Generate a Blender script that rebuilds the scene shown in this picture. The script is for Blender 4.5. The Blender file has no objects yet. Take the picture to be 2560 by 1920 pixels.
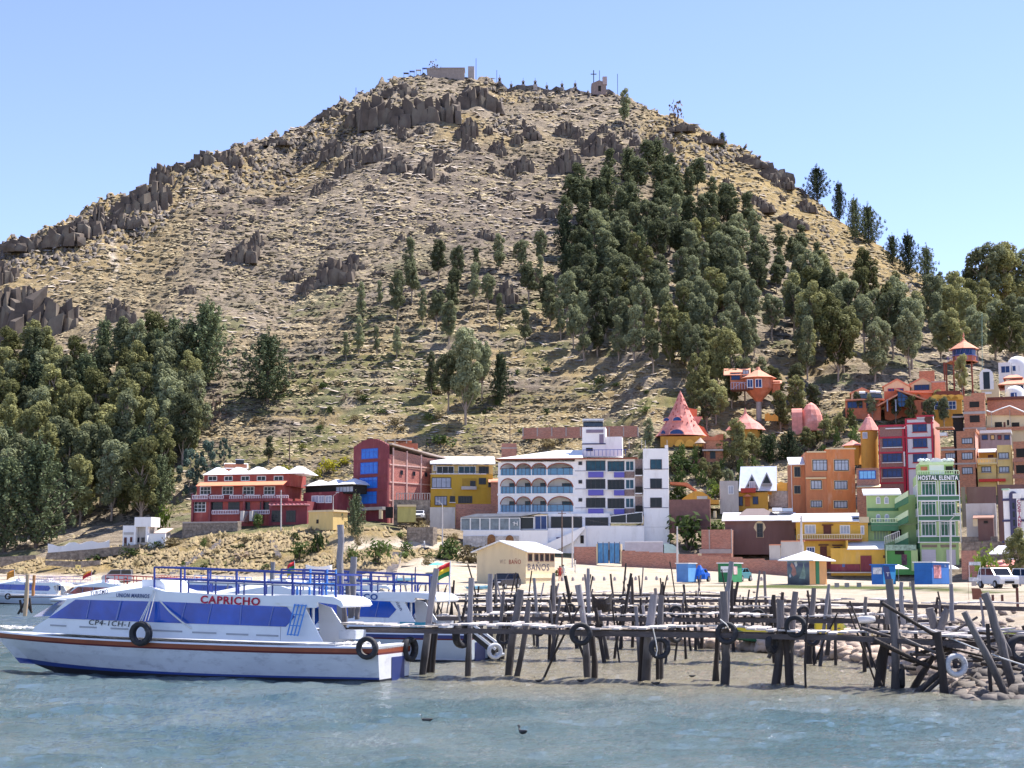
import bpy, bmesh, math, random
import numpy as np
from mathutils import Vector, Matrix

SC = bpy.context.scene
R = math.radians
# ------------------------------------------------------------------ camera
F, CX, CY, HOR, CH = 3800.0, 1280.0, 960.0, 1446.0, 3.2
PITCH = math.atan((HOR - CY) / F)
cam_d = bpy.data.cameras.new('camera')
cam = bpy.data.objects.new('camera', cam_d)
SC.collection.objects.link(cam)
cam.location = (0, 0, CH)
cam.rotation_euler = (math.pi / 2 + PITCH, 0, 0)
cam_d.sensor_width = 36
cam_d.lens = 36 * F / 2560
cam_d.clip_start = 0.1
cam_d.clip_end = 5000
SC.camera = cam
# ------------------------------------------------------------------ light
SUN_EL, SUN_AZ = 61.0, 62.0        # azimuth clockwise from +Y (away from the camera), i.e. to the right and a little beyond
w = bpy.data.worlds.new('World')
SC.world = w
w.use_nodes = True
nt = w.node_tree
bg = nt.nodes['Background']
sky = nt.nodes.new('ShaderNodeTexSky')
sky.sky_type = 'NISHITA'
sky.sun_disc = False
sky.sun_elevation = R(SUN_EL)
sky.sun_rotation = R(SUN_AZ)
sky.altitude = 1800
sky.air_density = 1.0
sky.dust_density = 0.25
sky.ozone_density = 2.2
tint = nt.nodes.new('ShaderNodeVectorMath'); tint.operation = 'MULTIPLY'
tint.inputs[1].default_value = (1.07, 0.95, 1.05)
nt.links.new(sky.outputs[0], tint.inputs[0]); nt.links.new(tint.outputs[0], bg.inputs[0])
bg.inputs[1].default_value = 0.116
sun_d = bpy.data.lights.new('sun', 'SUN')
sun_d.energy = 4.5
sun_d.angle = R(0.53)
sun_d.color = (1.0, 0.94, 0.87)
sun = bpy.data.objects.new('sun', sun_d)
SC.collection.objects.link(sun)
sv = Vector((math.sin(R(SUN_AZ)) * math.cos(R(SUN_EL)), math.cos(R(SUN_AZ)) * math.cos(R(SUN_EL)), math.sin(R(SUN_EL))))
sun.rotation_euler = sv.to_track_quat('Z', 'Y').to_euler()
sun.location = sv * 300
SC.view_settings.view_transform = 'Standard'
SC.view_settings.look = 'None'
SC.view_settings.exposure = 1.22
SC.view_settings.gamma = 1.0
SC.view_settings.use_curve_mapping = False
SC.cycles.max_bounces = 6
SC.cycles.diffuse_bounces = 3
SC.cycles.transparent_max_bounces = 8

# ------------------------------------------------------------------ photo geometry helpers (where things really stand)
CP, SP = math.cos(PITCH), math.sin(PITCH)
def ray(u, v):
    a, b = u - CX, CY - v
    return Vector((a, F * CP - b * SP, F * SP + b * CP))
def W(u, v, d):
    r = ray(u, v)
    k = d / r.y
    return Vector((r.x * k, d, CH + r.z * k))
def AT(u, v):
    r = ray(u, v)
    return CX + F * r.x / r.y, r.z / r.y      # azimuth coordinate, slope

# ------------------------------------------------------------------ object helpers
COL = SC.collection
def put(o, parent=None):
    COL.objects.link(o)
    if parent is not None: o.parent = parent
    return o
def tag(o, label=None, cat=None, group=None, kind=None):
    if label: o['label'] = label
    if cat: o['category'] = cat
    if group: o['group'] = group
    if kind: o['kind'] = kind
    return o
def thing(name, label, cat, loc=(0, 0, 0), rz=0.0, group=None):
    o = bpy.data.objects.new(name, None)
    o.empty_display_size = 0.3
    o.location = loc; o.rotation_euler = (0, 0, rz)
    put(o)
    return tag(o, label, cat, group)
def kids(o): return [c for c in COL.objects if c.parent == o]
KID = {}
def mesh_np(name, V, Fq, mat, parent=None, smooth=False, mi=None):
    me = bpy.data.meshes.new(name)
    V = np.asarray(V, dtype=np.float32)
    Fq = np.asarray(Fq, dtype=np.int32)
    n, k = Fq.shape
    me.vertices.add(len(V)); me.vertices.foreach_set('co', V.ravel())
    me.loops.add(n * k); me.loops.foreach_set('vertex_index', Fq.ravel())
    me.polygons.add(n)
    me.polygons.foreach_set('loop_start', np.arange(0, n * k, k, dtype=np.int32))
    me.polygons.foreach_set('loop_total', np.full(n, k, dtype=np.int32))
    if smooth: me.polygons.foreach_set('use_smooth', np.ones(n, dtype=bool))
    mats = mat if isinstance(mat, (list, tuple)) else [mat]
    for m in mats: me.materials.append(m)
    if mi is not None: me.polygons.foreach_set('material_index', np.asarray(mi, dtype=np.int32))
    me.update(calc_edges=True)
    o = bpy.data.objects.new(name, me)
    put(o, parent)
    if parent is not None: KID.setdefault(parent.name, []).append(o)
    return o
def clone(root, loc, rz=0.0, sc=1.0, label=None, group=None, tilt=(0, 0)):
    r = root.copy(); COL.objects.link(r)
    r.location = loc; r.rotation_euler = (tilt[0], tilt[1], rz)
    r.scale = sc if isinstance(sc, (tuple, list)) else (sc, sc, sc)
    if label: r['label'] = label
    if group: r['group'] = group
    for c in KID.get(root.name, []):
        d = c.copy(); COL.objects.link(d); d.parent = r
        KID.setdefault(r.name, []).append(d)
        for g in KID.get(c.name, []):
            e = g.copy(); COL.objects.link(e); e.parent = d
            KID.setdefault(d.name, []).append(e)
    return r

class MB:
    """collects shapes, then links them as ONE mesh object"""
    def __init__(s): s.v = []; s.f = []; s.m = []; s.sm = []
    def add(s, vs, fs, mi=0, sm=False):
        b = len(s.v); s.v += [tuple(p) for p in vs]
        for f in fs: s.f.append(tuple(b + i for i in f)); s.m.append(mi); s.sm.append(sm)
        return s
    def box(s, x0, x1, y0, y1, z0, z1, mi=0):
        return s.add([(x0,y0,z0),(x1,y0,z0),(x1,y1,z0),(x0,y1,z0),(x0,y0,z1),(x1,y0,z1),(x1,y1,z1),(x0,y1,z1)],
            [(0,3,2,1),(4,5,6,7),(0,1,5,4),(1,2,6,5),(2,3,7,6),(3,0,4,7)], mi)
    def bar(s, p, q, w, h=None, mi=0):
        p, q = Vector(p), Vector(q); h = h or w
        d = (q - p).normalized()
        up = Vector((0,0,1)) if abs(d.z) < .9 else Vector((0,1,0))
        a = d.cross(up).normalized(); b = a.cross(d).normalized()
        a *= w/2; b *= h/2
        vs = [p-a-b, p+a-b, p+a+b, p-a+b, q-a-b, q+a-b, q+a+b, q-a+b]
        return s.add(vs, [(0,1,2,3),(7,6,5,4),(0,4,5,1),(1,5,6,2),(2,6,7,3),(3,7,4,0)], mi)
    def tube(s, pts, r, n=6, mi=0, closed=False, cap=True, jit=None, sm=True):
        pts = [Vector(p) for p in pts]
        rs = r if isinstance(r, (list, tuple)) else [r] * len(pts)
        L = len(pts); rings = []
        for i, p in enumerate(pts):
            a = pts[(i-1) % L] if (closed or i > 0) else p
            c = pts[(i+1) % L] if (closed or i < L-1) else p
            d = (c - a).normalized()
            up = Vector((0,0,1)) if abs(d.z) < .8 else Vector((0,1,0))
            e = d.cross(up).normalized(); g = e.cross(d).normalized()
            ring = []
            for k in range(n):
                t = 2*math.pi*k/n
                rr = rs[i] * (1 + (jit.uniform(-.15,.15) if jit else 0))
                ring.append(p + e*math.cos(t)*rr + g*math.sin(t)*rr)
            rings.append(ring)
        vs = [p for rg in rings for p in rg]; fs = []
        for i in range(L if closed else L-1):
            j = (i+1) % L
            for k in range(n):
                fs.append((i*n+k, i*n+(k+1)%n, j*n+(k+1)%n, j*n+k))
        s.add(vs, fs, mi, sm)
        if cap and not closed:
            s.add(rings[0], [tuple(range(n))][:1], mi); s.add(rings[-1], [tuple(reversed(range(n)))], mi)
        return s
    def prism(s, poly, z0, z1, mi=0, ax='z'):
        """poly extruded; ax z: poly=(x,y); ax y: poly=(x,z) extruded in y from z0 to z1; ax x: poly=(y,z)"""
        def P(a, b, c): return {'z': (a,b,c), 'y': (a,c,b), 'x': (c,a,b)}[ax]
        n = len(poly)
        vs = [P(a,b,z0) for a,b in poly] + [P(a,b,z1) for a,b in poly]
        fs = [tuple(range(n)), tuple(range(2*n-1, n-1, -1))]
        fs += [(i, n+i, n+(i+1)%n, (i+1)%n) for i in range(n)]
        return s.add(vs, fs, mi)
    def lathe(s, prof, n=16, c=(0,0), mi=0, sm=True, sx=1.0, sy=1.0):
        vs = []; fs = []
        for (r, z) in prof:
            for k in range(n):
                t = 2*math.pi*k/n
                vs.append((c[0]+r*math.cos(t)*sx, c[1]+r*math.sin(t)*sy, z))
        for i in range(len(prof)-1):
            for k in range(n):
                fs.append((i*n+k, i*n+(k+1)%n, (i+1)*n+(k+1)%n, (i+1)*n+k))
        s.add(vs, fs, mi, sm)
        s.add(vs[:n], [tuple(reversed(range(n)))], mi); s.add(vs[-n:], [tuple(range(n))], mi)
        return s
    def build(s, name, mat, parent=None, bevel=0):
        me = bpy.data.meshes.new(name)
        me.from_pydata(s.v, [], s.f)
        mats = mat if isinstance(mat, (list, tuple)) else [mat]
        for m in mats: me.materials.append(m)
        me.polygons.foreach_set('material_index', np.array(s.m, dtype=np.int32))
        me.polygons.foreach_set('use_smooth', np.array(s.sm, dtype=bool))
        bm = bmesh.new(); bm.from_mesh(me)
        bmesh.ops.recalc_face_normals(bm, faces=bm.faces)
        bm.to_mesh(me); bm.free()
        me.update()
        o = bpy.data.objects.new(name, me)
        put(o, parent)
        if parent is not None: KID.setdefault(parent.name, []).append(o)
        if bevel:
            md = o.modifiers.new('bevel', 'BEVEL'); md.width = bevel; md.segments = 2; md.limit_method = 'ANGLE'
        return o

def text(name, body, cap, wd, loc, rot, mat, parent=None, ex=0.01, bold=0.0, shear=0.0):
    """lettering of a given cap height and width, centred on loc"""
    c = bpy.data.curves.new(name, 'FONT')
    c.body = body; c.size = 1.0; c.extrude = ex; c.offset = bold; c.shear = shear; c.resolution_u = 3
    c.space_character = 1.12
    t = bpy.data.objects.new(name + '_tmp', c); COL.objects.link(t)
    dg = bpy.context.evaluated_depsgraph_get()
    me = bpy.data.meshes.new_from_object(t.evaluated_get(dg))
    bpy.data.objects.remove(t)
    co = np.zeros(len(me.vertices)*3, dtype=np.float32); me.vertices.foreach_get('co', co); co = co.reshape(-1,3)
    lo, hi = co.min(0), co.max(0)
    s = cap/.69
    co[:,0] = (co[:,0]-(lo[0]+hi[0])/2)*(wd/(hi[0]-lo[0])); co[:,1] = (co[:,1]-.345)*s
    me.vertices.foreach_set('co', co.ravel())
    me.materials.clear(); me.materials.append(mat); me.update()
    o = bpy.data.objects.new(name, me); put(o, parent)
    if parent is not None: KID.setdefault(parent.name, []).append(o)
    o.location = loc; o.rotation_euler = rot
    return o

# ------------------------------------------------------------------ materials
MATS = {}
def N(nt, t, **kw):
    n = nt.nodes.new(t)
    for k, v in kw.items():
        if k == 'i':
            for kk, vv in v.items(): n.inputs[kk].default_value = vv
        else: setattr(n, k, v)
    return n
def c4(c, k=1.0): return (min(1, c[0]*k), min(1, c[1]*k), min(1, c[2]*k), 1)
def M(name, col, rough=.8, var=.12, scale=1.5, bump=0.0, bscale=None, metal=0.0, spec=.5, dirt=None, dscale=.6, damt=.5, stretch=None, rnd=0.0):
    if name in MATS: return MATS[name]
    if name.endswith(('_paint', '_render')):
        stretch = stretch or (1, 1, .3)
        if not dirt: dirt = (col[0]*.5+.05, col[1]*.5+.05, col[2]*.5+.04); damt = .4
        dscale = max(dscale, .9)
    m = bpy.data.materials.new(name); m.use_nodes = True
    nt = m.node_tree; b = nt.nodes['Principled BSDF']; L = nt.links.new
    b.inputs['Roughness'].default_value = rough
    b.inputs['Metallic'].default_value = metal
    b.inputs['Specular IOR Level'].default_value = spec
    tc = N(nt, 'ShaderNodeTexCoord'); vec = tc.outputs['Object']
    if stretch:
        mp = N(nt, 'ShaderNodeMapping'); mp.inputs['Scale'].default_value = stretch; L(vec, mp.inputs[0]); vec = mp.outputs[0]
    n1 = N(nt, 'ShaderNodeTexNoise', i={'Scale': scale, 'Detail': 6, 'Roughness': .65}); L(vec, n1.inputs['Vector'])
    r = N(nt, 'ShaderNodeMapRange', i={'From Min': .3, 'From Max': .7}); L(n1.outputs[0], r.inputs[0])
    mx = N(nt, 'ShaderNodeMix', data_type='RGBA'); mx.inputs[6].default_value = c4(col, 1-var); mx.inputs[7].default_value = c4(col, 1+var)
    L(r.outputs[0], mx.inputs[0]); out = mx.outputs[2]
    if dirt:
        n2 = N(nt, 'ShaderNodeTexNoise', i={'Scale': dscale, 'Detail': 8, 'Roughness': .7}); L(vec, n2.inputs['Vector'])
        r2 = N(nt, 'ShaderNodeMapRange', i={'From Min': .52, 'From Max': .68, 'To Max': damt}); L(n2.outputs[0], r2.inputs[0])
        m2 = N(nt, 'ShaderNodeMix', data_type='RGBA'); L(r2.outputs[0], m2.inputs[0]); L(out, m2.inputs[6]); m2.inputs[7].default_value = c4(dirt); out = m2.outputs[2]
    if rnd:
        oi = N(nt, 'ShaderNodeObjectInfo'); r3 = N(nt, 'ShaderNodeMapRange', i={'To Min': 1-rnd, 'To Max': 1+rnd}); L(oi.outputs['Random'], r3.inputs[0])
        vm = N(nt, 'ShaderNodeVectorMath', operation='SCALE'); L(out, vm.inputs[0]); L(r3.outputs[0], vm.inputs['Scale']); out = vm.outputs[0]
    L(out, b.inputs['Base Color'])
    if bump:
        n3 = N(nt, 'ShaderNodeTexNoise', i={'Scale': bscale or scale*4, 'Detail': 6}); L(vec, n3.inputs['Vector'])
        bp = N(nt, 'ShaderNodeBump', i={'Strength': bump, 'Distance': .1}); L(n3.outputs[0], bp.inputs['Height']); L(bp.outputs[0], b.inputs['Normal'])
    MATS[name] = m
    return m
def brick(name, col, mortar, bw=.28, bh=.12, ms=.012, var=.25):
    if name in MATS: return MATS[name]
    m = bpy.data.materials.new(name); m.use_nodes = True
    nt = m.node_tree; b = nt.nodes['Principled BSDF']; L = nt.links.new
    b.inputs['Roughness'].default_value = .9
    tc = N(nt, 'ShaderNodeTexCoord'); sp = N(nt, 'ShaderNodeSeparateXYZ'); L(tc.outputs['Object'], sp.inputs[0])
    ad = N(nt, 'ShaderNodeMath', operation='ADD'); L(sp.outputs[0], ad.inputs[0]); L(sp.outputs[1], ad.inputs[1])
    cb = N(nt, 'ShaderNodeCombineXYZ'); L(ad.outputs[0], cb.inputs[0]); L(sp.outputs[2], cb.inputs[1])
    bt = N(nt, 'ShaderNodeTexBrick', i={'Scale': 1.0, 'Mortar Size': ms, 'Brick Width': bw, 'Row Height': bh, 'Bias': 0.0})
    bt.inputs['Color1'].default_value = c4(col, 1-var); bt.inputs['Color2'].default_value = c4(col, 1+var); bt.inputs['Mortar'].default_value = c4(mortar)
    L(cb.outputs[0], bt.inputs[0])
    n2 = N(nt, 'ShaderNodeTexNoise', i={'Scale': .5, 'Detail': 8, 'Roughness': .7}); L(tc.outputs['Object'], n2.inputs['Vector'])
    r2 = N(nt, 'ShaderNodeMapRange', i={'From Min': .5, 'From Max': .7, 'To Max': .35}); L(n2.outputs[0], r2.inputs[0])
    m2 = N(nt, 'ShaderNodeMix', data_type='RGBA'); L(r2.outputs[0], m2.inputs[0]); L(bt.outputs[0], m2.inputs[6]); m2.inputs[7].default_value = c4(mortar)
    L(m2.outputs[2], b.inputs['Base Color'])
    bp = N(nt, 'ShaderNodeBump', i={'Strength': .4, 'Distance': .03}); L(bt.outputs['Fac'], bp.inputs['Height']); bp.invert = True; L(bp.outputs[0], b.inputs['Normal'])
    MATS[name] = m
    return m
def foliage(name, c1, c2, rnd=.25, tr=.3):
    m = bpy.data.materials.new(name); m.use_nodes = True
    nt = m.node_tree; b = nt.nodes['Principled BSDF']; L = nt.links.new
    b.inputs['Roughness'].default_value = .75; b.inputs['Specular IOR Level'].default_value = .12
    tc = N(nt, 'ShaderNodeTexCoord')
    n1 = N(nt, 'ShaderNodeTexNoise', i={'Scale': 1.1, 'Detail': 5, 'Roughness': .7}); L(tc.outputs['Object'], n1.inputs['Vector'])
    oi = N(nt, 'ShaderNodeObjectInfo')
    ad = N(nt, 'ShaderNodeMath', operation='MULTIPLY_ADD', i={1: .35, 2: -.17}); L(oi.outputs['Random'], ad.inputs[0])
    a2 = N(nt, 'ShaderNodeMath', operation='ADD'); L(n1.outputs[0], a2.inputs[0]); L(ad.outputs[0], a2.inputs[1])
    r = N(nt, 'ShaderNodeMapRange', i={'From Min': .3, 'From Max': .7}); L(a2.outputs[0], r.inputs[0])
    mx = N(nt, 'ShaderNodeMix', data_type='RGBA'); mx.inputs[6].default_value = c4(c1); mx.inputs[7].default_value = c4(c2); L(r.outputs[0], mx.inputs[0])
    r3 = N(nt, 'ShaderNodeMapRange', i={'To Min': 1-rnd, 'To Max': 1+rnd}); L(oi.outputs['Random'], r3.inputs[0])
    vm = N(nt, 'ShaderNodeVectorMath', operation='SCALE'); L(mx.outputs[2], vm.inputs[0]); L(r3.outputs[0], vm.inputs['Scale'])
    L(vm.outputs[0], b.inputs['Base Color'])
    tl = N(nt, 'ShaderNodeBsdfTranslucent'); L(vm.outputs[0], tl.inputs[0])
    ms = N(nt, 'ShaderNodeMixShader', i={0: tr}); L(b.outputs[0], ms.inputs[1]); L(tl.outputs[0], ms.inputs[2])
    L(ms.outputs[0], nt.nodes['Material Output'].inputs[0])
    MATS[name] = m
    return m

# ------------------------------------------------------------------ numpy noise
def _h(ix, iy, s):
    n = (ix.astype(np.int64) * 374761393 + iy.astype(np.int64) * 668265263 + s * 1442695041) & 0xffffffff
    n = ((n ^ (n >> 13)) * 1274126177) & 0xffffffff
    n = (n ^ (n >> 16)) & 0xffffffff
    return n / 4294967295.0
def vn(x, y, s=0):
    ix, iy = np.floor(x), np.floor(y)
    fx, fy = x - ix, y - iy
    fx = fx*fx*(3-2*fx); fy = fy*fy*(3-2*fy)
    a = _h(ix, iy, s); b = _h(ix+1, iy, s); c = _h(ix, iy+1, s); d = _h(ix+1, iy+1, s)
    return (a*(1-fx)+b*fx)*(1-fy) + (c*(1-fx)+d*fx)*fy
def fbm(x, y, s=0, o=4):
    t = 0; a = 1.0; n = 0
    for i in range(o):
        t = t + a*vn(x*2**i, y*2**i, s+i*17); n += a; a *= .5
    return t/n
def ridged(x, y, s=0, o=3):
    t = 0; a = 1.0; n = 0
    for i in range(o):
        t = t + a*(1-np.abs(2*vn(x*2**i, y*2**i, s+i*31)-1)); n += a; a *= .5
    return t/n
def sstep(a, b, x):
    t = np.clip((x-a)/(b-a), 0, 1); return t*t*(3-2*t)

# ------------------------------------------------------------------ terrain: knots read along columns of the view, K = bed, shore, beach top, front road, terrace, hill foot, ridge, behind
def kn(px, shore, beach, road, terr, foot, ridge):
    row = [(AT(px, 1500)[0], 18, -2.2)]
    row.append((AT(px, 1500)[0], shore, -0.02))
    for (d, v) in (beach, road, terr, foot, ridge):
        a, t = AT(px, v)
        row.append((a, d, CH + t*d))
    a, d, z = row[-1]
    row.append((a, d+90, z-40)); row.append((a, d+420, z-130))
    return row
KN = [
 kn(-900, 200, (216,1460), (232,1440), (245,1380), (265,1340), (400, 900)),
 kn(-300, 200, (216,1460), (232,1430), (245,1395), (265,1335), (400, 640)),
 kn(0,   200, (214,1459), (230,1436), (243,1398), (265,1335), (405, 606)),
 kn(130, 200, (213,1459), (226,1437), (240,1392), (263,1325), (415, 566)),
 kn(243, 198, (212,1459), (222,1438), (238,1374), (262,1310), (425, 510)),
 kn(370, 195, (211,1458), (218,1439), (238,1356), (262,1290), (440, 466)),
 kn(520, 188, (206,1458), (213,1440), (233,1338), (262,1275), (462, 371)),
 kn(648, 180, (200,1458), (208,1440), (231,1326), (262,1270), (478, 352)),
 kn(740, 172, (192,1458), (204,1440), (231,1318), (262,1270), (490, 326)),
 kn(810, 165, (186,1459), (200,1440), (231,1312), (262,1270), (496, 288)),
 kn(891, 158, (180,1459), (197,1436), (230,1312), (262,1270), (502, 242)),
 kn(960, 150, (172,1459), (194,1430), (230,1318), (262,1268), (508, 208)),
 kn(1050,138, (178,1449), (205,1396), (230,1335), (262,1262), (512, 192)),
 kn(1203,112, (178,1453), (205,1406), (226,1385), (262,1250), (514, 192)),
 kn(1250,104, (178,1454), (205,1412), (226,1388), (262,1250), (512, 216)),
 kn(1388, 92, (172,1458), (205,1422), (224,1392), (262,1240), (508, 228)),
 kn(1540, 82, (165,1463), (205,1428), (222,1402), (258,1230), (504, 234)),
 kn(1620, 78, (160,1464), (202,1432), (220,1410), (246,1238), (500, 274)),
 kn(1736, 74, (158,1465), (200,1436), (216,1418), (246,1238), (494, 314)),
 kn(1805, 72, (156,1465), (198,1438), (214,1424), (246,1238), (490, 350)),
 kn(1875, 70, (154,1466), (196,1440), (212,1430), (246,1238), (484, 380)),
 kn(1978, 67, (150,1467), (192,1446), (208,1440), (246,1238), (474, 463)),
 kn(2036, 64, (148,1468), (190,1450), (206,1446), (246,1238), (468, 498)),
 kn(2118, 62, (146,1469),  (186,1453), (204,1450), (240,1222), (460, 563)),
 kn(2199, 58, (142,1470),  (180,1455), (203,1452), (240,1212), (450, 615)),
 kn(2303, 52, (136,1473),  (174,1457), (200,1455), (240,1192), (438, 685)),
 kn(2384, 46, (128,1475),  (164,1460), (196,1456), (240,1188), (430, 728)),
 kn(2560, 43, (105,1485),  (150,1466), (190,1450), (240,1180), (420, 800)),
 kn(2900, 40, (100,1487),  (145,1466), (186,1440), (240,1170), (420, 860)),
 kn(3600, 40, (100,1487),  (145,1466), (186,1440), (240,1170), (430, 900)),
]
KA = np.array([[k[0] for k in r] for r in KN]); KD = np.array([[k[1] for k in r] for r in KN]); KZ = np.array([[k[2] for k in r] for r in KN])
NK = KA.shape[1]
def base_ground(x, y):
    a = CX + F*x/y
    D = [np.interp(a, KA[:,k], KD[:,k]) for k in range(NK)]
    Z = [np.interp(a, KA[:,k], KZ[:,k]) for k in range(NK)]
    z = Z[0] + 0*y; s = 0*y
    for k in range(NK-1):
        t = np.clip((y-D[k])/(D[k+1]-D[k]), 0, 1)
        z = z + (Z[k+1]-Z[k])*t; s = s + t
    return z, s, a
def ground_full(x, y):
    z, s, a = base_ground(x, y)
    hill = sstep(4.85, 5.25, s); fr = np.clip(s-5, 0, 1)
    bank = sstep(2.9, 3.3, s)*(1-hill)*(1-sstep(1150, 1350, a))
    low = sstep(1.0, 1.4, s)
    # big relief on the hill
    z = z + hill*(1-sstep(6.0, 6.6, s))*((fbm(x/45, y/45, 3)-.5)*9*sstep(0,.3,fr)*(1-sstep(.88,1.0,fr)*.7))
    z = z + hill*(ridged(x/17, y/22, 9)-.55)*2.2*sstep(0,.25,fr)
    z = z + hill*(fbm(x/3.6, y/3.6, 21, 4)-.5)*2.4
    # terraces low on the hill
    ter = hill*(1-sstep(.30,.42,fr))*sstep(350,700,a)
    q = z/2.3 + .6*fbm(x/30, y/30, 40)
    z = z + ter*1.15*(np.floor(q)+sstep(.55,.95,q-np.floor(q))-q)
    # rocky crest: broken steps
    crest = sstep(.70,.86,fr)*(1-sstep(1600,1800,a)*.55)*(1-sstep(6.15,6.4,s))
    leftr = sstep(.80,.93,fr)*(1-sstep(900,1000,a))*(1-sstep(6.15,6.4,s))
    rk = np.maximum(crest, leftr)*sstep(.38,.55, fbm(x/26, y/26, 77))
    c = vn(x/2.1+1.3*vn(x/5,y/5,5), y/6.5, 60)
    z = z + rk*(np.floor(c*6)/6-.4)*3.0 + rk*(vn(x/1.1,y/2.4,61)-.5)*2.0
    # bands of ledges on the middle slope
    led = hill*sstep(.3,.42,fr)*sstep(.52,.62, ridged((x*.35+y)/24, (x-y*.3)/70, 91))
    q = (z+.22*x)/1.9
    z = z + led*.9*(np.floor(q)+sstep(.5,.9,q-np.floor(q))-q)
    z = z + bank*((fbm(x/6, y/6, 33)-.5)*2.4 + (fbm(x/1.4, y/1.4, 35, 3)-.5)*.9)*sstep(3.05,3.3,s)*(1-sstep(3.8,4.0,s)*.8)
    z = z + low*(fbm(x/7, y/7, 50, 4)-.5)*.18
    return z, s, a, rk
A0, A1, NA = -780.0, 3350.0, 1500
av = np.linspace(A0, A1, NA)
dv = np.concatenate([np.linspace(16, 200, 190)[:-1], np.linspace(200, 250, 130)[:-1], np.linspace(250, 530, 470)[:-1], np.linspace(530, 930, 60)])
AG, DG = np.meshgrid(av, dv)
XG = (AG-CX)/F*DG
ZG, SG, _, RKG = ground_full(XG, DG)
def gz(x, y):
    a = CX + F*x/y
    i = min(max((a-A0)/(A1-A0)*(NA-1), 0), NA-1.001); i0 = int(i); fi = i-i0
    j0 = int(np.clip(np.searchsorted(dv, y)-1, 0, len(dv)-2)); fj = min(max((y-dv[j0])/(dv[j0+1]-dv[j0]), 0), 1)
    return float((ZG[j0,i0]*(1-fi)+ZG[j0,i0+1]*fi)*(1-fj) + (ZG[j0+1,i0]*(1-fi)+ZG[j0+1,i0+1]*fi)*fj)
def hit(u, v, dmin=40.0):
    """where the line of sight through a photo point meets the ground"""
    a, t = AT(u, v)
    i = min(max((a-A0)/(A1-A0)*(NA-1), 0), NA-1.001); i0 = int(i); fi = i-i0
    col = ZG[:, i0]*(1-fi)+ZG[:, i0+1]*fi
    g = col - (CH + t*dv)
    ok = np.where((g >= 0) & (dv > dmin))[0]
    if len(ok) == 0:
        j = int(np.argmax(np.where(dv > dmin, col/dv, -9)))
        d = dv[j]
        return Vector(((a-CX)/F*d, d, float(col[j])))
    j = ok[0]
    if j == 0: d = dv[0]
    else:
        g0, g1 = g[j-1], g[j]
        d = dv[j-1] + (dv[j]-dv[j-1])*(0-g0)/(g1-g0) if g1 != g0 else dv[j]
    x = (a-CX)/F*d
    return Vector((x, float(d), gz(x, d)))
def ongr(u, d):
    x = (u-CX)/F*d
    return Vector((x, d, gz(x, d)))

V = np.stack([XG, DG, ZG], -1).reshape(-1, 3)
nr, nc = XG.shape
ii = (np.arange(nr-1)[:,None]*nc + np.arange(nc-1)[None,:]).ravel()
FQ = np.stack([ii, ii+1, ii+nc+1, ii+nc], 1)
# what grows or lies where (not light): R sand/dirt, G dry yellow grass, B green
fr = np.clip(SG-5, 0, 1)
sandm = sstep(1.0,1.25,SG)*(1-sstep(2.9,3.15,SG))
roadm = sstep(2.7,2.95,SG)*(1-sstep(3.9,4.05,SG))*sstep(1180,1330,AG) + sstep(3.35,3.5,SG)*(1-sstep(3.62,3.72,SG))*sstep(820,900,AG)*(1-sstep(1200,1330,AG))
sandm = np.clip(np.maximum(sandm, roadm), 0, 1)
yel = np.maximum.reduce([
    sstep(.55,.8,fr)*sstep(1560,1700,AG), sstep(.68,.8,fr)*(1-sstep(.95,1,fr))*.8*sstep(.42,.58,fbm(XG/30,DG/30,120)),
    sstep(.2,.9,fr)*(1-sstep(360,560,AG))*.8, sstep(4.9,5.0,SG)*(1-sstep(.2,.42,fr))*.75*sstep(.35,.6,fbm(XG/14,DG/6,121)),
    sstep(2.95,3.2,SG)*(1-sstep(3.9,4.1,SG))*(1-sstep(1150,1300,AG))*.9])
grn = sandm*sstep(1.9,2.0,SG)*(1-sstep(2.1,2.6,SG))*sstep(1500,1800,AG)*sstep(.45,.6,fbm(XG/9,DG/9,130)) + (1-sandm)*sstep(2.9,3.2,SG)*(1-sstep(.3,.5,fr))*sstep(.5,.65,fbm(XG/8,DG/8,131))*.6
grn = np.maximum(grn, sstep(1.0,1.1,SG)*(1-sstep(1.25,1.5,SG))*.5*sstep(.4,.6,fbm(XG/5,DG/5,133))*sstep(1500,1900,AG))
VG_ = HOR - F*(ZG-CH)/DG
pth = np.exp(-((AG-np.interp(VG_, [560,620,680,700,760], [262,256,282,262,250]))/(7+5*fbm(XG/4,DG/4,300)))**2)*sstep(570,600,VG_)*(1-sstep(745,765,VG_))*(SG > 5)
pth = np.maximum(pth, .8*np.exp(-((AG-np.interp(VG_, [780,840,900,960], [340,400,560,600]))/9)**2)*sstep(780,800,VG_)*(1-sstep(940,960,VG_))*(SG > 5))
pth *= sstep(.35,.5,fbm(XG/3,DG/3,301))
def ell(u, v, a, b_, th):
    c, s = math.cos(th), math.sin(th); x, y = AG-u, VG_-v
    return 1-sstep(.5, 1.0, ((x*c+y*s)/a)**2+((-x*s+y*c)/b_)**2)
scr = np.maximum.reduce([ell(640,470,230,70,-.45), ell(1250,500,330,120,-.1)*.6, ell(1000,380,300,60,-.1)*.7, ell(1500,420,200,70,.2)*.6, ell(1380,1010,260,60,0)*.8, ell(760,1130,200,40,0)*.7])*sstep(.38,.55,fbm(XG/9,DG/5,310))*(SG > 4.9)
sandm = np.maximum(sandm, pth*.85); 
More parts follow.
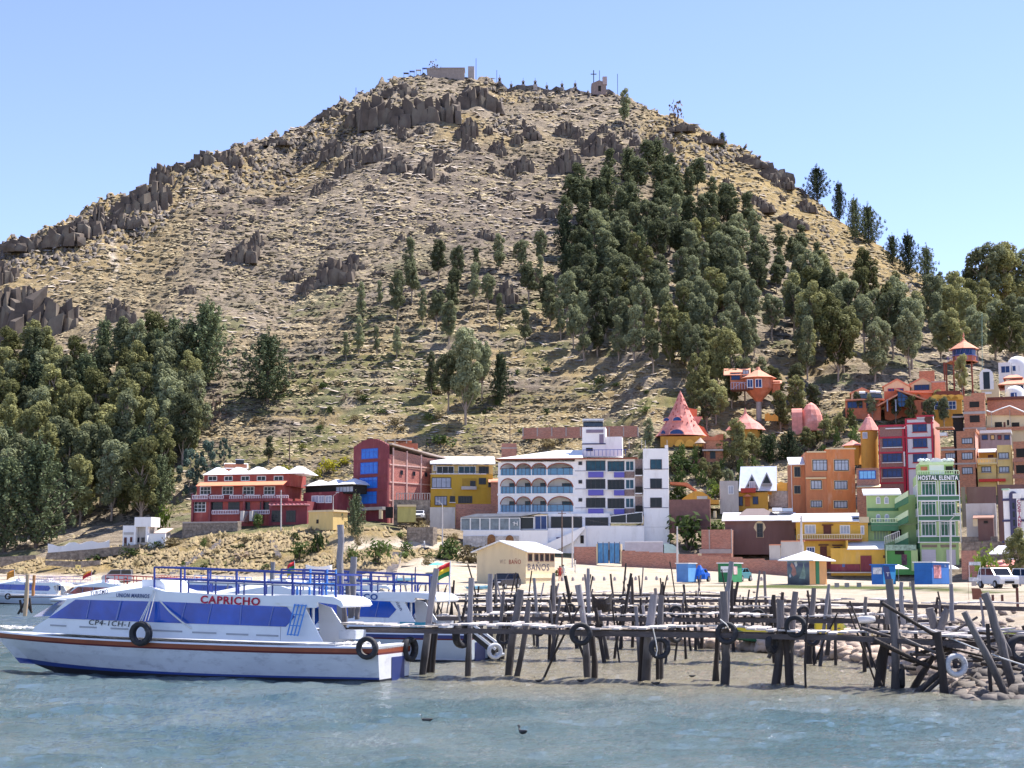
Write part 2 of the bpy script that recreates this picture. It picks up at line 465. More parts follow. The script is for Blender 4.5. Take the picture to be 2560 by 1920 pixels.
def ground_mat():
    m = bpy.data.materials.new('hill_ground'); m.use_nodes = True
    nt = m.node_tree; b = nt.nodes['Principled BSDF']; L = nt.links.new
    b.inputs['Roughness'].default_value = .95; b.inputs['Specular IOR Level'].default_value = .2
    tc = N(nt, 'ShaderNodeTexCoord'); at = N(nt, 'ShaderNodeAttribute', attribute_name='cover'); sp = N(nt, 'ShaderNodeSeparateColor'); L(at.outputs[0], sp.inputs[0])
    def noise(sc, det=7, ro=.7, st=None):
        v = tc.outputs['Object']
        if st: mp = N(nt, 'ShaderNodeMapping'); mp.inputs['Scale'].default_value = st; L(v, mp.inputs[0]); v = mp.outputs[0]
        n = N(nt, 'ShaderNodeTexNoise', i={'Scale': sc, 'Detail': det, 'Roughness': ro}); L(v, n.inputs['Vector']); return n.outputs[0]
    def rng(x, a, c, lo=0, hi=1):
        r = N(nt, 'ShaderNodeMapRange', i={'From Min': a, 'From Max': c, 'To Min': lo, 'To Max': hi}); L(x, r.inputs[0]); return r.outputs[0]
    def mix(f, A, B):
        mx = N(nt, 'ShaderNodeMix', data_type='RGBA')
        for s, v in ((0, f), (6, A), (7, B)):
            if isinstance(v, tuple): mx.inputs[s].default_value = v if len(v) == 4 else c4(v)
            elif isinstance(v, float): mx.inputs[s].default_value = v
            else: L(v, mx.inputs[s])
        return mx.outputs[2]
    def mul(x, y):
        q = N(nt, 'ShaderNodeMath', operation='MULTIPLY'); L(x, q.inputs[0])
        if isinstance(y, float): q.inputs[1].default_value = y
        else: L(y, q.inputs[1])
        return q.outputs[0]
    big = rng(noise(.03, 5), .35, .65)
    mid = rng(noise(.35, 8, .75), .38, .62)
    fine = rng(noise(2.2, 6, .75), .35, .65)
    soil = mix(mid, (.12,.09,.06), (.29,.228,.15))
    soil = mix(mul(big, .5), soil, (.26,.20,.145))
    soil = mix(mul(fine, .55), soil, (.42,.36,.28))
    dark = rng(noise(.7, 8, .8, (1,1,.6)), .52, .60)
    soil = mix(mul(dark, .75), soil, (.075,.062,.04))
    stripe = rng(noise(1.0, 7, .75, (.16,.22,1.7)), .48, .60)
    soil = mix(mul(stripe, .6), soil, (.11,.088,.068))
    soil = mix(mul(rng(noise(1.0, 7, .75, (.2,.3,2.2)), .56, .66), .6), soil, (.47,.41,.32))
    soil = mix(mul(at.outputs['Alpha'], rng(noise(.8, 7, .8), .3, .55)), soil, (.095,.075,.068))
    yellow = mix(fine, (.42,.30,.115), (.26,.19,.08))
    yellow = mix(mul(dark, .6), yellow, (.10,.085,.04))
    c = mix(mul(sp.outputs[1], rng(noise(.5, 6), .3, .6, .35, 1)), soil, yellow)
    green = mix(fine, (.05,.075,.02), (.15,.17,.045))
    # steep faces show grey rock
    ge = N(nt, 'ShaderNodeNewGeometry'); sn = N(nt, 'ShaderNodeSeparateXYZ'); L(ge.outputs['Normal'], sn.inputs[0])
    steep = rng(sn.outputs[2], .62, .42)
    rock = mix(mid, (.07,.058,.05), (.20,.17,.145))
    rock = mix(mul(rng(noise(3.5, 5), .55, .65), .6), rock, (.38,.36,.30))
    notsand = N(nt, 'ShaderNodeMath', operation='SUBTRACT', i={0: 1.0}); L(sp.outputs[0], notsand.inputs[1])
    c = mix(mul(steep, notsand.outputs[0]), c, rock)
    sand = mix(rng(noise(.6, 7), .35, .65), (.50,.40,.28), (.60,.53,.43))
    sand = mix(mul(rng(noise(6, 3), .55, .7), .35), sand, (.30,.22,.14))
    c = mix(sp.outputs[0], c, sand)
    c = mix(sp.outputs[2], c, green)
    L(c, b.inputs['Base Color'])
    bp = N(nt, 'ShaderNodeBump', i={'Strength': .9, 'Distance': .5}); L(noise(1.6, 9, .8), bp.inputs['Height']); L(bp.outputs[0], b.inputs['Normal'])
    return m
terrain = mesh_np('terrain', V, FQ, ground_mat(), smooth=False)
ca = terrain.data.color_attributes.new('cover', 'FLOAT_COLOR', 'POINT')
ca.data.foreach_set('color', np.stack([sandm, yel*(1-sandm), np.clip(grn,0,1), scr], -1).astype(np.float32).ravel())
tag(terrain, kind='structure')

# ------------------------------------------------------------------ lake
def lake():
    vv = np.concatenate([np.linspace(2700, 1590, 640), np.linspace(1590, 1484, 70)[1:]])
    d = (CH*F)/(vv-HOR)
    d = np.concatenate([[-80, 2.0], d])
    a = np.concatenate([np.linspace(-6000, -600, 30)[:-1], np.linspace(-600, 3160, 900), np.linspace(3160, 8500, 30)[1:]])
    A, D = np.meshgrid(a, d)
    X = (A-CX)/F*np.maximum(D, 9.0) * np.where(D < 9, 6, 1)
    rr = np.random.RandomState(4)
    Z = 0*X
    for k in range(56):
        lam = 10**rr.uniform(math.log10(.22), math.log10(3.2))
        th = rr.normal(1.15, .55)
        amp = .0048*lam**.8*rr.uniform(.5, 1.5)
        ph = rr.uniform(0, 6.28)
        q = (X*math.cos(th)+D*math.sin(th))*2*math.pi/lam + ph + .9*np.sin(X*rr.uniform(.1,.5)+D*rr.uniform(.1,.5)+ph)
        s = np.sin(q)
        Z += amp*(s + .3*np.cos(2*q))
    Z *= .55 + .9*fbm(X/7, D/4, 8, 3)
    fade = np.clip((150-D)/90, 0, 1)*np.clip(D/9, 0, 1)
    Z *= fade
    V = np.stack([X, D, Z], -1).reshape(-1, 3); nr, nc = X.shape
    ii = (np.arange(nr-1)[:,None]*nc + np.arange(nc-1)[None,:]).ravel()
    FQ = np.stack([ii, ii+1, ii+nc+1, ii+nc], 1)
    m = bpy.data.materials.new('lake_water'); m.use_nodes = True
    nt = m.node_tree; b = nt.nodes['Principled BSDF']; L = nt.links.new
    b.inputs['Roughness'].default_value = .05; b.inputs['IOR'].default_value = 1.33
    tc = N(nt, 'ShaderNodeTexCoord')
    at = N(nt, 'ShaderNodeAttribute', attribute_name='silt')
    n0 = N(nt, 'ShaderNodeTexNoise', i={'Scale': .22, 'Detail': 3}); L(tc.outputs['Object'], n0.inputs['Vector'])
    r0 = N(nt, 'ShaderNodeMapRange', i={'From Min': .38, 'From Max': .62}); L(n0.outputs[0], r0.inputs[0])
    mx = N(nt, 'ShaderNodeMix', data_type='RGBA'); mx.inputs[6].default_value = (.058,.102,.108,1); mx.inputs[7].default_value = (.108,.145,.146,1); L(r0.outputs[0], mx.inputs[0])
    m2 = N(nt, 'ShaderNodeMix', data_type='RGBA'); L(at.outputs['Fac'], m2.inputs[0]); L(mx.outputs[2], m2.inputs[6]); m2.inputs[7].default_value = (.23,.20,.135,1)
    L(m2.outputs[2], b.inputs['Base Color'])
    mp = N(nt, 'ShaderNodeMapping'); mp.inputs['Scale'].default_value = (.75, 1.15, 1); mp.inputs['Rotation'].default_value = (0, 0, .35); L(tc.outputs['Object'], mp.inputs[0])
    n1 = N(nt, 'ShaderNodeTexNoise', i={'Scale': 2.6, 'Detail': 4, 'Roughness': .6}); L(mp.outputs[0], n1.inputs['Vector'])
    n2 = N(nt, 'ShaderNodeTexNoise', i={'Scale': 9.0, 'Detail': 5, 'Roughness': .7}); L(mp.outputs[0], n2.inputs['Vector'])
    bp = N(nt, 'ShaderNodeBump', i={'Strength': 1.0, 'Distance': .085}); L(n1.outputs[0], bp.inputs['Height'])
    b2 = N(nt, 'ShaderNodeBump', i={'Strength': 1.0, 'Distance': .06}); L(n2.outputs[0], b2.inputs['Height']); L(bp.outputs[0], b2.inputs['Normal']); L(b2.outputs[0], b.inputs['Normal'])
    o = mesh_np('lake', V, FQ, m, smooth=True)
    siltv = sstep(36, 50, D + 5*(fbm(X/9, D/5, 71)-.5) + (A-1500)/700*2)*sstep(700, 1300, A) 
    fa = o.data.attributes.new('silt', 'FLOAT', 'POINT'); fa.data.foreach_set('value', (siltv*.9).astype(np.float32).ravel())
    tag(o, kind='structure')
lake()
# ------------------------------------------------------------------ vegetation
def leaf_cards(rng, blobs, per, size, up=.25, droop=0.0):
    """quads scattered through clumps; blobs = list of (centre, radii)"""
    Vs = []; 
    for (c, rad) in blobs:
        n = max(6, int(per*(rad[0]*rad[1]*rad[2])**(2/3)))
        d = rng.normal(size=(n,3)); d /= np.linalg.norm(d, axis=1)[:,None]
        rr = rng.uniform(.45, 1.08, n)**.6
        p = np.array(c) + d*np.array(rad)*rr[:,None]
        nrm = d + rng.normal(size=(n,3))*.55 + np.array([0,0,up]); nrm /= np.linalg.norm(nrm, axis=1)[:,None]
        t = rng.normal(size=(n,3)); t[:,2] -= droop; t -= nrm*(t*nrm).sum(1)[:,None]; t /= np.linalg.norm(t, axis=1)[:,None]
        s = np.cross(nrm, t)
        a = size*rng.uniform(.6, 1.4, n)[:,None]; bb = a*.55
        Vs.append(np.stack([p-t*a, p-s*bb, p+t*a, p+s*bb], 1).reshape(-1,3))
    V = np.concatenate(Vs); n = len(V)//4
    return V, np.arange(n*4).reshape(n,4)
BARK = M('pale_bark', (.30,.24,.19), var=.3, scale=4, bump=.3)
BARKD = M('dark_bark', (.12,.09,.07), var=.3, scale=4, bump=.3)
F_EUC = foliage('eucalyptus_leaves', (.095,.112,.055), (.27,.29,.165))
F_EUC2 = foliage('olive_eucalyptus_leaves', (.125,.135,.05), (.32,.315,.14))
F_PINE = foliage('pine_needles', (.05,.075,.042), (.16,.19,.095), tr=.15)
F_BUSH = foliage('bush_leaves', (.035,.06,.018), (.11,.15,.045))
F_DRY = foliage('dry_bush_leaves', (.13,.105,.055), (.26,.21,.11))
F_YEL = foliage('yellow_flower_bush_leaves', (.10,.12,.02), (.42,.38,.03), rnd=.1)
F_BLUE = foliage('blue_green_leaves', (.05,.09,.075), (.15,.21,.17))
F_LIME = foliage('lime_leaves', (.09,.14,.02), (.24,.30,.06))
F_TWIG = foliage('bare_twigs', (.12,.085,.06), (.24,.18,.14), tr=0)

def euc(name, seed, H, mat, spread=1.0, base=.28, nb=17, per=62, size=.30):
    rng = np.random.RandomState(seed); rd = random.Random(seed)
    t = thing(name, 'x', 'tree')
    tr = MB()
    top = H*.82; lean = rd.uniform(-.5,.5)
    pts = [(lean*(k/6)**2 + rd.uniform(-.08,.08), rd.uniform(-.1,.1), top*k/6 - (0.6 if k==0 else 0)) for k in range(7)]
    tr.tube(pts, [.17-.022*k for k in range(7)], 6)
    blobs = []
    for k in range(nb):
        f = (k+.5)/nb
        z = H*(base + (1-base)*f*.95)
        R0 = H*.185*spread*math.sin(math.pi*(.16+.74*f))**.6
        th = k*2.4 + rd.uniform(-.7,.7); rr = R0*rd.uniform(.3,1.1)
        c = (lean*f*f + rr*math.cos(th), rr*math.sin(th), z + rd.uniform(-.5,.5))
        r0 = H*.052*rd.uniform(.5,1.5)
        blobs.append((c, (r0*1.1, r0*1.1, r0*1.35)))
        j = min(5, max(1, int((z-1.2)/top*6)))
        tr.tube([pts[j], ((pts[j][0]+c[0])/2, (pts[j][1]+c[1])/2, (pts[j][2]+c[2])/2-.1), c], [.07,.05,.025], 4, cap=False)
    tr.build('trunk', BARK, t)
    V, Fc = leaf_cards(rng, blobs, per*7.5, size*.55, up=.45, droop=.8)
    mesh_np('crown', V, Fc, mat, t)
    return t
def pine(name, seed, H, mat, spread=1.0, upsweep=.9, per=55, size=.26):
    rng = np.random.RandomState(seed); rd = random.Random(seed)
    t = thing(name, 'x', 'tree')
    tr = MB(); tr.tube([(0,0,-.6),(0.05,0,H*.5),(0,0,H*.97)], [.24,.15,.03], 6)
    blobs = [((0,0,H*.97), (.25,.25,.9))]
    nw = 11
    for w_ in range(nw):
        f = w_/nw; z = H*(.08 + .82*f); Rm = H*.30*spread*(1-f)**.75 + .35
        for k in range(5):
            th = k*1.257 + w_*.7 + rd.uniform(-.3,.3); L = Rm*rd.uniform(.65,1.1)
            p0 = Vector((0,0,z)); 
            for q in range(4):
                g = (q+1)/4
                p = Vector((math.cos(th)*L*g, math.sin(th)*L*g, z + upsweep*L*g*g*rd.uniform(.8,1.2)))
                r0 = .42*(1.2-.5*g)*H/12
                blobs.append((tuple(p), (r0, r0, r0*(1.1+.9*g))))
            tr.tube([(0,0,z), (math.cos(th)*L*.5, math.sin(th)*L*.5, z+upsweep*L*.25), tuple(p)], [.06,.04,.015], 4, cap=False)
    tr.build('trunk', BARKD, t)
    V, Fc = leaf_cards(rng, blobs, per*3.2, size*.68, up=.5)
    mesh_np('crown', V, Fc, mat, t)
    return t
def bush(name, seed, mat, W_=1.0, Hh=.9, nb=10, per=170, size=.10, stems=True):
    rng = np.random.RandomState(seed); rd = random.Random(seed)
    t = thing(name, 'x', 'bush')
    blobs = []
    for k in range(nb):
        th = rd.uniform(0, 6.28); r = rd.uniform(0, .62)*W_
        r0 = rd.uniform(.26,.42)
        blobs.append(((r*math.cos(th), r*math.sin(th), Hh*rd.uniform(.25,.85)*(1.1-r*.5)), (r0*W_, r0*W_, r0*Hh*1.1)))
    V, Fc = leaf_cards(rng, blobs, per, size)
    if stems:
        tr = MB()
        for b_ in blobs[:5]: tr.tube([(0,0,-.2), b_[0]], [.04,.015], 4, cap=False)
        tr.build('stem', BARKD, t)
    mesh_np('foliage', V, Fc, mat, t)
    return t
PROTO = {}
def proto(key, fn, *a, **k):
    if key not in PROTO: PROTO[key] = [fn(*a, **k), False]
    return key
def plant(key, loc, rz, sc, label, cat=None, group=None):
    t, used = PROTO[key]
    if not used:
        PROTO[key][1] = True
        t.location = loc; t.rotation_euler = (0,0,rz); t.scale = sc if isinstance(sc, (tuple,list)) else (sc,sc,sc)
        t['label'] = label
        if group: t['group'] = group
        o = t
    else: o = clone(t, loc, rz, sc, label, group)
    if cat: o['category'] = cat
    return o
for i in range(5): proto('euc%d'%i, euc, 'eucalyptus_tree', 10+i, 10.0, F_EUC, [.85,.66,1.0,.6,.78][i], [.30,.22,.42,.26,.36][i], [36,30,40,28,34][i])
for i in range(3): proto('olv%d'%i, euc, 'eucalyptus_tree', 30+i, 10.0, F_EUC2, [.95,.8,1.1][i], [.24,.18,.3][i], 40)
for i in range(3): proto('pin%d'%i, pine, 'pine_tree', 50+i, 12.0, F_PINE, [1.0,.75,1.2][i], [.95,1.2,.6][i])
for i in range(3): proto('bush%d'%i, bush, 'bush', 70+i, F_BUSH)
proto('dry', bush, 'dry_bush', 80, F_DRY); proto('yel', bush, 'yellow_flower_bush', 81, F_YEL)
proto('lime', bush, 'bush', 82, F_LIME); proto('blue', euc, 'eucalyptus_tree', 90, 10.0, F_BLUE, 1.5, .05, 22, 60, .34)
proto('red', bush, 'bare_bush', 83, F_TWIG, 1.0, 1.1, 8, 60, .12)
ORD = ['first','second','third','fourth','fifth','sixth','seventh','eighth','ninth','tenth','eleventh','twelfth','thirteenth','fourteenth','fifteenth','sixteenth','seventeenth','eighteenth','nineteenth','twentieth']
def ordn(n):
    if n < 20: return ORD[n]
    t = ['twenty','thirty','forty','fifty'][(n+1)//10-2]; r = (n+1) % 10
    return t+'-'+ORD[r-1] if r else {'twenty':'twentieth','thirty':'thirtieth','forty':'fortieth','fifty':'fiftieth'}[t]
def inpoly(x, y, P):
    c = False; j = len(P)-1
    for i in range(len(P)):
        if (P[i][1] > y) != (P[j][1] > y) and x < (P[j][0]-P[i][0])*(y-P[i][1])/(P[j][1]-P[i][1])+P[i][0]: c = not c
        j = i
    return c
FAR = []
def grove(poly, n, seed, keys, hts, labfmt, group, mind=24, dmin=236, far=0):
    """base points spread in a wood's outline; rows counted from the top of the wood"""
    rd = random.Random(seed); xs = [p[0] for p in poly]; ys = [p[1] for p in poly]
    pts = []; tries = 0
    while len(pts) < n and tries < 60000:
        tries += 1
        u = rd.uniform(min(xs), max(xs)); v = rd.uniform(min(ys), max(ys))
        if not inpoly(u, v, poly): continue
        if any(abs(u-a) < mind and abs(v-b) < mind*.62 for a, b in pts): continue
        pts.append((u, v))
    y0, y1 = min(ys), max(ys); nrow = max(1, int((y1-y0)/48))
    rows = {}
    for p in pts: rows.setdefault(min(nrow-1, int((p[1]-y0)/(y1-y0)*nrow)), []).append(p)
    for r, (ri, row) in enumerate(sorted(rows.items())):
        r -= far
        for k, (u, v) in enumerate(sorted(row)):
            q = hit(u, v, dmin)
            h = rd.uniform(*hts)
            ky = rd.choice(keys); base = 12.0 if ky.startswith('pin') else 10.0
            s = h/base
            if r < 0: FAR.append((ky, q, s, rd.uniform(0,6.28), rd.uniform(1.1,1.5))); continue
            kind = 'dark pine' if ky.startswith('pin') else ('olive green eucalyptus' if ky.startswith('olv') else 'grey green eucalyptus')
            ww = 1.22 if mind < 26 else 1.05
            plant(ky, q - Vector((0,0,.15)), rd.uniform(0,6.28), (s*ww*rd.uniform(.85,1.2), s*ww*rd.uniform(.85,1.2), s),
                  labfmt.format(kind=kind, row=ordn(r), k=ordn(k)), 'tree', group)
E = ['euc0','euc1','euc2','euc3','euc4']; O = ['olv0','olv1','olv2']
S = 2560/2212.0
def sc_(P): return [(x*S, y*S) for x, y in P]
grove([(1425,500),(1450,450),(1560,440),(1660,430),(1760,500),(1880,590),(1900,700),(1900,800),(1640,810),(1420,800),(1400,640)], 118, 1, E+E+['olv1','pin1'], (8,12),
  '{kind} in row {row} of the hillside grove, {k} from left', 'trees of the grove on the hillside', 22, far=3)
grove([(1360,800),(1640,812),(1900,802),(1960,860),(1840,950),(1640,950),(1420,900)], 40, 21, E+['olv1'], (8,12),
  '{kind} above the cone house, row {row}, {k} from left', 'trees at the foot of the hillside grove', 32)
grove([(1900,640),(1990,610),(2060,680),(2060,740),(1900,740)], 12, 22, E, (6.5,9),
  '{kind} in row {row} under the right skyline, {k} from left', 'trees under the right skyline', 30, far=9)
grove(sc_([(1700,660),(1800,640),(1990,680),(2100,690),(2240,700),(2240,800),(2060,800),(1900,830),(1720,830)]), 58, 2, E+O, (10,14.5),
  '{kind} in row {row} of the right-hand wood, {k} from left', 'trees of the wood on the right', 30)
grove(sc_([(-40,825),(120,812),(210,800),(330,812),(420,860),(440,920),(400,1010),(385,1080),(350,1130),(200,1150),(60,1160),(-40,1160)]), 92, 3, O+O+E+['pin1'], (10.5,14.5),
  '{kind} in row {row} of the dense wood on the left, {k} from left', 'trees of the wood on the left', 27)
grove(sc_([(880,600),(1200,560),(1200,700),(1180,760),(1060,750),(900,760)]), 18, 5, E, (7,10),
  '{kind} in row {row} of the thin stand beside the grove, {k} from left', 'thin stand left of the grove', 40)
def one(key, u, vb, hpx, label, cat='tree', wd=1.0, dmin=236, group=None, rz=None):
    q = hit(u, vb, dmin); h = hpx/F*q.y*1.0
    b = 12.0 if key.startswith('pin') else (10.0 if key[:3] in ('euc','olv','blu') else 1.1)
    s = h/b
    return plant(key, q - Vector((0,0,.1)), rz if rz is not None else (u*7.1) % 6.28, (s*wd, s*wd, s), label, cat, group)
# single trees on the slope
one('euc1', 1562, 313, 95, 'lone eucalyptus on the summit slope below the chapel', wd=1.0)
one('red', 1690, 305, 58, 'bare thin tree standing on the skyline right of the summit', 'bare tree', wd=.6)
one('pin0', 1806, 372, 48, 'small pine peeping over the right skyline below the bare tree', dmin=300)
one('pin2', 2043, 500, 95, 'broad bushy pine on the right skyline, highest of the big ones', dmin=300, wd=1.25)
one('pin1', 2098, 535, 105, 'thin ragged pine just right of the broad skyline pine', dmin=300, wd=.8)
one('pin0', 2138, 600, 118, 'pointed pine leading the pair halfway down the right skyline', dmin=300, wd=.8)
one('pin2', 2172, 612, 112, 'fuller pine behind the pointed one on the right skyline', dmin=300, wd=1.1)
one('pin0', 2232, 660, 80, 'low pine at the upper end of the lowest skyline clump', dmin=300, wd=1.1)
one('pin2', 2272, 690, 120, 'forked pine in the middle of the lowest skyline clump', dmin=300, wd=.95)
one('pin0', 2318, 715, 110, 'leaning pine at the lower end of the lowest skyline clump', dmin=300, wd=.95)
for i, (u, v, h, k) in enumerate([(2350,760,80,'euc1'),(2390,770,90,'euc2'),(2428,780,110,'euc0'),(2468,800,190,'euc2'),(2515,800,200,'olv0'),(2560,810,185,'euc2'),(2600,810,190,'euc0')]):
    one(k, u, v, h, 'dark eucalyptus on the skyline at the right edge, %s from left' % ordn(i), group='dark skyline trees at the right edge', wd=1.25)
for (u, v, h, k, l) in [(902,800,95,'euc1','dark tree left in the small cluster above the maroon tower'),(950,770,70,'euc3','thin small tree between the two dark cluster trees'),
   (993,800,125,'euc0','tallest dark tree of the small cluster above the maroon tower'),(1056,812,90,'euc1','slim tree standing right of the small dark cluster'),
   (865,905,75,'euc3','small grey tree, leftmost of the four below the cluster'),(898,885,95,'euc1','pale grey tree second of the four below the cluster'),
   (942,890,75,'euc3','pale grey tree third of the four below the cluster'),(992,895,80,'euc1','small grey tree, last of the four below the cluster'),
   (1120,1030,150,'euc2','tall eucalyptus left of the clump above the yellow house'),(1165,1062,240,'euc0','tallest eucalyptus of the clump above the arcaded hotel'),
   (1205,1000,150,'euc4','bushy eucalyptus at the right of the clump above the arcaded hotel'),(1078,990,110,'euc1','small tree at the left end of the clump above the yellow house'),
   (1250,1010,140,'pin1','narrow conifer right of the clump above the arcaded hotel'),(1185,765,110,'euc3','young tree on the slope beside grey boulders')]:
    one(k, u, v, h, l, wd=.9 if k != 'euc2' else 1.1)
for (u, v, h, k, wd, l) in [(668,1005,190,'pin2',1.35,'broad leaning pine alone on the slope above the red hotel'),(515,965,230,'pin1',1.15,'tall pine at the right edge of the left wood'),
   (470,975,190,'pin0',1.0,'pine inside the edge of the left wood beside the tallest pine'),(430,930,150,'pin1',1.0,'pine at the top edge of the left wood'),(390,960,150,'pin0',.9,'shorter pine left of the tall pines of the wood'),
   (90,1370,290,'pin2',1.1,'wide pale-tipped conifer low in the left wood above the wavy wall'),(400,1290,170,'pin2',.8,'drooping conifer at the right foot of the left wood'),
   (10,1380,260,'pin2',1.0,'wide dark conifer cut by the left edge of the photo'),
   (472,1230,115,'blue',.9,'blue green bushy tree left of the red hotel'),(520,1215,120,'blue',.9,'blue green bushy tree behind the red hotel corner'),(560,1160,70,'blue',.8,'small blue green tree above the red hotel roof'),
   (672,1160,70,'euc3',1.2,'dark small tree on the slope above the scalloped roof'),
   (888,1345,118,'pin0',.9,'small pine in front of the maroon tower'),(1200,1262,48,'lime',.62,'lime green tree in front of the yellow house'),(1622,1125,78,'euc1',1.3,'green tree behind the white hotel tower'),]:
    one(k, u, v, h, l, wd=wd, dmin=200)
# the far top of the grove, too small and many to count, as one mass
def far_mass():
    Vs = {0: [], 1: []}; Qs = []; off = 0
    for (ky, q, s, rz, wd) in FAR:
        t = PROTO[ky][0]; crown = [c for c in KID[t.name] if c.name.startswith('crown')][0].data
        co = np.empty(len(crown.vertices)*3, dtype=np.float32); crown.vertices.foreach_get('co', co); co = co.reshape(-1,4,3)[::2]*np.array([s*wd,s*wd,s])*1.0
        ctr = co.mean(1, keepdims=True); co = ctr+(co-ctr)*1.35
        c, s_ = math.cos(rz), math.sin(rz); X = co[...,0]*c-co[...,1]*s_; Y = co[...,0]*s_+co[...,1]*c
        Vs[0].append((np.stack([X, Y, co[...,2]], -1)+np.array(q)).reshape(-1,3))
    V = np.concatenate(Vs[0]); n = len(V)//4
    tag(mesh_np('far_eucalyptus_foliage', V, np.arange(n*4).reshape(n,4), foliage('far_eucalyptus_leaves', (.11,.13,.065), (.30,.325,.19), rnd=0)), kind='stuff')
    m = MB()
    for (ky, q, s, rz, wd) in FAR: m.tube([q-Vector((0,0,.5)), q+Vector((0,0,8*s))], [.16*s,.05*s], 5)
    tag(m.build('far_eucalyptus_trunks', BARK), kind='stuff')
far_mass()
VG = sc_([(1480,800),(1560,790),(1590,870),(1540,900),(1500,890)])
grove(VG, 7, 8, ['olv1','olv0','euc2'], (9,13), '{kind} behind the pink cone house, row {row}, {k} from left', 'trees behind the pink cone house', 30)
TL = [(1790,1062,110,'olv2'),(1768,1078,90,'euc2'),(1952,1078,100,'olv0'),(1992,1052,120,'olv1'),(2034,1040,80,'euc2'),(1830,1022,100,'euc0'),(1862,1008,110,'euc2'),(1905,1004,110,'euc1'),(1936,1010,95,'olv0'),(1992,1000,90,'euc2')]
for i, (u, v, h, k) in enumerate(TL): one(k, u, v, h, 'dark tree round the orange tree house, %s in order from lower left' % ordn(i), wd=1.3, group='trees round the orange tree house')
TL = [(1845,1168,118,'olv0'),(1806,1150,70,'olv1'),(1884,1150,66,'olv2'),(1925,1152,72,'pin2'),(1978,1150,84,'pin2'),(2022,1135,66,'olv2'),(2062,1112,66,'olv0'),(2100,1092,58,'olv2'),(2135,1085,50,'olv1'),(1792,1212,62,'olv1'),(1762,1198,52,'olv2'),(1822,1232,58,'euc2')]
for i, (u, v, h, k) in enumerate(TL): one(k, u, v, h, 'garden tree between the cone house and the orange block, number %s from left' % ordn(sorted(TL).index((u,v,h,k))), wd=1.35, group='garden trees among the hillside houses', dmin=205)
grove(sc_([(1850,895),(2040,905),(2040,930),(1860,930)]), 9, 11, ['olv0','euc2'], (4,6), '{kind} in the hedge below the glass house, {k} from left in row {row}', 'trees in the hedge below the glass house', 34, 205)
PF = [(1690,1135),(1850,1110),(2130,1062),(2140,1115),(1980,1165),(1950,1150),(1840,1245),(1690,1245)]
_rg = random.Random(5); _pt = []
while len(_pt) < 44:
    u, v = _rg.uniform(1690,2140), _rg.uniform(1060,1245)
    if inpoly(u, v, PF) and not any(abs(u-a) < 16 and abs(v-b) < 12 for a, b in _pt): _pt.append((u, v))
for i, (u, v) in enumerate(sorted(_pt)):
    q = hit(u, v, 205); s = q.y/F; h = _rg.uniform(26,48)*s; w_ = _rg.uniform(30,56)*s*.5
    plant(_rg.choice(['bush0','bush1','bush2','bush0','dry']), q-Vector((0,0,.3)), _rg.uniform(0,6), (w_, w_, h/.8), 'garden bush on the slope left of the orange block, %s from left' % ordn(i), 'bush', 'garden bushes on the slope')
def shrub(key, u, vb, hpx, wpx, label, cat='bush', dmin=150, group=None):
    q = hit(u, vb, dmin); s = q.y/F
    return plant(key, q - Vector((0,0,.12)), (u*3.7) % 6.28, (wpx*s*.85, wpx*s*.85, hpx*s/.8), label, cat, group)
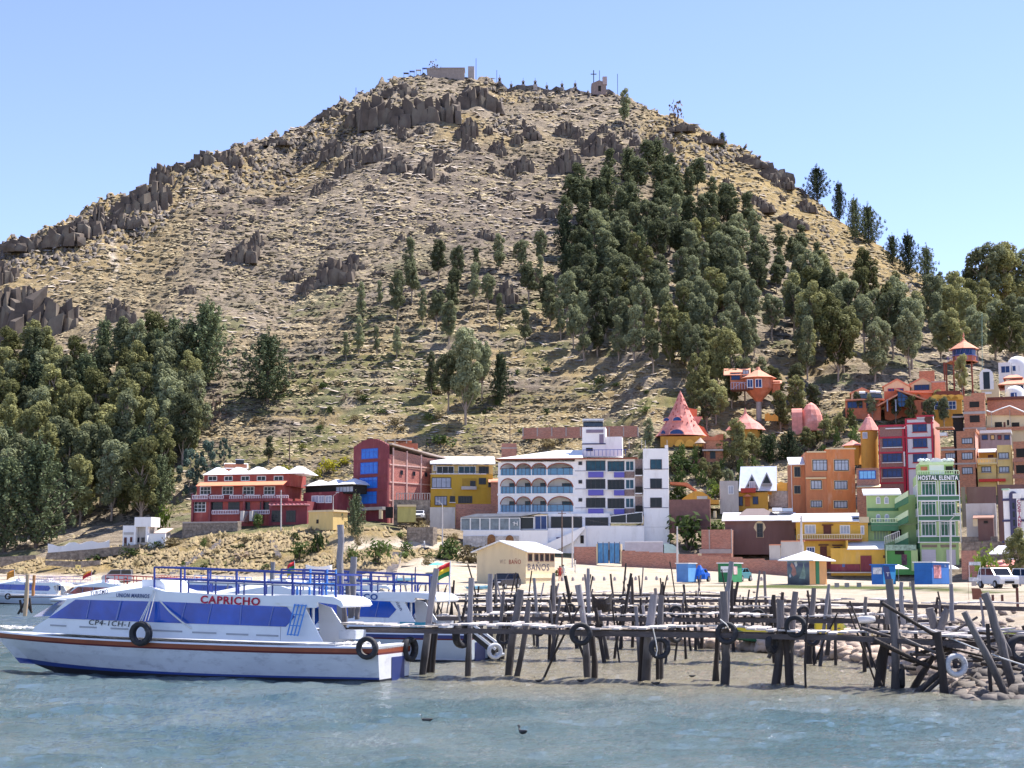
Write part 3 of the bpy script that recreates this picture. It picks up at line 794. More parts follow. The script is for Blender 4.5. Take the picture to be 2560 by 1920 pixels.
for (k,u,v,h,w_,l) in [
 ('lime',402,1325,48,44,'bright lime bush left of the red hotel'),
 ('bush0',745,1400,42,56,'large green bush on the grassy bank below the yellow shed'),('bush1',800,1380,50,48,'pale green bush left of the round dark one on the bank'),
 ('bush2',880,1405,38,40,'left one of the twin green bushes beside the stone stairs'),('bush0',945,1408,52,62,'big dark green bush beside the stone stairs'),
 ('bush1',1120,1398,52,80,'olive bush below the road near the cream building'),('dry',1180,1408,42,70,'dry pale bush left of the cream building'),
 ('bush2',560,1228,30,20,'small bush at the corner of the red hotel'),
 ('yel',720,1192,26,38,'yellow flowering bush above the red hotel roof'),('yel',755,1122,12,22,'small yellow bush high on the slope above the hotel'),
 ('yel',822,1182,30,46,'yellow flowering bush left of the maroon tower'),('yel',862,1165,20,42,'yellow bush touching the maroon tower'),('yel',796,1200,24,30,'low yellow bush between hotel roofs'),
 ('lime',545,1290,50,26,'green climbing plant on the left of the red hotel'),('lime',580,1300,52,50,'broad green creeper at the foot of the red hotel'),('bush1',605,1262,36,20,'creeper column on the red hotel balcony'),
 ('bush0',640,1322,34,38,'pale bush by the red hotel steps'),('bush2',748,1300,42,34,'dark bush right of the red hotel steps'),('bush1',690,1310,40,26,'bush under the pergola of the red hotel'),
 ('bush0',1068,1200,34,30,'dark bush between brick tower and small red house'),('bush1',1100,1115,30,60,'round bush on the slope above the yellow house'),
 ('bush2',1326,1100,28,40,'round bush above the arcaded hotel roof'),('dry',1375,1118,28,50,'dry bush right of the round bush above the roof'),('bush0',1410,1095,24,34,'bush below the long brick wall'),
 ('bush0',1718,1375,78,110,'large bush covering the wall right of the white hotel'),('bush1',1790,1350,48,60,'bush at the left end of the brown house'),('yel',1738,1312,20,50,'yellow topped shrub over the big bush'),
 ('bush2',1690,1270,46,70,'bushes right of the white hotel tower base'),('lime',1795,1245,30,60,'lime hedge on top of the garden wall'),
 ('bush0',1720,1185,34,80,'dark garden hedge under the pink cone house'),('bush1',1690,1165,30,60,'garden hedge beside the white hotel tower'),
 ('dry',2165,1160,58,60,'dry bush beside the orange turret'),('bush0',2425,1268,30,60,'bush above the white shed'),('lime',2450,1380,44,50,'small bush above the brick wall behind the sign frame'),
 ('lime',2475,1462,78,72,'airy young tree behind the sign frame'),('bush0',1000,1345,14,30,'small bush on the bluff edge'),('bush1',250,1400,16,60,'green bush on the stone terrace'),
 ('bush0',330,1395,24,50,'dark bush on the stone terrace under the pavilion'),('dry',440,1365,20,60,'dry bush on the bluff below the red hotel'),('dry',1040,1330,26,60,'dry grass clump on the bluff by the white wall'),
 ('bush2',1395,1440,0.1+18,30,'weed clump beside the cream building'),('red',500,1080,60,60,'bare reddish bush at the edge of the left wood'),('red',540,1050,60,50,'second bare reddish bush by the left wood'),
 ('red',1085,186+0,30,26,'bare red bush on the summit beside the stone building'),('red',612,1400,18,60,'dry twiggy bush at the foot of the bluff')]:
    shrub(k, u, v, h, w_, l)
_rg = random.Random(15)
for i, u in enumerate(sorted(_rg.uniform(330,1130) for _ in range(34))):
    shrub(_rg.choice(['bush1','bush0','dry','dry','bush2']), u, _rg.uniform(1345,1425), _rg.uniform(9,24), _rg.uniform(14,38), 'small bush on the grassy shore bank, %s from left' % ordn(i), group='small bushes on the grassy bank')
for i, u in enumerate(sorted(_rg.uniform(640,1620) for _ in range(46))):
    shrub(_rg.choice(['bush1','bush0','dry','dry','bush2','red']), u, _rg.uniform(930,1085), _rg.uniform(9,20), _rg.uniform(14,34), 'dark bush on the lower hill terraces, %s from left' % ordn(i), group='bushes on the lower hill terraces')
# big dark tree at the right edge, near
q = ongr(2545, 150); t_ = plant('olv2', Vector((W(2550,1450,150).x, 150, gz(W(2550,1450,150).x,150)-.2)), 1.0, (.62,.62,.55), 'dark leafy tree at the right edge in front of the white tower', 'tree')

# ------------------------------------------------------------------ ground cover nobody could count
def scatter(n, seed, fn, polyrej=None, box=(-100, 2700, 195, 1420)):
    """points even in the view, then dropped on the hill"""
    rr = np.random.RandomState(seed); u = rr.uniform(box[0], box[1], n); v = rr.uniform(box[2], box[3], n)
    out = []
    aa = (u-CX); bb = CY-v; ry = F*CP-bb*SP; rz_ = F*SP+bb*CP; A = CX+F*aa/ry; T = rz_/ry
    fi = (A-A0)/(A1-A0)*(NA-1); ok = (fi > 0) & (fi < NA-2); i0 = np.clip(fi.astype(int), 0, NA-2)
    jm = np.full(n, -1); sel = np.where(ok)[0]
    js = np.where(dv > 195)[0][0]
    for c0 in range(0, len(sel), 4000):
        s_ = sel[c0:c0+4000]
        g = ZG[js:, i0[s_]] - (CH + T[s_][None,:]*dv[js:,None])
        hitm = g >= 0; any_ = hitm.any(0); jm[s_[any_]] = js + hitm.argmax(0)[any_]
    k = np.where(jm > 0)[0]
    j = jm[k]; fr_ = rr.uniform(0,1,len(k)); d = dv[j-1]+(dv[j]-dv[j-1])*fr_
    x = (A[k]-CX)/F*d
    z = ZG[j-1, i0[k]]*(1-fr_)+ZG[j, i0[k]]*fr_
    return x, d, z, SG[j, i0[k]], A[k], RKG[j, i0[k]], u[k], v[k]
def stuff_mesh(name, mat, P, shapeV, shapeF, sc, rr, jit=.25, tilt=.0, label=None, squash=None):
    n = len(P); sv_ = np.array(shapeV); k = len(sv_)
    th = rr.normal(0, .3, n) if squash else rr.uniform(0, 6.28, n); c, s_ = np.cos(th), np.sin(th)
    VV = sv_[None]*(1+rr.uniform(-jit, jit, (n,k,3)))*sc[:,None,:]
    tx = rr.normal(0, tilt, n)[:,None]
    VV[:,:,2] += VV[:,:,0]*tx
    X = VV[:,:,0]*c[:,None]-VV[:,:,1]*s_[:,None]; Y = VV[:,:,0]*s_[:,None]+VV[:,:,1]*c[:,None]
    V = np.stack([X, Y, VV[:,:,2]], -1) + P[:,None,:]
    Fs = (np.array(shapeF)[None] + (np.arange(n)*k)[:,None,None]).reshape(-1, len(shapeF[0]))
    o = mesh_np(name, V.reshape(-1,3), Fs, mat); tag(o, kind='stuff')
    return o
def stonemat(name, c1, c2):
    return M(name, tuple((a+b)/2 for a, b in zip(c1,c2)), var=.45, scale=.9, rough=.9)
boxV = [(-1,-.7,0),(1,-.8,0),(.9,.8,0),(-.9,.7,0),(-.8,-.6,1),(.85,-.6,.9),(.8,.7,1),(-.8,.6,.9)]
boxF = [(4,5,6,7),(0,1,5,4),(1,2,6,5),(2,3,7,6),(3,0,4,7)]
tuftV = [(0,0,1.0),(1,0,.25),(.3,.95,.3),(-.8,.6,.2),(-.8,-.6,.3),(.3,-.95,.2),(.45,.2,.85),(-.4,.1,.9)]
tuftF = [(0,6,1),(0,1,5),(6,2,1),(6,7,2),(0,7,6),(7,3,2),(7,4,3),(0,4,7),(0,5,4)]
X_, Y_, Z_, S_, A_, RK_, U_, V_ = scatter(150000, 5, None)
rr = np.random.RandomState(6)
fr_ = np.clip(S_-5, 0, 1); onh = (S_ > 4.55) & (S_ < 6.0)
P_ = np.stack([X_, Y_, Z_], -1); DS = np.clip(Y_/430, .5, 1.1)[:,None]
CL = fbm(X_/11, Z_/3.5+Y_/40, 400, 4); C2 = fbm(X_/30, Y_/16, 410, 3)
m1 = onh & (rr.uniform(size=len(X_)) < .55*sstep(.36,.60,CL))
stuff_mesh('dry_grass', M('dry_tuft', (.275,.225,.135), var=.5, scale=.12, rough=.95), P_[m1]-[0,0,.12], tuftV, tuftF, np.stack([rr.uniform(.3,1.3,m1.sum()),rr.uniform(.2,.5,m1.sum()),rr.uniform(.2,.5,m1.sum())],-1)*DS[m1], rr, .35, .12, squash=1)
m2 = onh & (rr.uniform(size=len(X_)) < .30*(1+.8*(fr_ < .4))*sstep(.44,.62,1-CL*.5-C2*.5))
stuff_mesh('low_scrub', M('scrub', (.10,.082,.05), var=.5, scale=.15, rough=.95), P_[m2]-[0,0,.1], tuftV, tuftF, np.stack([rr.uniform(.3,1.5,m2.sum()),rr.uniform(.2,.6,m2.sum()),rr.uniform(.2,.55,m2.sum())],-1)*DS[m2], rr, .35, .12, squash=1)
m3 = onh & (rr.uniform(size=len(X_)) < .17*sstep(.42,.6,C2)*(1-sstep(1600,1800,A_)*.6)*(.35+.65*sstep(.25,.45,fr_)))
k3 = m3.sum(); s3 = rr.uniform(.15,.95,k3)**1.6+.12
stuff_mesh('loose_stones', M('pale_stone', (.43,.37,.31), var=.35, scale=.6, rough=.9), P_[m3], boxV, boxF, np.stack([s3*1.5,s3*.7,s3*.3],-1)*DS[m3]*.85, rr, .35, .2, squash=1)
m4 = onh & (RK_ > .3) & (rr.uniform(size=len(X_)) < .24); k4 = m4.sum(); s4 = rr.uniform(.25,.95,k4)
stuff_mesh('broken_rock', M('grey_rock', (.12,.10,.085), var=.5, scale=.5, rough=.9, dirt=(.34,.32,.27), dscale=1.2), P_[m4]-[0,0,.4], boxV, boxF, np.stack([s4*.9,s4*.7,s4*1.15],-1), rr, .5, .5)
mb_ = (S_ > 3.1) & (S_ < 4.0) & (A_ < 1250) & ~((S_ > 3.3) & (S_ < 3.75) & (A_ > 830)); 
Xb, Yb, Zb, Sb, Ab, RKb, Ub, Vb = scatter(9000, 15, None, box=(-50, 1230, 1290, 1450))
mb_ = (Sb > 3.05) & (Sb < 3.95) & ~((Sb > 3.33) & (Sb < 3.75) & (Ab > 830)); Pb = np.stack([Xb, Yb, Zb], -1)
mb_ &= fbm(Xb/5, Zb/2+Yb/9, 500, 3)+rr.uniform(-.08,.08,len(Xb)) > .42; kb = mb_.sum()
stuff_mesh('bank_grass', M('straw_tuft', (.27,.205,.11), var=.55, scale=.35, rough=.95, dirt=(.07,.085,.03), dscale=.35, damt=.75), Pb[mb_]-[0,0,.08], tuftV, tuftF, np.stack([rr.uniform(.2,.55,kb),rr.uniform(.2,.55,kb),rr.uniform(.2,.65,kb)],-1), rr, .3)

# ------------------------------------------------------------------ rock outcrops
ROCKM = M('outcrop_rock', (.125,.098,.078), var=.5, scale=1.6, rough=.95, bump=1.0, bscale=1.8, dirt=(.23,.215,.16), dscale=1.3, damt=.6, stretch=(1,1,.5))
def outcrop(seed):
    rd = random.Random(seed); bm = bmesh.new(); lean = rd.uniform(-.15,.35); n = rd.randint(13,18); pk = rd.uniform(-.3,.3)
    for k in range(n):
        x = -.72+1.44*(k+.5)/n+rd.uniform(-.05,.05); row = k % 3
        y = (.12,-.08,-.26)[row]+rd.uniform(-.05,.05); e = max(.15, 1-abs((x-pk)/(.85+abs(pk)))**1.4)
        h = e*(rd.uniform(.65,1.05), rd.uniform(.4,.8), rd.uniform(.15,.45))[row]; w_ = rd.uniform(.09,.20); d_ = rd.uniform(.10,.2); tw = rd.uniform(-.6,.6)
        c_, s_ = math.cos(tw), math.sin(tw); tl = rd.uniform(-.35,.35); vs = []
        for (a_, b_, z) in [(i, j, q) for q in (0,.45,1) for i in (-1,1) for j in (-1,1)]:
            f = 1.15-.35*z; px_, py_ = a_*w_*f*rd.uniform(.7,1.15), b_*d_*f*rd.uniform(.7,1.15); zz = -.45+(h+.45)*z*(1+tl*a_*.35*(z == 1))*rd.uniform(.9,1.05)
            vs.append(bm.verts.new((x+px_*c_-py_*s_+lean*max(0,zz)*.5, y+px_*s_+py_*c_-.08*zz, zz)))
        r_ = bmesh.ops.convex_hull(bm, input=vs); bmesh.ops.delete(bm, geom=list({g for g in r_['geom_interior']+r_['geom_unused'] if isinstance(g, bmesh.types.BMVert)}), context='VERTS')
    me = bpy.data.meshes.new('rock_outcrop'); bm.to_mesh(me); bm.free(); me.materials.append(ROCKM); o = bpy.data.objects.new('rock_outcrop', me); return put(o) or o
OUT = [outcrop(200+i) for i in range(8)]
OUTU = [False]*8
def rock(i, u, v, wpx, hpx, label, rz=0.0, group=None, dmin=236):
    q = hit(u, v, dmin); s = q.y/F
    o = OUT[i % 8]
    if OUTU[i % 8]: o = o.copy(); COL.objects.link(o)
    OUTU[i % 8] = True
    o.location = q; o.rotation_euler = (0,0,rz); o.scale = (wpx*s*.66, wpx*s*.6, hpx*s*.84)
    tag(o, label, 'rock', group)
for i, (u, v, w_, h, l) in enumerate([
 (10,700,60,80,'tall dark rock slab at the left edge of the photo'),(22,800,110,140,'huge dark boulder at the left edge above the wood'),(108,820,170,140,'great peaked boulder above the left wood'),(165,815,80,90,'boulder leaning on the peaked one above the left wood'),(60,745,60,60,'small dark rock behind the peaked boulder'),
 (302,790,66,62,'squat grey rock sticking out above the left wood'),(70,615,110,50,'low dark crag on the skyline at far left'),(150,600,120,60,'dark crag on the left skyline'),(205,580,90,60,'crag with vertical cracks on the left skyline'),
 (248,560,44,82,'single upright pillar on the left skyline'),(300,560,70,60,'dark block under the upright pillar'),(345,520,110,80,'big square-topped crag on the left shoulder'),(380,500,80,90,'right half of the square-topped crag'),
 (405,440,58,60,'pointed rock tooth on the left skyline'),(330,560,90,40,'low dark ledge below the square-topped crag'),(450,415,70,30,'flat rocks on the skyline right of the tooth'),(515,405,80,50,'grey rock mass just under the left skyline'),(575,400,60,50,'upright slab under the left skyline'),
 (605,640,80,60,'light grey boulder alone in the middle of the left slope'),(640,610,40,50,'upright stone behind the lone grey boulder'),(470,730,36,40,'small dark boulder low on the left slope'),
 (840,690,90,70,'large split boulder in the middle slope'),(780,715,60,50,'boulder left of the large split one'),(880,670,60,60,'boulder right of the large split one'),(735,690,50,30,'low rock left of the boulder group'),
 (870,430,60,60,'dark rock stack on the upper left slope'),(840,385,70,60,'dark ledge on the upper left slope'),(945,390,60,50,'grey rocks on the upper slope left of centre'),(885,400,50,70,'leaning slab on the upper left slope'),
 (960,300,110,90,'left part of the dark summit cliff'),(1030,300,120,110,'middle of the dark summit cliff'),(1110,290,90,90,'right part of the dark summit cliff'),(900,300,80,60,'rocks at the left foot of the summit cliff'),
 (1200,260,100,80,'tall broken crag under the red bush on the summit'),(1170,260,60,70,'crag below the stone building'),(1000,235,90,40,'rocks on the crest left of the stone building'),(1165,330,50,70,'pair of thin rock spires below the summit'),(1175,370,40,50,'short spire under the paired spires'),
 (1240,380,44,60,'spiky rock in the upper centre'),(1320,340,60,40,'crag on the slope below the wall of shrines'),(1360,270,60,30,'rock knob under the shrine wall'),(1420,330,60,50,'upright grey rocks in the upper centre'),(1490,380,70,80,'columned rock face above the grove'),(1530,380,50,60,'narrow columned rock beside the rock face'),
 (1410,420,70,90,'dark cliff at the top left corner of the grove'),(1560,400,70,60,'crag at the top of the grove'),(1640,370,70,60,'grey crag on the slope right of the lone tree'),(1600,395,50,50,'rock below the lone summit tree'),
 (1365,540,60,50,'dark cave-like rock left of the grove'),(1215,590,50,34,'dark boulder in the mid slope centre'),(1088,575,44,30,'small boulder in the mid slope'),(1260,745,60,60,'grey boulder left of the thin stand'),(1320,700,50,60,'tall pale boulder among the first trees'),
 (1880,410,80,36,'ribbed crag on the right skyline'),(1930,440,90,44,'overhanging crag on the right skyline'),(1960,462,44,36,'end block of the ribbed crag on the right skyline'),(1755,420,50,40,'rounded boulder above the right edge of the grove'),
 (1900,520,70,40,'rock strip at the right of the grove'),(1970,560,80,44,'ribbed grey rocks on the right slope'),(2010,520,50,34,'small crag on the right grassy slope'),(1700,320,60,26,'rocks on the skyline right of the bare tree'),(1770,350,60,26,'low crag on the right skyline'),
 (750,330,60,26,'dark rocks on the long left skyline'),(690,355,60,24,'flat rocks on the long left skyline, lower'),(830,285,60,30,'jagged rocks on the left skyline near the summit'),(620,385,60,34,'dark rocks under the long left skyline'),
 (1060,430,50,60,'small dark spire group on the upper middle slope'),(990,420,70,40,'broken ledge under the summit cliff'),(1300,420,60,60,'ragged rocks in the upper centre right of the spikes'),(1110,400,50,40,'broken rock below the grassy saddle')]):
    rock(i, u, v+4, w_*1.15, h*.92, l, rz=random.Random(i).uniform(-.5,.5))
# boulders along the right shore, between and behind the jetties
BOUL = M('shore_stone', (.25,.20,.165), var=.4, scale=1.2, rough=.85, bump=.3, rnd=.0)
rr = np.random.RandomState(31); pts = []
for _ in range(9000):
    a = rr.uniform(1250, 2750); x_, s_, _a = None, None, None
    sh = float(np.interp(a, KA[:,1], KD[:,1])); be = float(np.interp(a, KA[:,2], KD[:,2]))
    f = abs(rr.normal(0, .22)); 
    if a < 1500 and rr.uniform() > .2: continue
    d = sh-1.8 + f*(be-sh)
    if a > 2050: d = sh - 2.5 + f*(be-sh)*.9
    x = (a-CX)/F*d; pts.append((x, d, gz(x, d) + .1))
pts = np.array(pts)
icoV = []; 
for zz, r_, m_ in ((-.6,.7,5),(.1,1.0,6),(.65,.6,5)): pass
g = (1+5**.5)/2
icoV = np.array([(-1,g,0),(1,g,0),(-1,-g,0),(1,-g,0),(0,-1,g),(0,1,g),(0,-1,-g),(0,1,-g),(g,0,-1),(g,0,1),(-g,0,-1),(-g,0,1)])/1.9
icoF = [(0,11,5),(0,5,1),(0,1,7),(0,7,10),(0,10,11),(1,5,9),(5,11,4),(11,10,2),(10,7,6),(7,1,8),(3,9,4),(3,4,2),(3,2,6),(3,6,8),(3,8,9),(4,9,5),(2,4,11),(6,2,10),(8,6,7),(9,8,1)]
sb = rr.uniform(.08,.27,len(pts))
stuff_mesh('shore_stones', BOUL, pts, icoV, icoF, np.stack([sb*1.3,sb,sb*.75],-1), rr, .22, .2)

rg = random.Random(77); k = 0
CZ = [((560,400),(900,330),(900,470),(560,540)), ((900,320),(1260,330),(1330,520),(900,480)), ((1240,260),(1560,300),(1620,380),(1250,400)), ((300,600),(900,480),(1150,760),(420,760)), ((1700,330),(1950,470),(2080,600),(1850,560))]
for zi, poly in enumerate(CZ):
    zl = ['under the long left skyline','below the dark summit cliff','below the summit wall','on the broad left slope','on the grassy right shoulder'][zi]
    pt = []
    while len(pt) < (16,18,12,16,8)[zi]:
        u, v = rg.uniform(300,2080), rg.uniform(250,760)
        if inpoly(u, v, poly): pt.append((u, v))
    for j, (u, v) in enumerate(sorted(pt)): rock(k, u, v, rg.uniform(14,44), rg.uniform(12,38) if zi != 3 else rg.uniform(8,20), 'small dark crag %s, %s from left' % (zl, ordn(j)), rg.uniform(-.6,.6), 'small crags on the hill'); k += 1
# ------------------------------------------------------------------ buildings
def s2l(r, g, b):
    f = lambda c: ((c/255+.055)/1.055)**2.4 if c > 10 else c/255/12.92
    return (f(r), f(g), f(b))
WHITE = M('white_paint', (.82,.81,.80), var=.04, scale=.8, dirt=(.50,.47,.43), damt=.35)
WHITER = M('white_sheet_roof', (.74,.74,.74), var=.08, scale=1.5, rough=.45, dirt=(.45,.40,.36), damt=.3)
GREYR = M('grey_sheet_roof', (.36,.38,.41), var=.15, scale=1, rough=.4, dirt=(.25,.2,.17))
MAROON = M('maroon_paint', (.20,.038,.048), var=.2, scale=1.2, dirt=(.38,.16,.14), damt=.4)
REDW = M('red_paint', (.33,.065,.055), var=.18, scale=1.2, dirt=(.5,.25,.2), damt=.3)
REDB = brick('red_painted_brick', (.46,.16,.125), (.40,.17,.14))
ORANGEW = M('orange_paint', (.56,.20,.07), var=.14, scale=1.1, dirt=(.6,.42,.33), damt=.45)
ORANGED = M('dark_orange_paint', (.50,.19,.085), var=.14, scale=1.1)
YELLOWW = M('yellow_paint', (.62,.37,.06), var=.12, scale=1.1, dirt=(.6,.45,.25), damt=.3)
PALEY = M('pale_yellow_paint', (.68,.50,.20), var=.1, scale=1, dirt=(.5,.4,.3), damt=.3)
MUSTARD = M('mustard_paint', (.55,.34,.035), var=.08, scale=1, dirt=(.5,.4,.2), damt=.2)
CREAM = M('cream_paint', (.66,.53,.33), var=.06, scale=1, dirt=(.45,.35,.25), damt=.3)
LGREEN = M('light_green_paint', (.40,.55,.24), var=.08, scale=1)
DGREEN = M('dark_green_paint', (.07,.20,.10), var=.1, scale=1)
MGREEN = M('mid_green_paint', (.09,.30,.08), var=.1, scale=1)
PINK = M('salmon_roof', (.66,.25,.20), var=.2, scale=1.5, dirt=(.8,.5,.45), damt=.5)
TERRA = M('terracotta', (.52,.16,.08), var=.2, scale=1.5, dirt=(.6,.35,.25), damt=.3)
TROOF = M('terracotta_roof', (.62,.26,.16), var=.2, scale=1.5)
OCHRE = M('ochre_paint', (.60,.30,.05), var=.12, scale=1)
BROWNW = M('brown_render', (.16,.085,.075), var=.12, scale=.8, dirt=(.2,.13,.11), damt=.5)
GREYW = M('grey_render', (.50,.47,.44), var=.12, scale=.7, dirt=(.33,.28,.24), damt=.5)
CONC = M('concrete', (.36,.32,.30), var=.15, scale=1)
BRICK = brick('brick_wall', (.38,.15,.10), (.42,.30,.25))
BRICKO = brick('orange_brick_wall', (.45,.17,.09), (.45,.28,.2))
STONE = M('stone_masonry', (.19,.155,.125), var=.6, scale=1.6, bump=.8, bscale=2.5, dirt=(.38,.33,.27), dscale=2.2, damt=.8)
STONEP = M('pale_stone_masonry', (.48,.46,.44), var=.4, scale=2.2, bump=.6, bscale=3, dirt=(.28,.25,.22), dscale=3)
PURPB = M('violet_panel', (.12,.11,.42), var=.05)
CRIM = M('crimson_trim', (.45,.03,.06), var=.1)
NAVYT = M('navy_trim', (.06,.06,.13), var=.1)
BROWNT = M('brown_trim', (.30,.09,.05), var=.1)
DKWOOD = M('dark_brown_wood', (.12,.04,.03), var=.2, scale=3)
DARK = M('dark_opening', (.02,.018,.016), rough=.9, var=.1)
FR_W = M('white_frame', (.75,.75,.75), rough=.5, var=.03)
FR_D = M('dark_frame', (.035,.03,.04), rough=.5, var=.05)
FR_Y = M('cream_frame', (.72,.58,.33), rough=.7, var=.05)
FR_B = M('blue_frame', (.02,.07,.38), rough=.5, var=.05)
def glass(name, col, rough=.12, var=.35):
    return M(name, col, rough=rough, var=var, scale=1.2, spec=.22)
G_DK = glass('dark_glass', (.012,.018,.025)); G_TEAL = glass('teal_glass', (.015,.065,.10)); G_BLUE = glass('blue_reflective_glass', (.03,.16,.60), .2, .2)
G_GRN = glass('green_glass', (.02,.10,.06), .12, .5); G_CUR = glass('curtained_glass', (.38,.42,.50), .3, .25); G_NAVY = glass('navy_glass', (.018,.05,.17))
BLUEP = M('blue_glazing_panel', (.06,.20,.34), rough=.25, var=.15, spec=.7)
METAL = M('galvanised_metal', (.45,.46,.48), rough=.4, metal=.6, var=.1)
POLE = M('concrete_pole', (.55,.52,.50), var=.15, scale=2)
WOODP = M('wooden_pole', (.14,.09,.065), var=.3, scale=3)
TUT = {}
class Bld:
    def __init__(s, name, label, cat, u0, d0, u1, d1, vb, z=(0,0,1), group=None):
        s.o, s.k = (z[0], z[1]), z[2]
        u1_, v1_ = s.c(u1, vb); um = (s.c(u0, vb)[0]+u1_)/2
        if d0 == d1 and d0 >= 250 and s.c(u0, vb)[0] > 1290:      # houses on the slope stand on the ground
            d0 = d1 = max(d0, min(d0+9, hit(um, 1030 if name == 'tree_house' else s.c(u0, vb)[1]+4, 236).y-5))
        if d0 == d1:      # facades turned to the shore, square to the view
            hw = (u1_-s.c(u0, vb)[0])/F*d0/2; k_ = (um-CX)/F; d0, d1 = d0+hw*k_, d1-hw*k_
        A = W(*s.c(u0, vb), d0)
        Bp = W(u1_, v1_, d1)
        s.rz = math.atan2(Bp.y-A.y, Bp.x-A.x); s.A = A
        s.w = math.hypot(Bp.x-A.x, Bp.y-A.y); s.z0 = A.z
        s.t = thing(name, label, cat, A, s.rz, group)
        s.Mi = s.t.matrix_basis.inverted() if False else (Matrix.Translation(A) @ Matrix.Rotation(s.rz, 4, 'Z')).inverted()
        s.camL = s.Mi @ Vector((0,0,CH))
    def c(s, u, v): return s.o[0]+u/s.k, s.o[1]+v/s.k
    def dirL(s, u, v):
        u, v = s.c(u, v)
        return (s.Mi.to_3x3() @ ray(u, v))
    def L(s, u, v, off=0.0):
        r = s.dirL(u, v); k = (off-s.camL.y)/r.y
        return s.camL.x+r.x*k, s.camL.z+r.z*k
    def LS(s, u, v, xp):
        r = s.dirL(u, v); k = (xp-s.camL.x)/r.x
        return s.camL.y+r.y*k, s.camL.z+r.z*k
    def rect(s, u0, v0, u1, v1, off=0.0):
        x0, z1 = s.L(u0, v0, off); x1, z0 = s.L(u1, v1, off); return x0, x1, z0, z1
    def wall(s, u0, v0, u1, v1, depth, mat, off=0.0, name='wall', down=0.0, parent=None):
        x0, x1, z0, z1 = s.rect(u0, v0, u1, v1, off)
        return MB().box(x0, x1, off, off+depth, z0-down, z1).build(name, mat, parent or s.t)
    def slab(s, u0, v0, u1, v1, depth, mat, off=0.0, name='trim', parent=None): return s.wall(u0, v0, u1, v1, depth, mat, off, name, 0, parent)
    def win(s, u0, v0, u1, v1, nx=2, nz=1, off=0.0, fr=None, gl=None, bar=.055, name='window', out=.10, tr=None, sill=None):
        x0, x1, z0, z1 = s.rect(u0, v0, u1, v1, off); return s.winl(x0, x1, z0, z1, nx, nz, off, fr, gl, bar, name, out, tr, sill)
    def winl(s, x0, x1, z0, z1, nx=2, nz=1, off=0.0, fr=None, gl=None, bar=.055, name='window', out=.10, tr=None, sill=None):
        fr = fr or FR_D; gl = gl or G_DK; b = bar; m = MB(); y0, y1 = off-out*.7, off-.002
        m.box(x0-b, x1+b, y0, y1, z0-b, z0+b); m.box(x0-b, x1+b, y0, y1, z1-b, z1+b)
        m.box(x0-b, x0+b, y0+.003, y1, z0+b, z1-b); m.box(x1-b, x1+b, y0+.003, y1, z0+b, z1-b)
        for i in range(1, nx): xx = x0+(x1-x0)*i/nx; m.box(xx-b*.55, xx+b*.55, y0+.01, y1, z0+b, z1-b)
        if tr: zz = z0+(z1-z0)*tr; m.box(x0+b, x1-b, y0+.013, y1, zz-b*.55, zz+b*.55)
        for i in range(1, nz): zz = z0+(z1-z0)*i/nz; m.box(x0+b, x1-b, y0+.013, y1, zz-b*.5, zz+b*.5)
        w_ = m.build(name, fr, s.t)
        MB().box(x0+b*.5, x1-b*.5, off-.035, off-.006, z0+b*.5, z1-b*.5).build('pane', gl, w_)
        if sill: MB().box(x0-.15, x1+.15, off-.22, off-.001, z0-b-.12, z0-b-.01).build('sill', sill, w_)
        return w_
    def swin(s, xp, y0, y1, z0, z1, nx=2, fr=None, gl=None, sgn=1):
        fr = fr or FR_D; gl = gl or G_DK; b = .05; m = MB(); a, c = (xp+.002, xp+.08) if sgn > 0 else (xp-.08, xp-.002)
        m.box(a, c, y0-b, y1+b, z0-b, z0+b); m.box(a, c, y0-b, y1+b, z1-b, z1+b)
        for i in range(0, nx+1): yy = y0+(y1-y0)*i/nx; m.box(a, c-.005, yy-b*.7, yy+b*.7, z0+b, z1-b)
        w_ = m.build('window', fr, s.t)
        p = (xp+.004, xp+.03) if sgn > 0 else (xp-.03, xp-.004)
        MB().box(p[0], p[1], y0+.02, y1-.02, z0+.02, z1-.02).build('pane', gl, w_)
    def hip(s, u0, u1, v_eave, v_top, depth, mat, off=-.4, name='roof', ridge=.3, lift=0.0, th=.12):
        x0, z = s.L(u0, v_eave, off); x1, _ = s.L(u1, v_eave, off); _, zt = s.L((u0+u1)/2, v_top, off+depth/2)
        z += lift; y0, y1 = off, off+depth; xm0 = x0+(x1-x0)*ridge; xm1 = x1-(x1-x0)*ridge; ym = (y0+y1)/2
        vs = [(x0,y0,z),(x1,y0,z),(x1,y1,z),(x0,y1,z),(xm0,ym,zt),(xm1,ym,zt),(x0,y0,z-th),(x1,y0,z-th),(x1,y1,z-th),(x0,y1,z-th)]
        return MB().add(vs, [(0,1,5,4),(1,2,5),(2,3,4,5),(3,0,4),(0,6,7,1),(1,7,8,2),(2,8,9,3),(3,9,6,0),(6,9,8,7)]).build(name, mat, s.t)
    def shed(s, u0, u1, v_f, v_b, depth, mat, off=-.4, name='roof', th=.12):
        """front edge at v_f, back edge seen at v_b"""
        x0, z = s.L(u0, v_f, off); x1, _ = s.L(u1, v_f, off); _, zb = s.L(u0, v_b, off+depth)
        m = MB().prism([(off, z), (off+depth, zb), (off+depth, zb-th), (off, z-th)], x0, x1, ax='x')
        return m.build(name, mat, s.t)
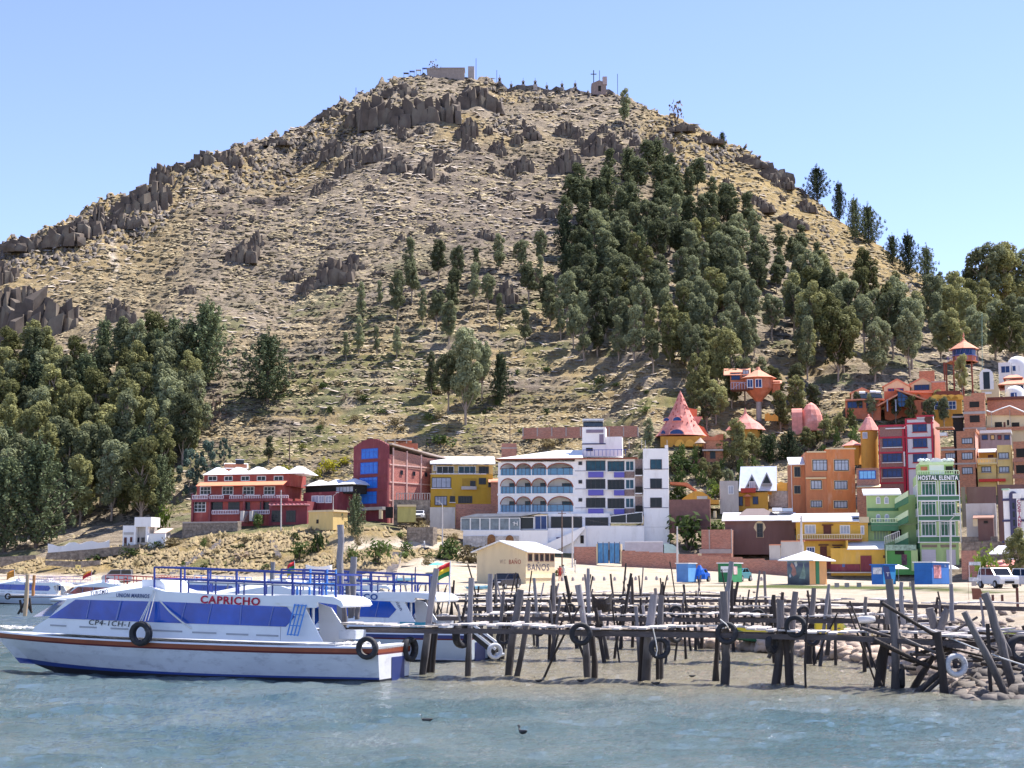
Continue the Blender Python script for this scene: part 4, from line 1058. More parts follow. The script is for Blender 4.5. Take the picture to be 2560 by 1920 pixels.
    def balus(s, x0, x1, z0, h, y=-.6, mat=None, step=.28, name='balustrade'):
        m = MB(); m.box(x0, x1, y-.06, y+.06, z0+h-.12, z0+h); m.box(x0, x1, y-.06, y+.06, z0, z0+.1)
        n = max(2, int((x1-x0)/step))
        for i in range(n+1): xx = x0+(x1-x0)*i/n; m.box(xx-.05, xx+.05, y-.045, y+.045, z0+.1, z0+h-.12)
        return m.build(name, mat or FR_W, s.t)

# 1 red hotel on the left
b = Bld('hotel', 'three-storey red hotel with a row of five white pyramid roofs', 'hotel', 310, 240, 1700, 236, 1240, (420,1080,5.53))
b.wall(330, 930, 1400, 1240, 9, REDW, 0, 'ground_floor', 3)
b.wall(1400, 960, 1920, 1330, 7, MAROON, -.6, 'annex_wall', 2)
b.wall(400, 745, 1580, 925, 8, REDW, 1.3, 'middle_floor')
b.wall(500, 600, 1680, 745, 7, REDW, 2.4, 'top_floor')
x0, z = b.L(480, 595, 1.9); x1, _ = b.L(1890, 595, 1.9)
for k in range(5):
    a0 = x0+(x1-x0)*k/5; a1 = x0+(x1-x0)*(k+1)/5; m = (a0+a1)/2; zt = b.L(0, 505, 4)[1]
    MB().add([(a0,1.7,z),(a1,1.7,z),(a1,8,z),(a0,8,z),(m-.2,3.6,zt),(m+.2,3.6,zt),(m,6,zt)], [(0,1,5,4),(1,2,6,5),(2,3,6),(3,0,4,6),(4,5,6),(0,3,2,1)]).build('roof', WHITER, b.t)
b.shed(385, 1590, 745, 690, 1.8, M('orange_awning', (.75,.25,.13), var=.1), off=-.3, name='canopy', th=.1)
for (a, c) in ((560,675),(785,890),(1015,1125),(1235,1350),(1470,1590)): b.win(a, 612, c, 672, 2, 1, off=2.4, fr=FR_W, gl=G_DK)
for (a, c) in ((450,590),(755,900),(1040,1190),(1330,1475)):
    b.win(a, 758, c, 862, 3, 2, off=1.3, fr=FR_W, gl=G_DK)
b.wall(330, 930, 1660, 950, 1.9, MAROON, -.6, 'balcony_floor')
for (a, c) in ((340,550),(580,765),(855,1025),(1055,1275),(1305,1470),(1495,1660)):
    X0, X1, Z0, Z1 = b.rect(a, 872, c, 928, -.5); b.balus(X0, X1, Z0, Z1-Z0, -.5, M('lilac_balusters', (.62,.55,.60), var=.1))
for a in (325,565,1040,1290,1485): b.slab(a, 855, a+16, 1235, .35, MAROON, -.5, 'pillar')
b.win(365, 960, 520, 1105, 3, 3, off=0, fr=FR_W, gl=G_DK)
for (a, c) in ((600,750),(840,985),(1060,1130),(1280,1400)): b.win(a, 975, c, 1075, 2, 2, off=0, fr=FR_D, gl=G_DK)
X0, X1, Z0, Z1 = b.rect(610, 1080, 980, 1135, -.7); b.balus(X0, X1, Z0, Z1-Z0, -.7, M('lilac_balusters', (.62,.55,.60)))
X0, X1, Z0, Z1 = b.rect(1160, 1080, 1400, 1135, -.7); b.balus(X0, X1, Z0, Z1-Z0, -.7, M('lilac_balusters', (.62,.55,.60)))
m = MB()
for k in range(8): X0, X1, Z0, Z1 = b.rect(1060, 1240, 1120, 1250, -.3); m.box(X0, X1, -.3-.25*(8-k), -.3, Z0-.2*(8-k)+1.6, Z0-.2*(7-k)+1.6)
m.build('steps', M('pink_step', (.55,.3,.25)), b.t)
b.slab(1000, 1090, 1040, 1230, 2.0, GREYW, -2.3, 'stair_rail'); b.slab(1125, 1090, 1160, 1230, 2.0, GREYW, -2.3, 'stair_rail')
b.win(1440, 1090, 1560, 1240, 3, 2, off=-.6, fr=FR_D, gl=G_DK); b.win(1640, 1090, 1760, 1240, 3, 2, off=-.6, fr=FR_D, gl=G_DK)
m = MB(); x0, z = b.L(1410, 1010, -1.5); x1, _ = b.L(1900, 1010, -1.5)
m.box(x0, x1, -1.6, .3, z-.08, z+.05)
for k in range(10): xx = x0+(x1-x0)*k/9; m.box(xx-.05, xx+.05, -2.0, .3, z+.06, z+.16)
m.build('pergola', M('pink_pergola', (.6,.28,.3)), b.t)
r_ = Bld('rooftop_cabin', 'small brick cabin with a white slanted roof behind the scalloped roofs', 'cabin', 780, 250, 1090, 250, 560, (420,1080,5.53))
r_.wall(780, 440, 1090, 600, 3, BRICKO, 0, 'wall', 2); r_.shed(775, 1110, 500, 430, 3.2, WHITER, -.3)
s_ = Bld('solar_heater', 'black solar water heater on the rooftop cabin behind the scalloped roofs', 'solar heater', 930, 249, 1050, 249, 440, (420,1080,5.53))
s_.slab(935, 378, 1050, 445, .2, G_DK, 0, 'panel'); s_.slab(930, 374, 1055, 384, .5, FR_W, -.05, 'frame')
# 2 annex with white scallops
b = Bld('annex', 'red annex with white pyramid roofs and curtained windows beside the maroon tower', 'annex', -240, 240, 230, 236, 1040, (800,1080,5.53))
b.wall(-230, 840, 230, 1060, 8, MAROON, 0, 'wall', 3)
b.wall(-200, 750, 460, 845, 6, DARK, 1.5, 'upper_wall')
x0, z = b.L(-240, 750, .8); x1, _ = b.L(465, 750, .8); zt = b.L(0, 665, 3)[1]
for k in range(3):
    a0 = x0+(x1-x0)*k/3; a1 = x0+(x1-x0)*(k+1)/3; m = (a0+a1)/2
    MB().add([(a0,.6,z),(a1,.6,z),(a1,7,z),(a0,7,z),(m-.2,3,zt),(m+.2,3,zt)], [(0,1,5,4),(1,2,5),(2,3,4,5),(3,0,4),(0,3,2,1)]).build('roof', WHITER, b.t)
for (a, c) in ((-110,-20),(-10,60),(80,160)): b.win(a, 885, c, 975, 2, 1, fr=FR_W, gl=G_CUR)
b.win(225, 760, 460, 825, 5, 1, off=1.5, fr=FR_D, gl=G_CUR)
b = Bld('shed', 'small flat-roofed yellow shed on the bluff in front of the red annex', 'shed', 1945, 228, 2220, 226, 1280, (420,1080,5.53))
b.wall(1945, 1095, 2280, 1260, 3.5, PALEY, 0, 'wall', 1); b.slab(1935, 1085, 2290, 1100, 4, CREAM, -.15, 'roof'); b.slab(2050, 1210, 2080, 1265, .05, DARK, -.04, 'door'); 
# 3 maroon tower
b = Bld('tower_house', 'tall maroon four-storey house with stepped gable and bright blue windows', 'house', 460, 240.5, 905, 236.5, 1240, (800,1080,5.53))
x0, x1, z0, z1 = b.rect(465, 215, 930, 1240, 0); xm = (x0+x1)/2
gp = [(x0, z0-3), (x0, z1)]
n = 7; ztp = b.L(700, 95, 0)[1]
for k in range(n):
    f = (k+1)/n; gp += [(x0+(xm-x0)*(k+.5)/n*.98, z1+(ztp-z1)*math.sin(f*1.57)), (x0+(xm-x0)*(k+1)/n*.98, z1+(ztp-z1)*math.sin(f*1.57))]
gp += [(2*xm-p[0], p[1]) for p in reversed(gp)]
MB().prism(gp, 0, .35, ax='y').build('front_wall', MAROON, b.t)
zb = b.LS(1300, 385, x1)[1]
MB().box(x0+.02, x1-.02, .36, 16, z0-3, z1-1.4).build('side_wall', REDB, b.t)
m = MB(); m.prism([(.36, z1+.35), (16.3, z1-1.3), (16.3, z1-1.5), (.36, z1+.1)], x0, x1+.5, ax='x'); m.build('roof', M('tin_eave', (.45,.36,.30)), b.t)
m = MB()
for k, yy in enumerate((1.2, 4.5, 8, 12, 15.6)): m.box(x1-.05, x1+.12, yy-.12, yy+.12, z0-2, z1-.2-.1*yy)
for zz in (.28, .52, .75): m.box(x1-.03, x1+.08, .4, 16, z0+(z1-z0)*zz-.1, z0+(z1-z0)*zz+.1)
m.build('concrete_frame', M('pale_pink_render', (.66,.42,.36)), b.t)
MB().prism([(1.3, z1-.6),(15.5, z1-1.9),(15.5, z1-3.8),(1.3, z1-3.2)], x1-.019, x1+.03, ax='x').build('side_wall_panel', BRICK, b.t)
for (a, v0, c, v1) in ((578,240,800,360),(565,428,798,570),(553,634,792,770),(550,834,782,985)):
    b.win(a, v0, c, v1, 4, 1, fr=FR_B, gl=G_BLUE, tr=.68)
for (v) in (400,610,800): b.slab(470, v, 912, v+6, .1, M('maroon_band', (.2,.04,.045)), -.07, 'ledge')
b.wall(215, 815, 470, 1060, 6, MAROON, .1, 'side_wing', 4)
b.win(262, 838, 480, 985, 4, 1, off=.1, fr=FR_B, gl=G_BLUE, tr=.68)
b.slab(215, 1055, 860, 1075, 1.4, CONC, -1.2, 'canopy'); b.slab(312, 1105, 420, 1240, .1, M('grey_shutter', (.36,.38,.42)), -.06, 'shutter')
b.slab(815, 1070, 850, 1200, .3, CREAM, -1.3, 'pillar')
for k in range(3): b.swin(x1+.02, 3+3*k, 3.5+3*k, z0+7.5, z0+8.1, 1)
b = Bld('house', 'plain terracotta block with a small window behind the maroon tower', 'house', 900, 262, 1350, 262, 400, (800,1080,5.53))
b.wall(950, 155, 1350, 560, 6, TERRA, 0, 'wall', 6); b.win(1228, 225, 1288, 300, 1, 1, fr=FR_W, gl=G_CUR); b.slab(890, 105, 1270, 118, 4, GREYW, -.3, 'roof'); 
for a in (905, 1030, 1190): b.slab(a, 118, a+14, 155, .2, GREYW, 0, 'post')
b = Bld('house', 'small crimson house between the brick tower and the mustard house', 'house', 1385, 246, 1540, 246, 860, (800,1080,5.53))
b.wall(1385, 540, 1545, 870, 5, M('crimson_wall', (.50,.06,.07), var=.12), 0, 'wall', 3); b.slab(1380, 530, 1548, 543, 5.2, CREAM, -.1, 'parapet'); b.win(1465, 740, 1530, 815, 2, 1, fr=FR_D, gl=G_CUR)
# 7 mustard house
b = Bld('house', 'mustard yellow house with white roof and glazed top floor', 'house', 1525, 242, 2300, 242, 1030, (800,1080,5.53))
b.wall(1530, 585, 2390, 1020, 9, MUSTARD, 0, 'wall', 3)
b.wall(1545, 455, 2390, 585, 7, PALEY, 1.4, 'top_floor')
b.shed(1520, 2425, 432, 338, 8, WHITER, off=-.2, th=.15)
b.slab(1520, 572, 2300, 586, 1.6, WHITE, -.1, 'terrace_edge')
b.win(1615, 475, 1850, 572, 3, 1, off=1.4, fr=FR_W, gl=G_DK); b.win(1915, 475, 2150, 572, 3, 1, off=1.4, fr=FR_W, gl=G_TEAL); b.win(1565, 460, 1600, 530, 1, 1, off=1.4, fr=FR_W, gl=G_CUR); b.win(2200, 480, 2330, 572, 3, 1, off=1.4, fr=FR_D, gl=G_DK)
m = MB()
for a in (1535, 1600, 1700, 1810, 1910, 2020, 2120, 2220): xx, z = b.L(a, 580, -.15); _, zt = b.L(a, 455 if a in (1535,1810,2120) else 545, -.15); m.box(xx-.03, xx+.03, -.2, -.14, z, zt)
xa, z = b.L(1530, 548, -.15); xb, _ = b.L(2300, 548, -.15); m.box(xa, xb, -.2, -.14, z, z+.05); m.build('railing', FR_D, b.t)
b.win(1548, 632, 1808, 770, 4, 1, gl=G_CUR, sill=WHITE)
b.slab(1965, 640, 2165, 790, .05, M('shaded_mustard', (.40,.24,.03)), -.045, 'recess'); b.win(2080, 680, 2145, 785, 1, 1, off=-.05, gl=G_DK); b.slab(1955, 750, 2165, 795, .5, GREYW, -.55, 'balcony')  # flat panel, wall mustard darkened to hold the recess's shade in its colour
b.win(1590, 890, 1752, 1010, 4, 1, gl=G_CUR); b.win(1800, 890, 1862, 965, 1, 1, gl=G_DK, sill=WHITE); b.win(1915, 890, 2100, 982, 5, 1, gl=G_DK); b.win(2200, 640, 2290, 720, 2, 1, gl=G_DK); b.win(2330, 700, 2380, 760, 1, 1, gl=G_DK)
b = Bld('brick_tower', 'small unfinished brick water tower behind the mustard house', 'tower', 450, 250, 600, 250, 390, (1140,1040,3.95))
b.wall(450, 270, 598, 430, 3, BRICK, 0, 'wall', 8); b.slab(445, 310, 602, 322, 3.2, CONC, -.05, 'ledge')
b = Bld('brick_tower', 'narrow brick stair wing touching the arcaded hotel', 'wall', 300, 240, 430, 240, 900, (1140,1040,3.95))
b.wall(345, 640, 432, 810, 4, BRICK, 0, 'wall', 10); b.shed(320, 440, 650, 620, 3, TROOF, -.4)
# 8 the arcaded white hotel
Zb3 = (1140, 1040, 3.95)
b = Bld('arcaded_hotel', 'large white hotel with three floors of blue balconies under arches', 'hotel', 415, 229.6, 1280, 228.2, 960, Zb3)
AR = [(440,585),(595,742),(748,892),(905,1155)]
fl = [(438, 605), (612, 785), (790, 965)]
xe = b.L(1175, 700)[0]; xl = b.L(415, 700)[0]
zs = [b.L(800, 432)[1], b.L(800, 603)[1], b.L(800, 783)[1], b.L(800, 965)[1]]
zs[0] += .0
for k in range(3):
    zt, zb_ = zs[k]-(.35 if k == 0 else 0.0), zs[k+1]
    xs = [xl]+[ (b.L((AR[i][1]+AR[i+1][0])/2, 700)[0]) for i in range(3)]+[xe]
    m = MB(); tr_ = MB(); zslab = zb_+.28
    for i, (a, c) in enumerate(AR):
        x0, x1 = b.L(a, 700)[0], b.L(c, 700)[0]; mid = (x0+x1)/2; rw = (x1-x0)/2
        top = zt-.22; spr = max(zslab+.9, top-rw*1.0); rh = top-spr; n = 14
        arc = [(mid-rw*math.cos(math.pi*j/n), spr+rh*math.sin(math.pi*j/n)) for j in range(n+1)]
        h = n//2
        m.prism([(xs[i], zslab), (x0, zslab)] + arc[:h+1] + [(mid, zt), (xs[i], zt)], 0, .28, ax='y')
        m.prism(list(reversed([(xs[i+1], zslab), (x1, zslab)] + arc[h:][::-1] + [(mid, zt), (xs[i+1], zt)])), 0, .28, ax='y')
        tr_.tube([(x_, -.03, z_) for x_, z_ in arc], .085, 5, cap=False)
        # recess
        b.winl(x0+(x1-x0)*.55, x1-.1, zslab+.15, top-.35-rh*.25, 2 if i < 3 else 3, 1, off=1.5, fr=FR_D, gl=G_TEAL)
        gl_ = MB().box(x0, x1, .05, .09, zslab+.03, zslab+1.0); bal = gl_.build('balcony_panel', BLUEP, b.t)
        mm = MB(); 
        for j in range(4): xx = x0+(x1-x0)*(j+.5)/4; mm.box(xx-.03, xx+.03, .0, .045, zslab, zslab+1.05)
        mm.box(x0, x1, -.01, .04, zslab+1.03, zslab+1.1); mm.build('rail', FR_D, bal)
    m.build('arcade_wall', WHITE, b.t); tr_.build('arch_trim', BROWNT, b.t)
    MB().box(xl-.1, xe+.1, -.12, 1.6, zb_, zslab-.002).build('floor_slab', WHITE, b.t)
    MB().box(xl, xe, 1.505, 9, zslab, zt).build('back_wall', WHITE, b.t)
    mm = MB()
    for x_ in xs[1:-1]: mm.box(x_-.08, x_+.08, .281, 1.504, zslab, zt-.02)
    mm.build('partition', WHITE, b.t)
ztop = zs[0]
xr = b.L(1850, 700, 0)[0]
MB().box(xe, xr, 0, 9, zs[3]-.2, ztop).build('wall', WHITE, b.t)
MB().box(xl-.3, xr-.8, -.7, 1.7, ztop, ztop+.16).build('eave', BROWNT, b.t)
zr = b.L(1000, 338, 4)[1]
MB().add([(xl-.3,-.72,ztop+.17),(b.L(1250,400,0)[0],-.72,ztop+.17),(b.L(1250,400,0)[0],8,ztop+.17),(xl-.3,8,ztop+.17),(b.L(1000,340,4)[0],4,zr),(b.L(1250,345,4)[0],4,zr)],[(0,1,5,4),(1,2,5),(2,3,4,5),(3,0,4),(0,3,2,1)]).build('roof', WHITER, b.t)
for v in (467, 650, 828): b.win(1213, v-14, 1243, v+14, 1, 1, gl=G_DK)
for k, (v0, v1) in enumerate(((445,540),(628,718),(812,905))):
    g = G_TEAL if k == 0 else G_DK
    b.win(1287, v0, 1472, v1, 4, 1, fr=FR_D, gl=g); b.win(1500, v0+5, 1660, v1+5, 4, 1, fr=FR_D, gl=g)
    b.slab(1305, v1+12, 1455, v1+65, .7, PURPB, -.7, 'planter_box'); b.slab(1560, v1+15, 1662, v1+65, .7, PURPB, -.7, 'planter_box')
    b.slab(1282, v1+3, 1478, v1+9, .5, FR_W, -.5, 'sill'); b.slab(1495, v1+8, 1664, v1+13, .5, FR_W, -.5, 'sill')
    b.slab(1664, v1+8, 1762, v1+70, .1, M('mauve_tile', (.26,.19,.17), var=.3, scale=4), -.1, 'tile_panel'); b.win(1675, v0, 1757, v1, 2, 1, fr=FR_W, gl=G_TEAL)
    b.slab(1768, v0-20, 1842, v1+66, .06, M('mauve_tile', (.26,.19,.17)), -.06, 'tile_panel')
    bal = b.slab(1770, v1-20, 1838, v1+40, .8, DARK, -.9, 'balcony'); b.slab(1768, v1+42, 1840, v1+52, .9, FR_W, -.95, 'balcony_floor', parent=bal)
    b.slab(1175, v1+8-8, 1285, v1+4, .05, NAVYT, -.05, 'band')
xr2 = b.L(2100, 700, -1.2)[0]; xr1 = b.L(1850, 700, -1.2)[0]
zt2 = b.L(1950, 322, -1.2)[1]; zb2 = b.L(1950, 1330, -1.2)[1]
MB().box(xr1, xr2, -1.2, 8, zb2-1, zt2).build('corner_tower', WHITE, b.t)
MB().box(xr1+.1, xr2-.1, -1.1, 7.9, zt2, zt2+.02).build('tower_roof', GREYW, b.t)
MB().box(xr2-.5, xr2, -1.2, -.7, zt2+.021, zt2+.5).build('merlon', WHITE, b.t)
for (v0, v1) in ((432,525),(622,715),(810,902)):
    b.win(1920, v0, 2030, v1, 2, 1, off=-1.2, fr=FR_D, gl=G_TEAL if v0 == 432 else G_DK)
for v in (524, 717, 905): b.slab(1857, v-2, 2098, v+2, .05, NAVYT, -1.25, 'band')
b.slab(1282, 1085, 1860, 1320, 3, WHITE, -2.2, 'terrace_wall')
b.wall(905, 965, 1520, 1110, 3.2, WHITE, -.9, 'lower_floor'); b.win(942, 997, 1243, 1100, 3, 1, off=-.9, fr=FR_D, gl=G_DK); b.win(1280, 1005, 1500, 1080, 3, 1, off=-.9, fr=FR_D, gl=G_DK)
m = MB(); x0, z0 = b.L(1520, 1060, -2.25); x1, _ = b.L(1845, 1060, -2.25); za = b.L(1520, 985, -2.25)[1]; zc = b.L(1845, 945, -2.25)[1]
wv = m.prism([(x0,z0),(x1,z0),(x1,zc),(x0,za)], -2.25, -2.1, ax='y').build('sloping_window', FR_W, b.t)
MB().prism([(x0+.12,z0+.1),((x0+x1)/2-.06,z0+.1),((x0+x1)/2-.06,(za+zc)/2-.13),(x0+.12,za-.12)], -2.29, -2.255, ax='y').build('pane', G_DK, wv)
MB().prism([((x0+x1)/2+.06,z0+.1),(x1-.1,z0+.1),(x1-.1,zc-.12),((x0+x1)/2+.06,(za+zc)/2-.1)], -2.29, -2.255, ax='y').build('pane', G_DK, wv)
# restaurant wing
b.wall(70, 1130, 905, 1330, 3, WHITE, -3.2, 'wing_wall', 1)
b.wall(905, 1110, 1285, 1330, 2.5, WHITE, -2.6, 'wing_wall', 1)
b.slab(75, 1185, 620, 1330, .15, STONEP, -3.35, 'stone_facing')
b.slab(45, 995, 640, 1130, 2.6, M('wing_interior', (.07,.09,.12)), -2.9, 'glazed_wing'); b.slab(640, 985, 905, 1130, 2.0, DARK, -2.3, 'glazed_wing')
for (a, c) in ((50,140),(145,235),(240,332),(337,427),(432,525),(530,632)): b.win(a, 1008, c, 1128, 1, 1, off=-2.92, fr=FR_W, gl=glass('pale_glass', (.16,.20,.23)))
b.win(640, 1000, 768, 1118, 1, 1, off=-2.32, fr=FR_W, gl=G_DK); b.win(778, 985, 898, 1120, 2, 1, off=-2.32, fr=FR_W, gl=G_NAVY)
MB().prism([(b.L(45,1000,-3)[0], b.L(45,1000,-3)[1]), (b.L(640,990,-3)[0], b.L(640,990,-3)[1]), (b.L(830,960,-3)[0], b.L(830,960,-3)[1]), (b.L(200,985,-3)[0], b.L(200,985,-3)[1]+.3)], -3.1, -.3, ax='y').build('wing_roof', GREYR, b.t)
# stair ramp
m = MB(); P0 = b.L(860, 1280, -3.4); P1 = b.L(1275, 1085, -3.4); P2 = b.L(1275, 1110, -3.4)
m.prism([P0, (P0[0]+.9, P0[1]-1.2), (b.L(1165,1240,-3.4)), P2, P1], -3.6, -2.7, ax='y').build('stair_parapet', WHITE, b.t)
b.slab(1165, 1200, 1280, 1300, .05, WHITE, -2.66, 'recess'); b.slab(1228, 1180, 1262, 1258, .06, DARK, -2.74, 'door')
b.slab(990, 1196, 1118, 1212, .2, NAVYT, -3.5, 'sign_band')
for (a, c, v0) in ((310,388,1172),(490,570,1180)):
    X0, X1, Z0, Z1 = b.rect(a, v0, c, v0+125, -3.4); mid = (X0+X1)/2; h = (X1-X0)/2
    MB().prism([(X0,Z0),(X1,Z0),(X1,Z1-h)]+[(mid+h*math.cos(t_), Z1-h+h*1.1*math.sin(t_)) for t_ in (.5,1.1,1.57,2.1,2.6)]+[(X0,Z1-h)], -3.42, -3.36, ax='y').build('arched_door', M('carved_wood', (.22,.10,.04), var=.4, scale=5, dirt=(.5,.3,.05), dscale=4), b.t)
# H sign
text('letter', 'H', .62, .55, (b.L(590, 1062, -3.05)[0], -3.12, b.L(590, 1062, -3.05)[1]), (math.pi/2,0,0), FR_W, b.t, .02)
b.slab(560, 1050, 585, 1056, .05, FR_W, -3.08, 'sign_arm')
# roof top works
b.wall(1245, 110, 1478, 400, 4, WHITE, 2.2, 'stair_tower'); b.wall(1478, 205, 1642, 400, 3.4, WHITE, 2.4, 'tank_room')
b.slab(1285, 135, 1455, 165, .08, M('violet_grey', (.22,.18,.25)), 2.1, 'louvre'); b.slab(1415, 180, 1458, 275, .06, M('violet_grey', (.22,.18,.25)), 2.12, 'door'); b.slab(1245, 270, 1478, 280, .08, NAVYT, 2.1, 'band'); b.slab(1283, 315, 1350, 345, .06, DARK, 2.12, 'opening')
m = MB()
for k in range(12):
    a = 1255+38*k; xx, z = b.L(a, 392, 1.2); m.box(xx-.03, xx+.03, 1.2, 1.26, z, z+.9)
xa, z = b.L(1255, 392, 1.2); xb, _ = b.L(1690, 392, 1.2); m.box(xa, xb, 1.2, 1.26, z+.85, z+.92); m.build('roof_railing', FR_B, b.t)
for k, a in enumerate((1300, 1380)):
    t_ = Bld('solar_heater', ['black solar heater on the left of the white hotel stair tower','black solar heater on the right of the white hotel stair tower'][k], 'solar heater', a-28, 230.5, a+55, 230.5, 108, Zb3)
    xx = t_.w/2; MB().prism([(0,0),(1.3,.9),(1.3,1.0),(0,.12)], xx-.9, xx+.9, ax='x').build('panel', G_DK, t_.t); MB().tube([(xx-1,1.3,1.1),(xx+1,1.3,1.1)], .28, 8).build('tank', METAL, t_.t)
# wire poles on tower roof
m = MB(); 
for a in (1870, 2085, 1710, 1835): xx, z = b.L(a, 322, 0); m.tube([(xx,0,z),(xx,0,z+1.3)], .03, 4)
m.build('clothes_line_posts', METAL, b.t)
# 9 long brick wall on the hill
b = Bld('brick_wall', 'long low brick wall on the slope above the arcaded hotel', 'wall', 655, 266, 1790, 262, 190, Zb3)
b.wall(655, 118, 1790, 195, .25, BRICK, 0, 'panel', .2)
for k in range(9): a = 655+1135*k/8; b.slab(a, 112, a+12, 200, .4, CONC, -.06, 'pier')
# 10 boundary wall with the blue gate
b = Bld('boundary_wall', 'long red brick boundary wall below the white hotel with a blue gate', 'wall', 1165, 214, 2175, 210, 1480, Zb3)
b.wall(1165, 1292, 1385, 1440, .25, BRICK, 0, 'panel', 1.5); 
x1 = b.L(2175, 1400)[0]; x0 = b.L(1635, 1400)[0]; z1 = b.L(1640, 1330)[1]; z0_ = b.L(1640, 1470)[1]
for k in range(4): 
    a0, a1 = x0+(x1-x0)*k/4, x0+(x1-x0)*(k+1)/4; MB().box(a0, a1-.002, 0, .25, z0_-3.2, z1-.12*k).build('panel', BRICK, b.t)
xe_ = b.L(3270, 1500)[0]
for k in range(5):
    a0, a1 = x1+(xe_-x1)*k/5, x1+(xe_-x1)*(k+1)/5; MB().box(a0, a1-.002, 0, .25, z0_-3.6, z1-.5-.22*k).build('panel', BRICK, b.t)
for a in (1385, 1622): b.slab(a, 1265, a+14, 1460, .45, CREAM, -.08, 'gate_post')
g = b.slab(1400, 1255, 1508, 1455, .08, M('blue_gate_paint', (.07,.22,.42), var=.35, scale=2.5, dirt=(.3,.42,.5), dscale=2), 0, 'gate_leaf'); b.slab(1514, 1255, 1618, 1455, .08, M('blue_gate_paint', (.07,.22,.42)), 0, 'gate_leaf')
m = MB()
for a in (1400,1452,1505,1515,1566,1615): xx, z = b.L(a, 1300, -.02); m.box(xx-.04, xx+.04, -.03, -.001, z-2.1, z+.8)
m.build('gate_frame', FR_D, b.t)
# bus / panel van behind the wall
b = Bld('truck', 'white truck with a grey box body parked behind the brick wall', 'truck', 1665, 217, 2050, 217, 1340, Zb3)
b.wall(1665, 1240, 2045, 1345, 2.3, M('grey_box_body', (.50,.48,.50)), 0, 'box', .5); b.slab(1665, 1236, 2048, 1246, 2.35, FR_W, -.03, 'trim')
m = MB(); P = [b.L(2055,1255), b.L(2140,1270), b.L(2190,1300), b.L(2205,1360), b.L(2055,1360)]; m.prism(P, .1, 2.1, ax='y').build('cab', M('pale_teal', (.45,.62,.58)), b.t)
# 11 cream toilets building
b = Bld('toilet_block', 'small cream building with white gable roof beside the dark jeep', 'building', 690, 172, 975, 178.5, 1600, Zb3)
x1 = b.w; zt = b.L(700, 1330, 0)[1]; zb = b.L(700, 1600)[1]
gw = 6.3
MB().box(0, x1, 0, gw, zb-1, zt).build('wall', CREAM, b.t)
zg = zt+1.05
MB().prism([(0.0, zt+.001),(gw, zt+.001),(gw/2, zg)], 0, .22, ax='x').build('gable', CREAM, b.t)
MB().prism([(-.5, zt-.08),(gw/2, zg+.12),(gw+.5, zt-.08),(gw+.5, zt-.2),(gw/2, zg),(-.5, zt-.2)], -.55, x1+1.2, ax='x').build('roof', WHITER, b.t)
for (a, c) in ((712,748),(776,810),(828,860),(880,914),(930,964)): b.win(a, 1362, c, 1432, 1, 1, fr=M('purple_brown_frame', (.17,.09,.08)), gl=DARK)
text('lettering', 'BAÑOS', .72, b.w*.74, (b.L(815, 1492)[0], -.02, b.L(815, 1492)[1]), (math.pi/2,0,0), M('grey_lettering', (.10,.09,.13)), b.t)
def sidetxt(b_, body, cap, wd, u, v, mat):
    y, z = b_.LS(u, v, 0); text('lettering', body, cap, wd, (-.02, y, z), (math.pi/2,0,-math.pi/2), mat, b_.t)
RL = M('red_lettering', (.32,.06,.04)); sidetxt(b, 'BAÑO', .5, 1.5, 583, 1440, RL); sidetxt(b, 'W.C', .45, .75, 462, 1438, M('faded_lettering', (.42,.30,.22)))
b.slab(690, 1562, 975, 1600, .1, M('sunlit_base_strip', (.7,.6,.42)), -.1, 'plinth_or_sun_strip')  # lighter strip paints the sun reaching below the eaves onto the wall foot
# 15 pink cone house
Zb4 = (1640, 960, 5.53)
def cone_roof(b_, cu, vtop, vb, wpx, mat, d, n=10, name='roof', flare=1.25):
    pass
b = Bld('cone_house', 'pink pointed cone-shaped house with arched windows on an ochre base', 'house', 20, 262, 690, 262, 730, Zb4)
cx, zb = b.L(345, 725, 3.6); _, zt = b.L(320, 95, 3.6); H = zt-zb; Rr = b.L(690,725,3.6)[0]-cx
prof = [(1.04,-.0),(.93,.06),(.80,.16),(.64,.30),(.47,.45),(.33,.60),(.20,.76),(.07,.93),(.03,.97),(.012,1.0)]
MB().lathe([(r*Rr, zb+f*H) for r, f in prof], 12, (cx-.15*0, 3.6), sm=False, sx=1, sy=.8).build('cone_roof', PINK, b.t)
for (u, v, w_, h) in ((290,487,75,45),(145,495,55,40),(285,665,120,55),(100,670,40,45)):
    x, z = b.L(u, v, 0); 
    f = (z-zb)/H; rad = Rr*np.interp(f, [p[1] for p in prof], [p[0] for p in prof]); dx = x-cx; yy = 3.6-.8*math.sqrt(max(.1, rad*rad-dx*dx))
    x, z = b.L(u, v, yy-.1); ww = w_*(240/F)/5.53; hh = h*(240/F)/5.53
    o_ = MB().prism([(x+ww*math.cos(t_), z-hh*.6+hh*1.5*max(0,math.sin(t_))) for t_ in [math.pi*k/10 for k in range(11)]], yy-.25, yy+.5, ax='y').build('arched_window', M('pink_arch_rim', (.78,.36,.30)), b.t)
    MB().prism([(x+ww*.85*math.cos(t_), z-hh*.5+hh*1.25*max(0,math.sin(t_))) for t_ in [math.pi*k/10 for k in range(11)]], yy-.28, yy-.255, ax='y').build('pane', G_NAVY, o_)
m = MB(); rd = random.Random(3)
for k in range(46):
    f = rd.uniform(.12,.9); th = -rd.uniform(.3, 2.4)
    rad = Rr*np.interp(f, [p[1] for p in prof], [p[0] for p in prof])*1.0
    p = (cx+rad*math.cos(th), 3.6+.8*rad*math.sin(th), zb+f*H); m.lathe([(.02,p[2]-.22),(.13,p[2]-.05),(.10,p[2]+.1),(.02,p[2]+.2)], 5, (p[0],p[1]))
m.build('cone_studs', M('dark_salmon', (.42,.12,.10)), b.t)
